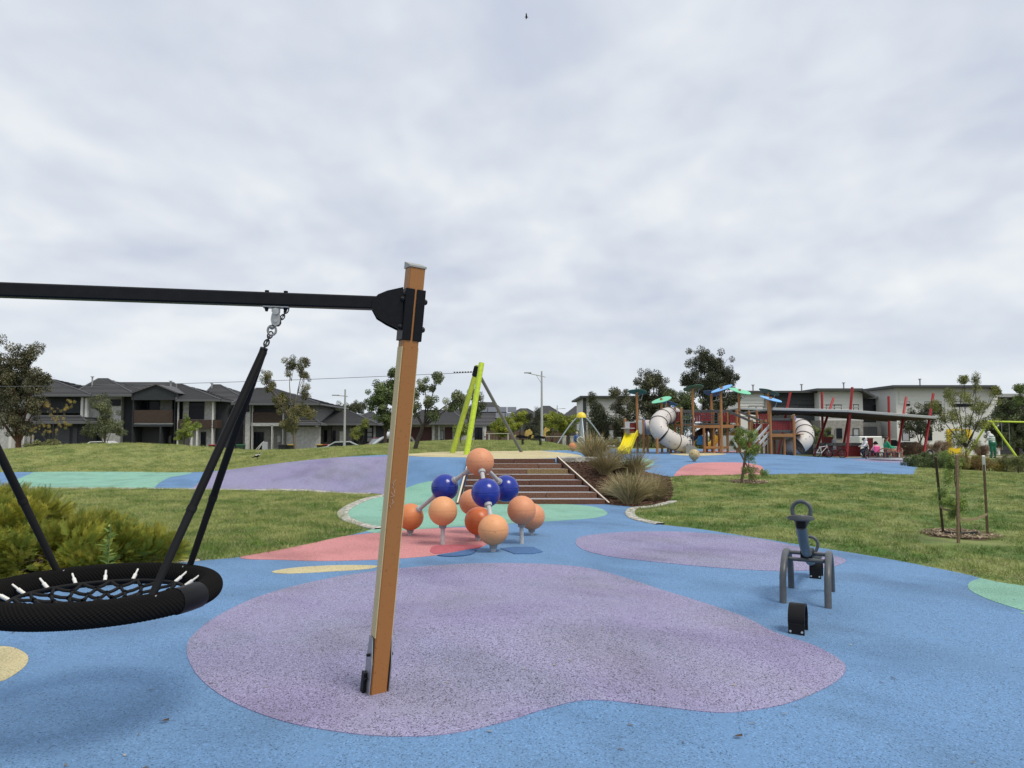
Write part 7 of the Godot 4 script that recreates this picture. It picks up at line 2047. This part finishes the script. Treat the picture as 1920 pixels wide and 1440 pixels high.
	wall(h, "lintel", -24.285, 2.291, -21.219, 2.588, -68.8, 0.4, light)
	wall(h, "porch_recess", -24.392, -1.054, -22.811, 2.304, -69.9, 0.1, mid)
	win(h, -24.449, -1.054, -23.458, 1.701, -69.92, 1)
	win(h, -20.634, -0.006, -19.56, 1.701, -70.02, 1)
	wall(h, "meter_box", -22.123, 0.798, -21.834, 1.4, -69.9, 0.2, light)
	wall(h, "doorway", -19.138, -1.056, -18.742, 2.003, -69.96, 0.1, black)
	wall(h, "side_wall", -21.128, -1.035, -17.997, 2.248, -69.4, 0.3, light)
	hip(h, "left_roof", -29.759, -24.548, -69.6, -80.0, 4.458, 6.478, -30.34, -29.584, tile)
	hip(h, "roof", -25.92, -17.771, -68.2, -80.0, 4.349, 6.09, -25.674, -23.97, tile)
	hip(h, "porch_roof", -20.888, -17.569, -67.8, -70.0, 2.475, 2.889, -21.059, -18.377, tile)
	# E
	h = thing("house", "single storey grey house with a low tiled roof behind the left lamp post", "house", Vector3(-20, -0.45, -72))
	wall(h, "wall", -19.603, -1.167, -17.777, 2.497, -73, 9.0, mid)
	wall(h, "front_wall", -17.473, -1.13, -15.562, 2.483, -72, 9.0, mat("render_e", Color(0.165, 0.16, 0.155), 0.9, 0.0, "faint", 0.4))
	wall(h, "dark_wall", -15.986, -1.167, -13.674, 2.444, -73, 7.0, darkr)
	win(h, -18.437, 0.819, -18.245, 1.867, -73.02); win(h, -17.356, 0.828, -17.165, 1.862, -72.02)
	wall(h, "pale_door", -16.738, -1.129, -16.422, 1.81, -71.95, 0.1, light)
	wall(h, "meter_box", -19.049, 0.819, -18.692, 1.395, -72.95, 0.1, light)
	win(h, -14.235, 0.819, -13.78, 2.182, -73.02, 2, true)
	wall(h, "corner_column", -13.53, -1.138, -13.368, 2.434, -72.2, 0.4, mid)
	hip(h, "roof", -19.578, -13.018, -71.2, -83.0, 2.524, 3.883, -19.953, -16.905, tile)
	# F and G beyond the lawn
	h = thing("house", "pale single storey house with a dark red garage door behind the forked tree", "house", Vector3(-8.5, -0.45, -76))
	wall(h, "wall", -10.914, -1.276, -2.628, 2.538, -76, 9.0, light)
	wall(h, "garage_door", -10.469, -1.274, -8.26, 2.264, -75.94, 0.1, mat("door_red", Color(0.055, 0.014, 0.014), 0.6))
	wall(h, "red_door", -6.87, -1.274, -6.126, 2.264, -75.94, 0.1, mat("door_red", Color(0.055, 0.014, 0.014), 0.6))
	for q: Array in [[-8.121, -1.255, -7.877, 2.476, -75.4], [-7.525, -1.255, -7.333, 2.476, -75.4], [-5.955, -1.255, -5.812, 2.476, -75.4]]: wall(h, "column", q[0], q[1], q[2], q[3], q[4], 0.3, light)
	win(h, -7.548, 1.009, -7.007, 1.882, -76.02, 0, true); win(h, -3.774, 1.009, -3.45, 2.21, -76.02); win(h, -3.391, 1.009, -3.066, 2.21, -76.02); win(h, -4.268, 1.336, -3.942, 1.992, -76.02, 0, true)
	wall(h, "meter_box", -2.841, 1.337, -2.678, 1.991, -75.9, 0.1, white)
	hip(h, "roof", -11.169, -4.511, -74.6, -86.0, 2.626, 4.091, -9.789, -6.565, tile)
	h = thing("house", "single storey house with solar panels on its tall tiled roof", "house", Vector3(-1.5, -0.45, -78))
	wall(h, "wall", -4.48, -1.35, 0.674, 2.509, -78, 9.0, light)
	var gr := hip(h, "roof", -5.58, 0.821, -76.0, -90.0, 2.538, 5.027, -4.182, -2.031, tile)
	for i in 6: # solar panels lie on the front slope
		var pb := MB.new()
		var s0 := 0.5 if i < 4 else 0.22
		var xx := (-3.167 + (i % 4) * 1.05) if i < 4 else (-1.251 + (i - 4) * 1.05)
		var f0 := Vector3(xx, lerpf(2.538, 5.027, s0) + 0.14, lerpf(-76.0, -83.0, s0))
		var f1 := Vector3(xx, lerpf(2.538, 5.027, s0 + 0.24) + 0.14, lerpf(-76.0, -83.0, s0 + 0.24))
		pb.bar(f0, f1, 0.98, 0.04)
		mi(gr, "solar_panel", pb, mat("solar", Color(0.05, 0.055, 0.07), 0.12))
	for q: Array in [[945, 1020, 783, 765, 118.0, "distant grey roofed house left of the tall street lamp"], [990, 1062, 782, 760, 112.0, "distant hip roofed house behind the tall street lamp"], [1052, 1130, 784, 760, 105.0, "distant low roofed house left of the weatherboard corner"], [655, 712, 790, 772, 110.0, "distant dark roofed house behind the single storey corner"], [835, 890, 780, 765, 115.0, "distant roof behind the forked tree"], [595, 640, 776, 766, 130.0, "distant grey roof at the end of the two storey row"]]:
		var s: float = q[4] / 1386.0
		var x0: float = (q[0] - 960.0) * s; var x1: float = (q[1] - 960.0) * s
		var ye: float = 1.5 + (815.0 - q[2]) * s; var yr: float = 1.5 + (815.0 - q[3]) * s
		h = thing("distant_house", q[5], "house", Vector3((x0 + x1) / 2, -0.45, -q[4]))
		wall(h, "wall", x0 + 0.5, -0.5, x1 - 0.5, ye, -q[4] - 0.6, 8.0, mid)
		hip(h, "roof", x0, x1, -q[4], -q[4] - 10.0, ye, yr, lerpf(x0, x1, 0.42), lerpf(x0, x1, 0.6), tile)
	# paling fence, each paling its own board
	var fe := thing("paling_fence", "brown timber paling fence in front of the solar panel house", "fence", Vector3(-0.5, -0.45, -73))
	for i in 52:
		var fx := -2.575 + i * 0.15
		var fb := MB.new()
		fb.bx(fx, -0.47, -73.02, fx + 0.135, 1.815 + 0.03 * (i % 3), -73.0)
		mi(fe, "paling", fb, [mat("paling_a", Color(0.10, 0.065, 0.045), 0.9), mat("paling_b", Color(0.125, 0.085, 0.06), 0.9)][i % 2])
	for i in 2:
		var fb := MB.new()
		fb.bx(-2.575, 0.4 + i * 1.0, -73.1, -2.575 + 7.8, 0.5 + i * 1.0, -73.03)
		mi(fe, "fence_rail", fb, mat("paling_a", Color(0.10, 0.065, 0.045), 0.9))
	fe = thing("paling_fence", "weathered grey paling fence behind the spinner", "fence", Vector3(5, -0.45, -75))
	for i in 36:
		var fx := 3.563 + i * 0.15
		var fb := MB.new()
		fb.bx(fx, -0.47, -75.02, fx + 0.135, 1.877 + 0.03 * (i % 3), -75.0)
		mi(fe, "paling", fb, [mat("paling_c", Color(0.15, 0.125, 0.105), 0.9), mat("paling_d", Color(0.12, 0.10, 0.085), 0.9)][i % 2])
	# right side: weatherboard houses
	var wb := mat("board_white", Color(0.70, 0.70, 0.675), 0.8)
	var wbd := mat("board_charcoal", Color(0.058, 0.063, 0.070), 0.8, 0.0, "faint", 0.5)
	var sheetm := mat("roof_edge", Color(0.055, 0.058, 0.062), 0.6)
	h = thing("house", "white weatherboard house with a flat dark roof edge behind the pointed dark tree", "house", Vector3(9, -0.45, -72))
	wall(h, "wall", 7.082, -1.13, 15.081, 5.08, -72, 9.0, wb)
	weather(h, 7.266, 3.053, 15.081, 5.08, -72, wb)
	wall(h, "corner_trim", 6.918, -1.127, 7.219, 5.127, -71.9, 0.3, sheetm)
	wall(h, "roof", 6.583, 5.066, 15.225, 5.246, -71.2, 10.5, sheetm)
	wall(h, "lower_wall", 7.647, -1.094, 14.838, 2.674, -71, 1.0, mat("brick_brown", Color(0.10, 0.075, 0.065), 0.9, 0.0, "fine", 1.0))
	win(h, 7.509, 0.983, 7.881, 2.276, -71.98); win(h, 9.201, 0.99, 9.721, 1.959, -71.05, 0, true); win(h, 10.223, 0.99, 10.54, 1.959, -71.05, 0, true)
	h = thing("house", "white and charcoal weatherboard townhouse behind the right leaf roofs", "house", Vector3(26, -0.45, -73))
	wall(h, "wall", 22.276, -1.167, 25.161, 5.605, -73, 9.0, wb)
	weather(h, 22.476, 3.338, 25.16, 5.552, -73, wb)
	wall(h, "dark_wall", 25.07, -1.174, 30.521, 5.669, -73.2, 9.0, wbd)
	weather(h, 25.195, 4.135, 30.467, 5.616, -73.2, wbd)
	win(h, 23.396, 3.603, 24.783, 4.341, -73.06); win(h, 28.431, 3.767, 30.138, 4.349, -73.26, 0, true)
	wall(h, "roof", 21.973, 5.597, 30.35, 5.807, -72.4, 10.5, sheetm)
	wall(h, "garage", 25.125, -1.163, 30.195, 2.286, -72.9, 0.3, black)
	for q: Array in [[24.933, -1.16, 25.25, 5.594, -72.8], [29.921, -1.152, 30.337, 2.439, -72.6]]: wall(h, "corner_post", q[0], q[1], q[2], q[3], q[4], 0.3, mid)
	pipes(h, [Vector3(24.176, 5.982, -74), Vector3(29.045, 6.036, -74)])
	h = thing("house", "white weatherboard townhouse rising over the middle of the shelter roof", "house", Vector3(33, -0.45, -72))
	wall(h, "wall", 29.941, 2.794, 34.19, 5.809, -72, 9.0, wb)
	weather(h, 30.107, 3.157, 34.136, 5.757, -72, wb)
	wall(h, "lower_wall", 29.568, -1.094, 33.673, 2.878, -71, 9.0, mat("render_taupe", Color(0.33, 0.32, 0.30), 0.9, 0.0, "faint", 0.4))
	win(h, 30.621, 3.886, 31.362, 4.354, -72.06, 0, true); win(h, 31.4, 3.886, 32.038, 4.354, -72.06, 0, true); win(h, 33.27, 3.834, 33.704, 4.406, -72.06, 0, true)
	win(h, 31.137, 1.194, 31.572, 2.062, -71.05); win(h, 30.164, 1.143, 30.498, 2.062, -71.05); win(h, 32.72, 1.143, 33.21, 2.062, -71.05, 0, true)
	var sl := MB.new()
	sl.bx(29.335, 5.955, -81.0, 33.781, 5.724, -71.0)
	sl.bar(Vector3(33.73, 5.826, -76.0), Vector3(34.906, 5.133, -76.0), 10.0, 0.2)
	mi(h, "roof", sl, sheetm)
	pipes(h, [Vector3(32.826, 6.133, -73)])
	h = thing("house", "charcoal rendered link house between the two white townhouses", "house", Vector3(36, -0.45, -75))
	wall(h, "wall", 35.326, -1.24, 39.542, 5.175, -75, 8.0, mat("render_char", Color(0.045, 0.048, 0.055), 0.85, 0.0, "faint", 0.4))
	win(h, 36.643, 4.038, 37.199, 4.471, -75.02); win(h, 37.899, 4.363, 38.402, 4.796, -75.02)
	wall(h, "roof", 35.034, 5.145, 39.233, 5.361, -74.4, 9.0, mat("roof_zinc", Color(0.34, 0.35, 0.36), 0.5))
	wall(h, "porch_wall", 34.253, -1.149, 36.154, 2.699, -72.5, 2.0, mid)
	wall(h, "garage", 34.333, -1.147, 35.749, 2.281, -72.45, 0.1, black)
	wall(h, "doorway", 38.075, -1.236, 39.009, 2.307, -74.9, 0.1, black)
	h = thing("house", "largest white weatherboard townhouse right of the shelter", "house", Vector3(44, -0.45, -71))
	wall(h, "wall", 36.909, -1.094, 46.709, 6.006, -71, 10.0, wb)
	weather(h, 37.21, 4.466, 46.656, 5.955, -71, wb)
	win(h, 39.666, 3.494, 41.197, 4.622, -71.06); win(h, 37.697, 4.314, 38.17, 4.622, -71.06); win(h, 42.463, 4.212, 44.224, 4.622, -71.06); win(h, 39.622, 0.99, 40.178, 2.164, -71.06); win(h, 37.421, 0.939, 38.032, 2.266, -71.06, 0, true)
	wall(h, "corner_trim", 41.542, 2.774, 41.825, 6, -70.9, 0.1, white)
	sl = MB.new()
	sl.bx(36.178, 6.197, -81.0, 46.003, 5.968, -70.0)
	sl.bar(Vector3(45.953, 6.07, -75.5), Vector3(46.406, 5.335, -75.5), 11.0, 0.2)
	mi(h, "roof", sl, sheetm)
	wall(h, "balcony_railing", 36.646, 0.392, 37.975, 0.845, -70.2, 0.05, black)
	pipes(h, [Vector3(40.387, 6.504, -73)])
	h = thing("house", "charcoal house running out of the right edge", "house", Vector3(52, -0.45, -73))
	wall(h, "wall", 47.593, -1.167, 55.364, 5.182, -73, 8.0, mat("render_char", Color(0.045, 0.048, 0.055), 0.85))
	wall(h, "roof", 47.118, 5.158, 54.885, 5.496, -72, 9.0, mat("roof_zinc", Color(0.34, 0.35, 0.36), 0.5))
	win(h, 49.059, 3.075, 49.553, 4.656, -73.02)

func wheel(t: Node, o: Vector3, ax: Vector3, r: float) -> void:
	var b := MB.new()
	b.tube([o - ax * 0.1, o + ax * 0.1], r, 18)
	var w := mi(t, "wheel", b, mat("tyre", Color(0.012, 0.012, 0.012), 0.8))
	b = MB.new()
	b.tube([o - ax * 0.106, o + ax * 0.106], r * 0.62, 14)
	mi(w, "rim", b, steel())
func car(nm: String, label: String, at: Vector3, yaw: float, kind: String, col: Color) -> void:
	var t := thing(nm, label, "car" if kind != "ute" else "ute", at)
	var bs := Basis(Vector3.UP, yaw)
	var xf := Transform3D(bs, at)
	var paint := mat("paint_%s" % col.to_html(), col, 0.3, 0.1)
	paint.clearcoat_enabled = true
	var b := MB.new()
	var body := PackedVector2Array([Vector2(-2.25, 0.35), Vector2(-2.3, 0.62), Vector2(-2.2, 0.85), Vector2(-1.3, 0.98), Vector2(1.9, 1.0), Vector2(2.25, 0.9), Vector2(2.28, 0.4), Vector2(2.1, 0.3), Vector2(-2.1, 0.28)])
	b.prism(body, -0.88, 0.88, xf)
	mi(t, "body", b, paint)
	b = MB.new()
	var cab: PackedVector2Array
	var gl: PackedVector2Array
	if kind == "suv":
		cab = PackedVector2Array([Vector2(-1.3, 0.97), Vector2(-0.5, 1.58), Vector2(-0.2, 1.68), Vector2(1.7, 1.66), Vector2(2.15, 1.0)])
		gl = PackedVector2Array([Vector2(-1.12, 1.03), Vector2(-0.5, 1.5), Vector2(1.6, 1.54), Vector2(1.95, 1.05)])
	elif kind == "ute":
		cab = PackedVector2Array([Vector2(-1.4, 0.97), Vector2(-0.7, 1.62), Vector2(0.4, 1.66), Vector2(0.45, 0.97)])
		gl = PackedVector2Array([Vector2(-1.2, 1.03), Vector2(-0.66, 1.53), Vector2(0.3, 1.55), Vector2(0.34, 1.05)])
	else:
		cab = PackedVector2Array([Vector2(-1.2, 0.97), Vector2(-0.5, 1.38), Vector2(0.7, 1.42), Vector2(1.6, 1.0)])
		gl = PackedVector2Array([Vector2(-1.0, 1.01), Vector2(-0.45, 1.32), Vector2(0.65, 1.35), Vector2(1.35, 1.02)])
	b.prism(cab, -0.78, 0.78, xf)
	mi(t, "cabin", b, paint)
	b = MB.new()
	b.prism(gl, -0.785, 0.785, xf)
	mi(t, "side_windows", b, mat("car_glass", Color(0.02, 0.024, 0.028), 0.05))
	b = MB.new()
	var c0: Vector2 = cab[0]; var c1: Vector2 = cab[1]
	b.quad(xf * Vector3(c0.x + 0.05, c0.y + 0.05, 0.68), xf * Vector3(c0.x + 0.05, c0.y + 0.05, -0.68), xf * Vector3(c1.x - 0.03, c1.y - 0.02, -0.64), xf * Vector3(c1.x - 0.03, c1.y - 0.02, 0.64))
	mi(t, "windscreen", b, mat("screen_glass", Color(0.16, 0.2, 0.21), 0.05))
	for s: float in [-0.62, 0.62]:
		b = MB.new()
		b.box(Transform3D(bs, xf * Vector3(-2.22, 0.72, s)), Vector3(0.16, 0.14, 0.34), 0.03)
		mi(t, "headlight", b, mat("lamp_glass", Color(0.6, 0.62, 0.62), 0.1))
		b = MB.new()
		b.box(Transform3D(bs, xf * Vector3(-0.95, 1.08, s * 1.56)), Vector3(0.1, 0.14, 0.2), 0.03)
		mi(t, "mirror", b, paint)
		for x: float in [-1.4, 1.4]: wheel(t, xf * Vector3(x, 0.34, s * 1.3), bs * Vector3(0, 0, 1), 0.34)
	if kind == "ute":
		b = MB.new()
		b.box(Transform3D(bs, xf * Vector3(1.4, 1.35, 0)), Vector3(1.85, 0.95, 1.75), 0.05)
		mi(t, "canopy", b, paint)
		b = MB.new()
		b.box(Transform3D(bs, xf * Vector3(1.0, 1.9, 0)), Vector3(2.6, 0.05, 1.5), 0.01)
		mi(t, "roof_rack", b, black_steel())
func make_street() -> void:
	car("parked_car", "silver grey wagon parked beyond the lawn, left of the swing post", dropped(Vector3(-9.602, 0, -57.5)), 0.35, "suv", Color(0.16, 0.165, 0.17))
	car("parked_car", "pale low car partly hidden by the lawn behind the lamp post", dropped(Vector3(-13.59, 0, -59)), 0.2, "sedan", Color(0.45, 0.5, 0.5))
	car("parked_car", "white car roof just showing over the grass mound", dropped(Vector3(-34.364, 0, -62)), 0.0, "sedan", Color(0.7, 0.7, 0.7))
	car("parked_car", "red car in the driveway behind the silver wagon", dropped(Vector3(-12.294, 0, -70)), 1.2, "suv", Color(0.10, 0.012, 0.02))
	car("utility_truck", "white utility truck with a boxy canopy behind the shelter", dropped(Vector3(30.016, 0, -60)), PI, "ute", Color(0.72, 0.73, 0.74))
	car("parked_car", "white sedan behind the red poles, right of the utility truck", dropped(Vector3(33.558, 0, -63)), PI, "sedan", Color(0.7, 0.7, 0.7))
	var galvm := mat("lamp_pole", Color(0.42, 0.43, 0.44), 0.5, 0.2)
	for q: Array in [[Vector3(-11.753, 0.069, -52), 4.687, [Vector3(-12.472, 4.273, -52), Vector3(-11.57, 4.198, -52)], "plain grey street lamp left of the swing post"], [Vector3(2.015, 1.024, -50), 5.798, [Vector3(1.014, 5.689, -50), Vector3(2.28, 5.399, -50)], "tall galvanised street lamp above the dark conifer"], [Vector3(5.812, -0.45, -95), 5.262, [Vector3(5.484, 4.782, -95), Vector3(6.581, 4.851, -95)], "distant street lamp over the hip roofs"]]:
		var g: Vector3 = q[0]
		var t := thing("street_lamp", q[3], "street lamp", g, "street lamps")
		var b := MB.new()
		b.tube([g - Vector3(0, 0.05, 0), Vector3(g.x, q[1], g.z)], [0.1, 0.055], 10)
		mi(t, "pole", b, galvm)
		b = MB.new()
		b.tube(q[2], 0.03, 8)
		if q[1] > 5.0 and g.z > -51.0: b.tube([Vector3(g.x, 4.927, g.z), Vector3(1.665, 5.507, -50)], 0.018, 6)
		mi(t, "arm", b, galvm)
		b = MB.new()
		var hd: Vector3 = q[2][0] if g.z > -80.0 else q[2][1]
		b.box(Transform3D(Basis(), hd + Vector3(0.05, 0.0, 0)), Vector3(0.5, 0.07, 0.18), 0.02)
		mi(t, "lamp_head", b, mat("lamp_head_grey", Color(0.3, 0.31, 0.32), 0.5))
	for q: Array in [[453, 66.0, Color(0.02, 0.05, 0.03), Color(0.03, 0.14, 0.06), "dark bin with a green lid by the corner house"], [402, 66.0, Color(0.025, 0.03, 0.03), Color(0.28, 0.03, 0.03), "dark bin with a red lid by the white columns"], [548, 67.0, Color(0.025, 0.03, 0.03), Color(0.40, 0.27, 0.02), "dark bin with a yellow lid left of the tall gum trunk"], [603, 67.5, Color(0.025, 0.03, 0.03), Color(0.45, 0.28, 0.02), "dark bin with a yellow lid by the single storey house"], [614, 67.3, Color(0.025, 0.03, 0.03), Color(0.25, 0.02, 0.02), "dark bin with a red lid by the single storey house"], [532, 66.5, Color(0.025, 0.028, 0.03), Color(0.03, 0.032, 0.034), "small black bin by the corner house porch"]]:
		var s: float = q[1] / 1386.0
		var g := dropped(Vector3((q[0] - 960.0) * s, 0, -q[1]))
		var t := thing("wheelie_bin", q[4], "bin", g, "wheelie bins along the kerb")
		var b := MB.new()
		b.prism(PackedVector2Array([Vector2(-0.24, 0.06), Vector2(0.24, 0.06), Vector2(0.31, 0.98), Vector2(-0.31, 0.98)]), -0.32, 0.32, Transform3D(Basis(), g))
		mi(t, "tub", b, mat("bin_%s" % q[2].to_html(), q[2], 0.6))
		b = MB.new()
		b.bx(g.x - 0.33, g.y + 0.98, g.z - 0.36, g.x + 0.33, g.y + 1.08, g.z + 0.36, 0.03)
		mi(t, "lid", b, mat("lid_%s" % q[3].to_html(), q[3], 0.5))
		b = MB.new()
		for x: float in [-0.22, 0.22]: b.tube([Vector3(g.x + x - 0.04, g.y + 0.1, g.z - 0.3), Vector3(g.x + x + 0.04, g.y + 0.1, g.z - 0.3)], 0.1, 10)
		mi(t, "wheels", b, mat("tyre", Color(0.012, 0.012, 0.012), 0.8))
	var sl := dropped(Vector3(-22.614, 0, -66))
	var t2 := thing("leaning_boards", "white boards leaning on a pale box beside the porch", "boards", sl)
	for k in 2:
		var b := MB.new()
		b.bar(sl + Vector3(-0.65 + k * 0.3, 0, 0.2), sl + Vector3(0.35 + k * 0.15, 1.25 + k * 0.12, -0.1), 0.22, 0.05, 0.005)
		mi(t2, "board", b, mat("trim_white", Color(0.62, 0.62, 0.60), 0.7))
	var b4 := MB.new()
	b4.bx(sl.x + 0.4, sl.y, sl.z - 0.3, sl.x + 0.8, sl.y + 1.3, sl.z + 0.1, 0.02)
	mi(t2, "box", b4, mat("panel_pale", Color(0.38, 0.40, 0.42), 0.55))
	# concrete posts and bench behind the spinner
	for q: Array in [[1054, 818, 1061, "tall grey concrete pillar left of the spinner"], [1069, 819, 1075, "grey concrete pillar left of the spinner mast"], [1121, 821, 1131, "wide grey concrete pillar right of the spinner mast"], [1142, 820, 1149, "pale concrete pillar left of the yellow slide"], [1158, 821, 1164, "pale concrete pillar behind the yellow slide"]]:
		var d := 56.0
		var s := d / 1386.0
		var x0: float = (q[0] - 960.0) * s; var x1: float = (q[2] - 960.0) * s
		var y: float = 1.5 + (815.0 - q[1]) * s
		var t := thing("concrete_pillar", q[3], "pillar", on((x0 + x1) / 2, -d), "concrete pillars behind the play area")
		wall(t, "shaft", x0, -0.5, x1, y, -d, 0.35, mat("concrete", Color(0.56, 0.54, 0.48), 0.9))
		wall(t, "capping", x0 - 0.03, y, x1 + 0.03, y + 0.06, -d + 0.03, 0.41, mat("concrete", Color(0.56, 0.54, 0.48), 0.9))
	for q: Array in [[Vector3(-0.846, 1.12, -47), "pale slatted bench on the lawn before the paling fence"], [Vector3(2.611, 0.929, -46.5), "pale slatted bench left of the spinner"]]:
		var g: Vector3 = q[0]
		var t := thing("bench", q[1], "bench", g, "benches on the far lawn")
		for k in 3:
			var b := MB.new()
			b.bx(g.x - 0.8, g.y + 0.43, g.z - 0.2 + k * 0.15, g.x + 0.8, g.y + 0.47, g.z - 0.07 + k * 0.15, 0.005)
			mi(t, "slat", b, mat("bench_slat", Color(0.42, 0.40, 0.36), 0.8))
		for x: float in [-0.6, 0.6]:
			var b := MB.new()
			b.bx(g.x + x - 0.04, g.y - 0.05, g.z - 0.18, g.x + x + 0.04, g.y + 0.43, g.z + 0.2)
			mi(t, "leg", b, galvm)
	# magpie on the lawn
	var mg := Vector3(-10.644, 0.43, -31)
	var mp := thing("magpie", "black and white magpie standing on the lawn before the houses", "bird", mg)
	var blk := Color(0.012, 0.012, 0.014); var wh := Color(0.65, 0.65, 0.65)
	var fb := figure([[mg + Vector3(-0.06, 0.17, 0), mg + Vector3(0.05, 0.20, 0), 0.045, 0.055, blk], [mg + Vector3(-0.1, 0.15, 0), mg + Vector3(-0.22, 0.10, 0), 0.025, 0.012, blk], [mg + Vector3(0.06, 0.21, 0), mg + Vector3(0.10, 0.28, 0), 0.04, 0.03, wh], [mg + Vector3(0.10, 0.29, 0), mg + Vector3(0.12, 0.30, 0), 0.034, 0.028, blk], [mg + Vector3(0.13, 0.30, 0), mg + Vector3(0.19, 0.29, 0), 0.014, 0.006, wh], [mg + Vector3(-0.04, 0.21, 0.03), mg + Vector3(0.02, 0.22, 0.03), 0.025, 0.025, wh], [mg + Vector3(0, 0.15, 0.02), mg + Vector3(0.01, 0.0, 0.02), 0.010, 0.008, blk], [mg + Vector3(0.02, 0.15, -0.02), mg + Vector3(0.03, 0.0, -0.02), 0.010, 0.008, blk]], 0.009, 0.015)
	mi(mp, "body", fb, vmat("cloth", Color(1, 1, 1), 0.8))
	# a bird crossing the sky
	var bo := Vector3(1.213, 36.59, -60)
	var bd := thing("flying_bird", "tiny dark bird high in the cloudy sky", "bird", bo)
	var b5 := MB.new()
	b5.tube([bo + Vector3(-0.16, 0, 0), bo, bo + Vector3(0.16, -0.02, 0)], [0.01, 0.05, 0.02], 8)
	mi(bd, "body", b5, mat("bird_dark", Color(0.02, 0.02, 0.022), 0.8))
	b5 = MB.new()
	for s: float in [-1.0, 1.0]: b5.prism(PackedVector2Array([Vector2(0.08, 0), Vector2(0.02, 0.3), Vector2(-0.06, 0.28), Vector2(-0.07, 0)]), -0.006, 0.006, Transform3D(Basis(Vector3(1, 0, 0), (0.5 if s > 0 else PI - 0.5)), bo))
	mi(bd, "wings", b5, mat("bird_dark", Color(0.02, 0.02, 0.022), 0.8))
	# fallen leaves on the rubber
	var li := 0
	for q: Array in [[Vector3(1.089, 0.031, -3.677), "curled brown leaf at the bottom right of the blue rubber"], [Vector3(-1.788, 0.017, -3.911), "small dark leaf on the blue rubber below the basket"]]:
		var g: Vector3 = q[0]
		var b := MB.new()
		b.col = Color(1, 1, 1)
		for k in 5:
			var a := -0.024 + k * 0.0095
			var w := 0.008 * sin(PI * (k + 0.5) / 6.0)
			var w2 := 0.008 * sin(PI * (k + 1.5) / 6.0)
			b.quad(g + Vector3(a, 0.014 + 0.003 * k, -w), g + Vector3(a, 0.018, w), g + Vector3(a + 0.0095, 0.018, w2), g + Vector3(a + 0.0095, 0.016 + 0.003 * k, -w2))
		var lo := mi(self, numbered("fallen_leaf"), b, mat("dead_leaf", Color(0.07, 0.04, 0.025), 0.8))
		tag(lo, q[1], "leaf", "fallen leaves on the rubber")
		li += 1

func _ready() -> void:
	make_sky()
	make_textures()
	make_ground()
	make_steps()
	make_houses()
	make_swing()
	make_molecule()
	make_seesaw()
	make_tower()
	make_zipline()
	make_spinner()
	make_shelter()
	make_far_swing()
	make_rockers()
	make_people()
	make_street()
	make_tussocks()
	make_bush()
	make_saplings()
	make_trees()
	make_grass()
	make_litter()
	tag(get_node("mulch_chips"), "dark brown bark chips covering the bed right of the steps", "mulch")
	for i in 3:
		tag(get_node("lawn_grass" if i == 0 else "lawn_grass_%03d" % i), "short green and straw coloured lawn grass", "grass", "lawn grass")
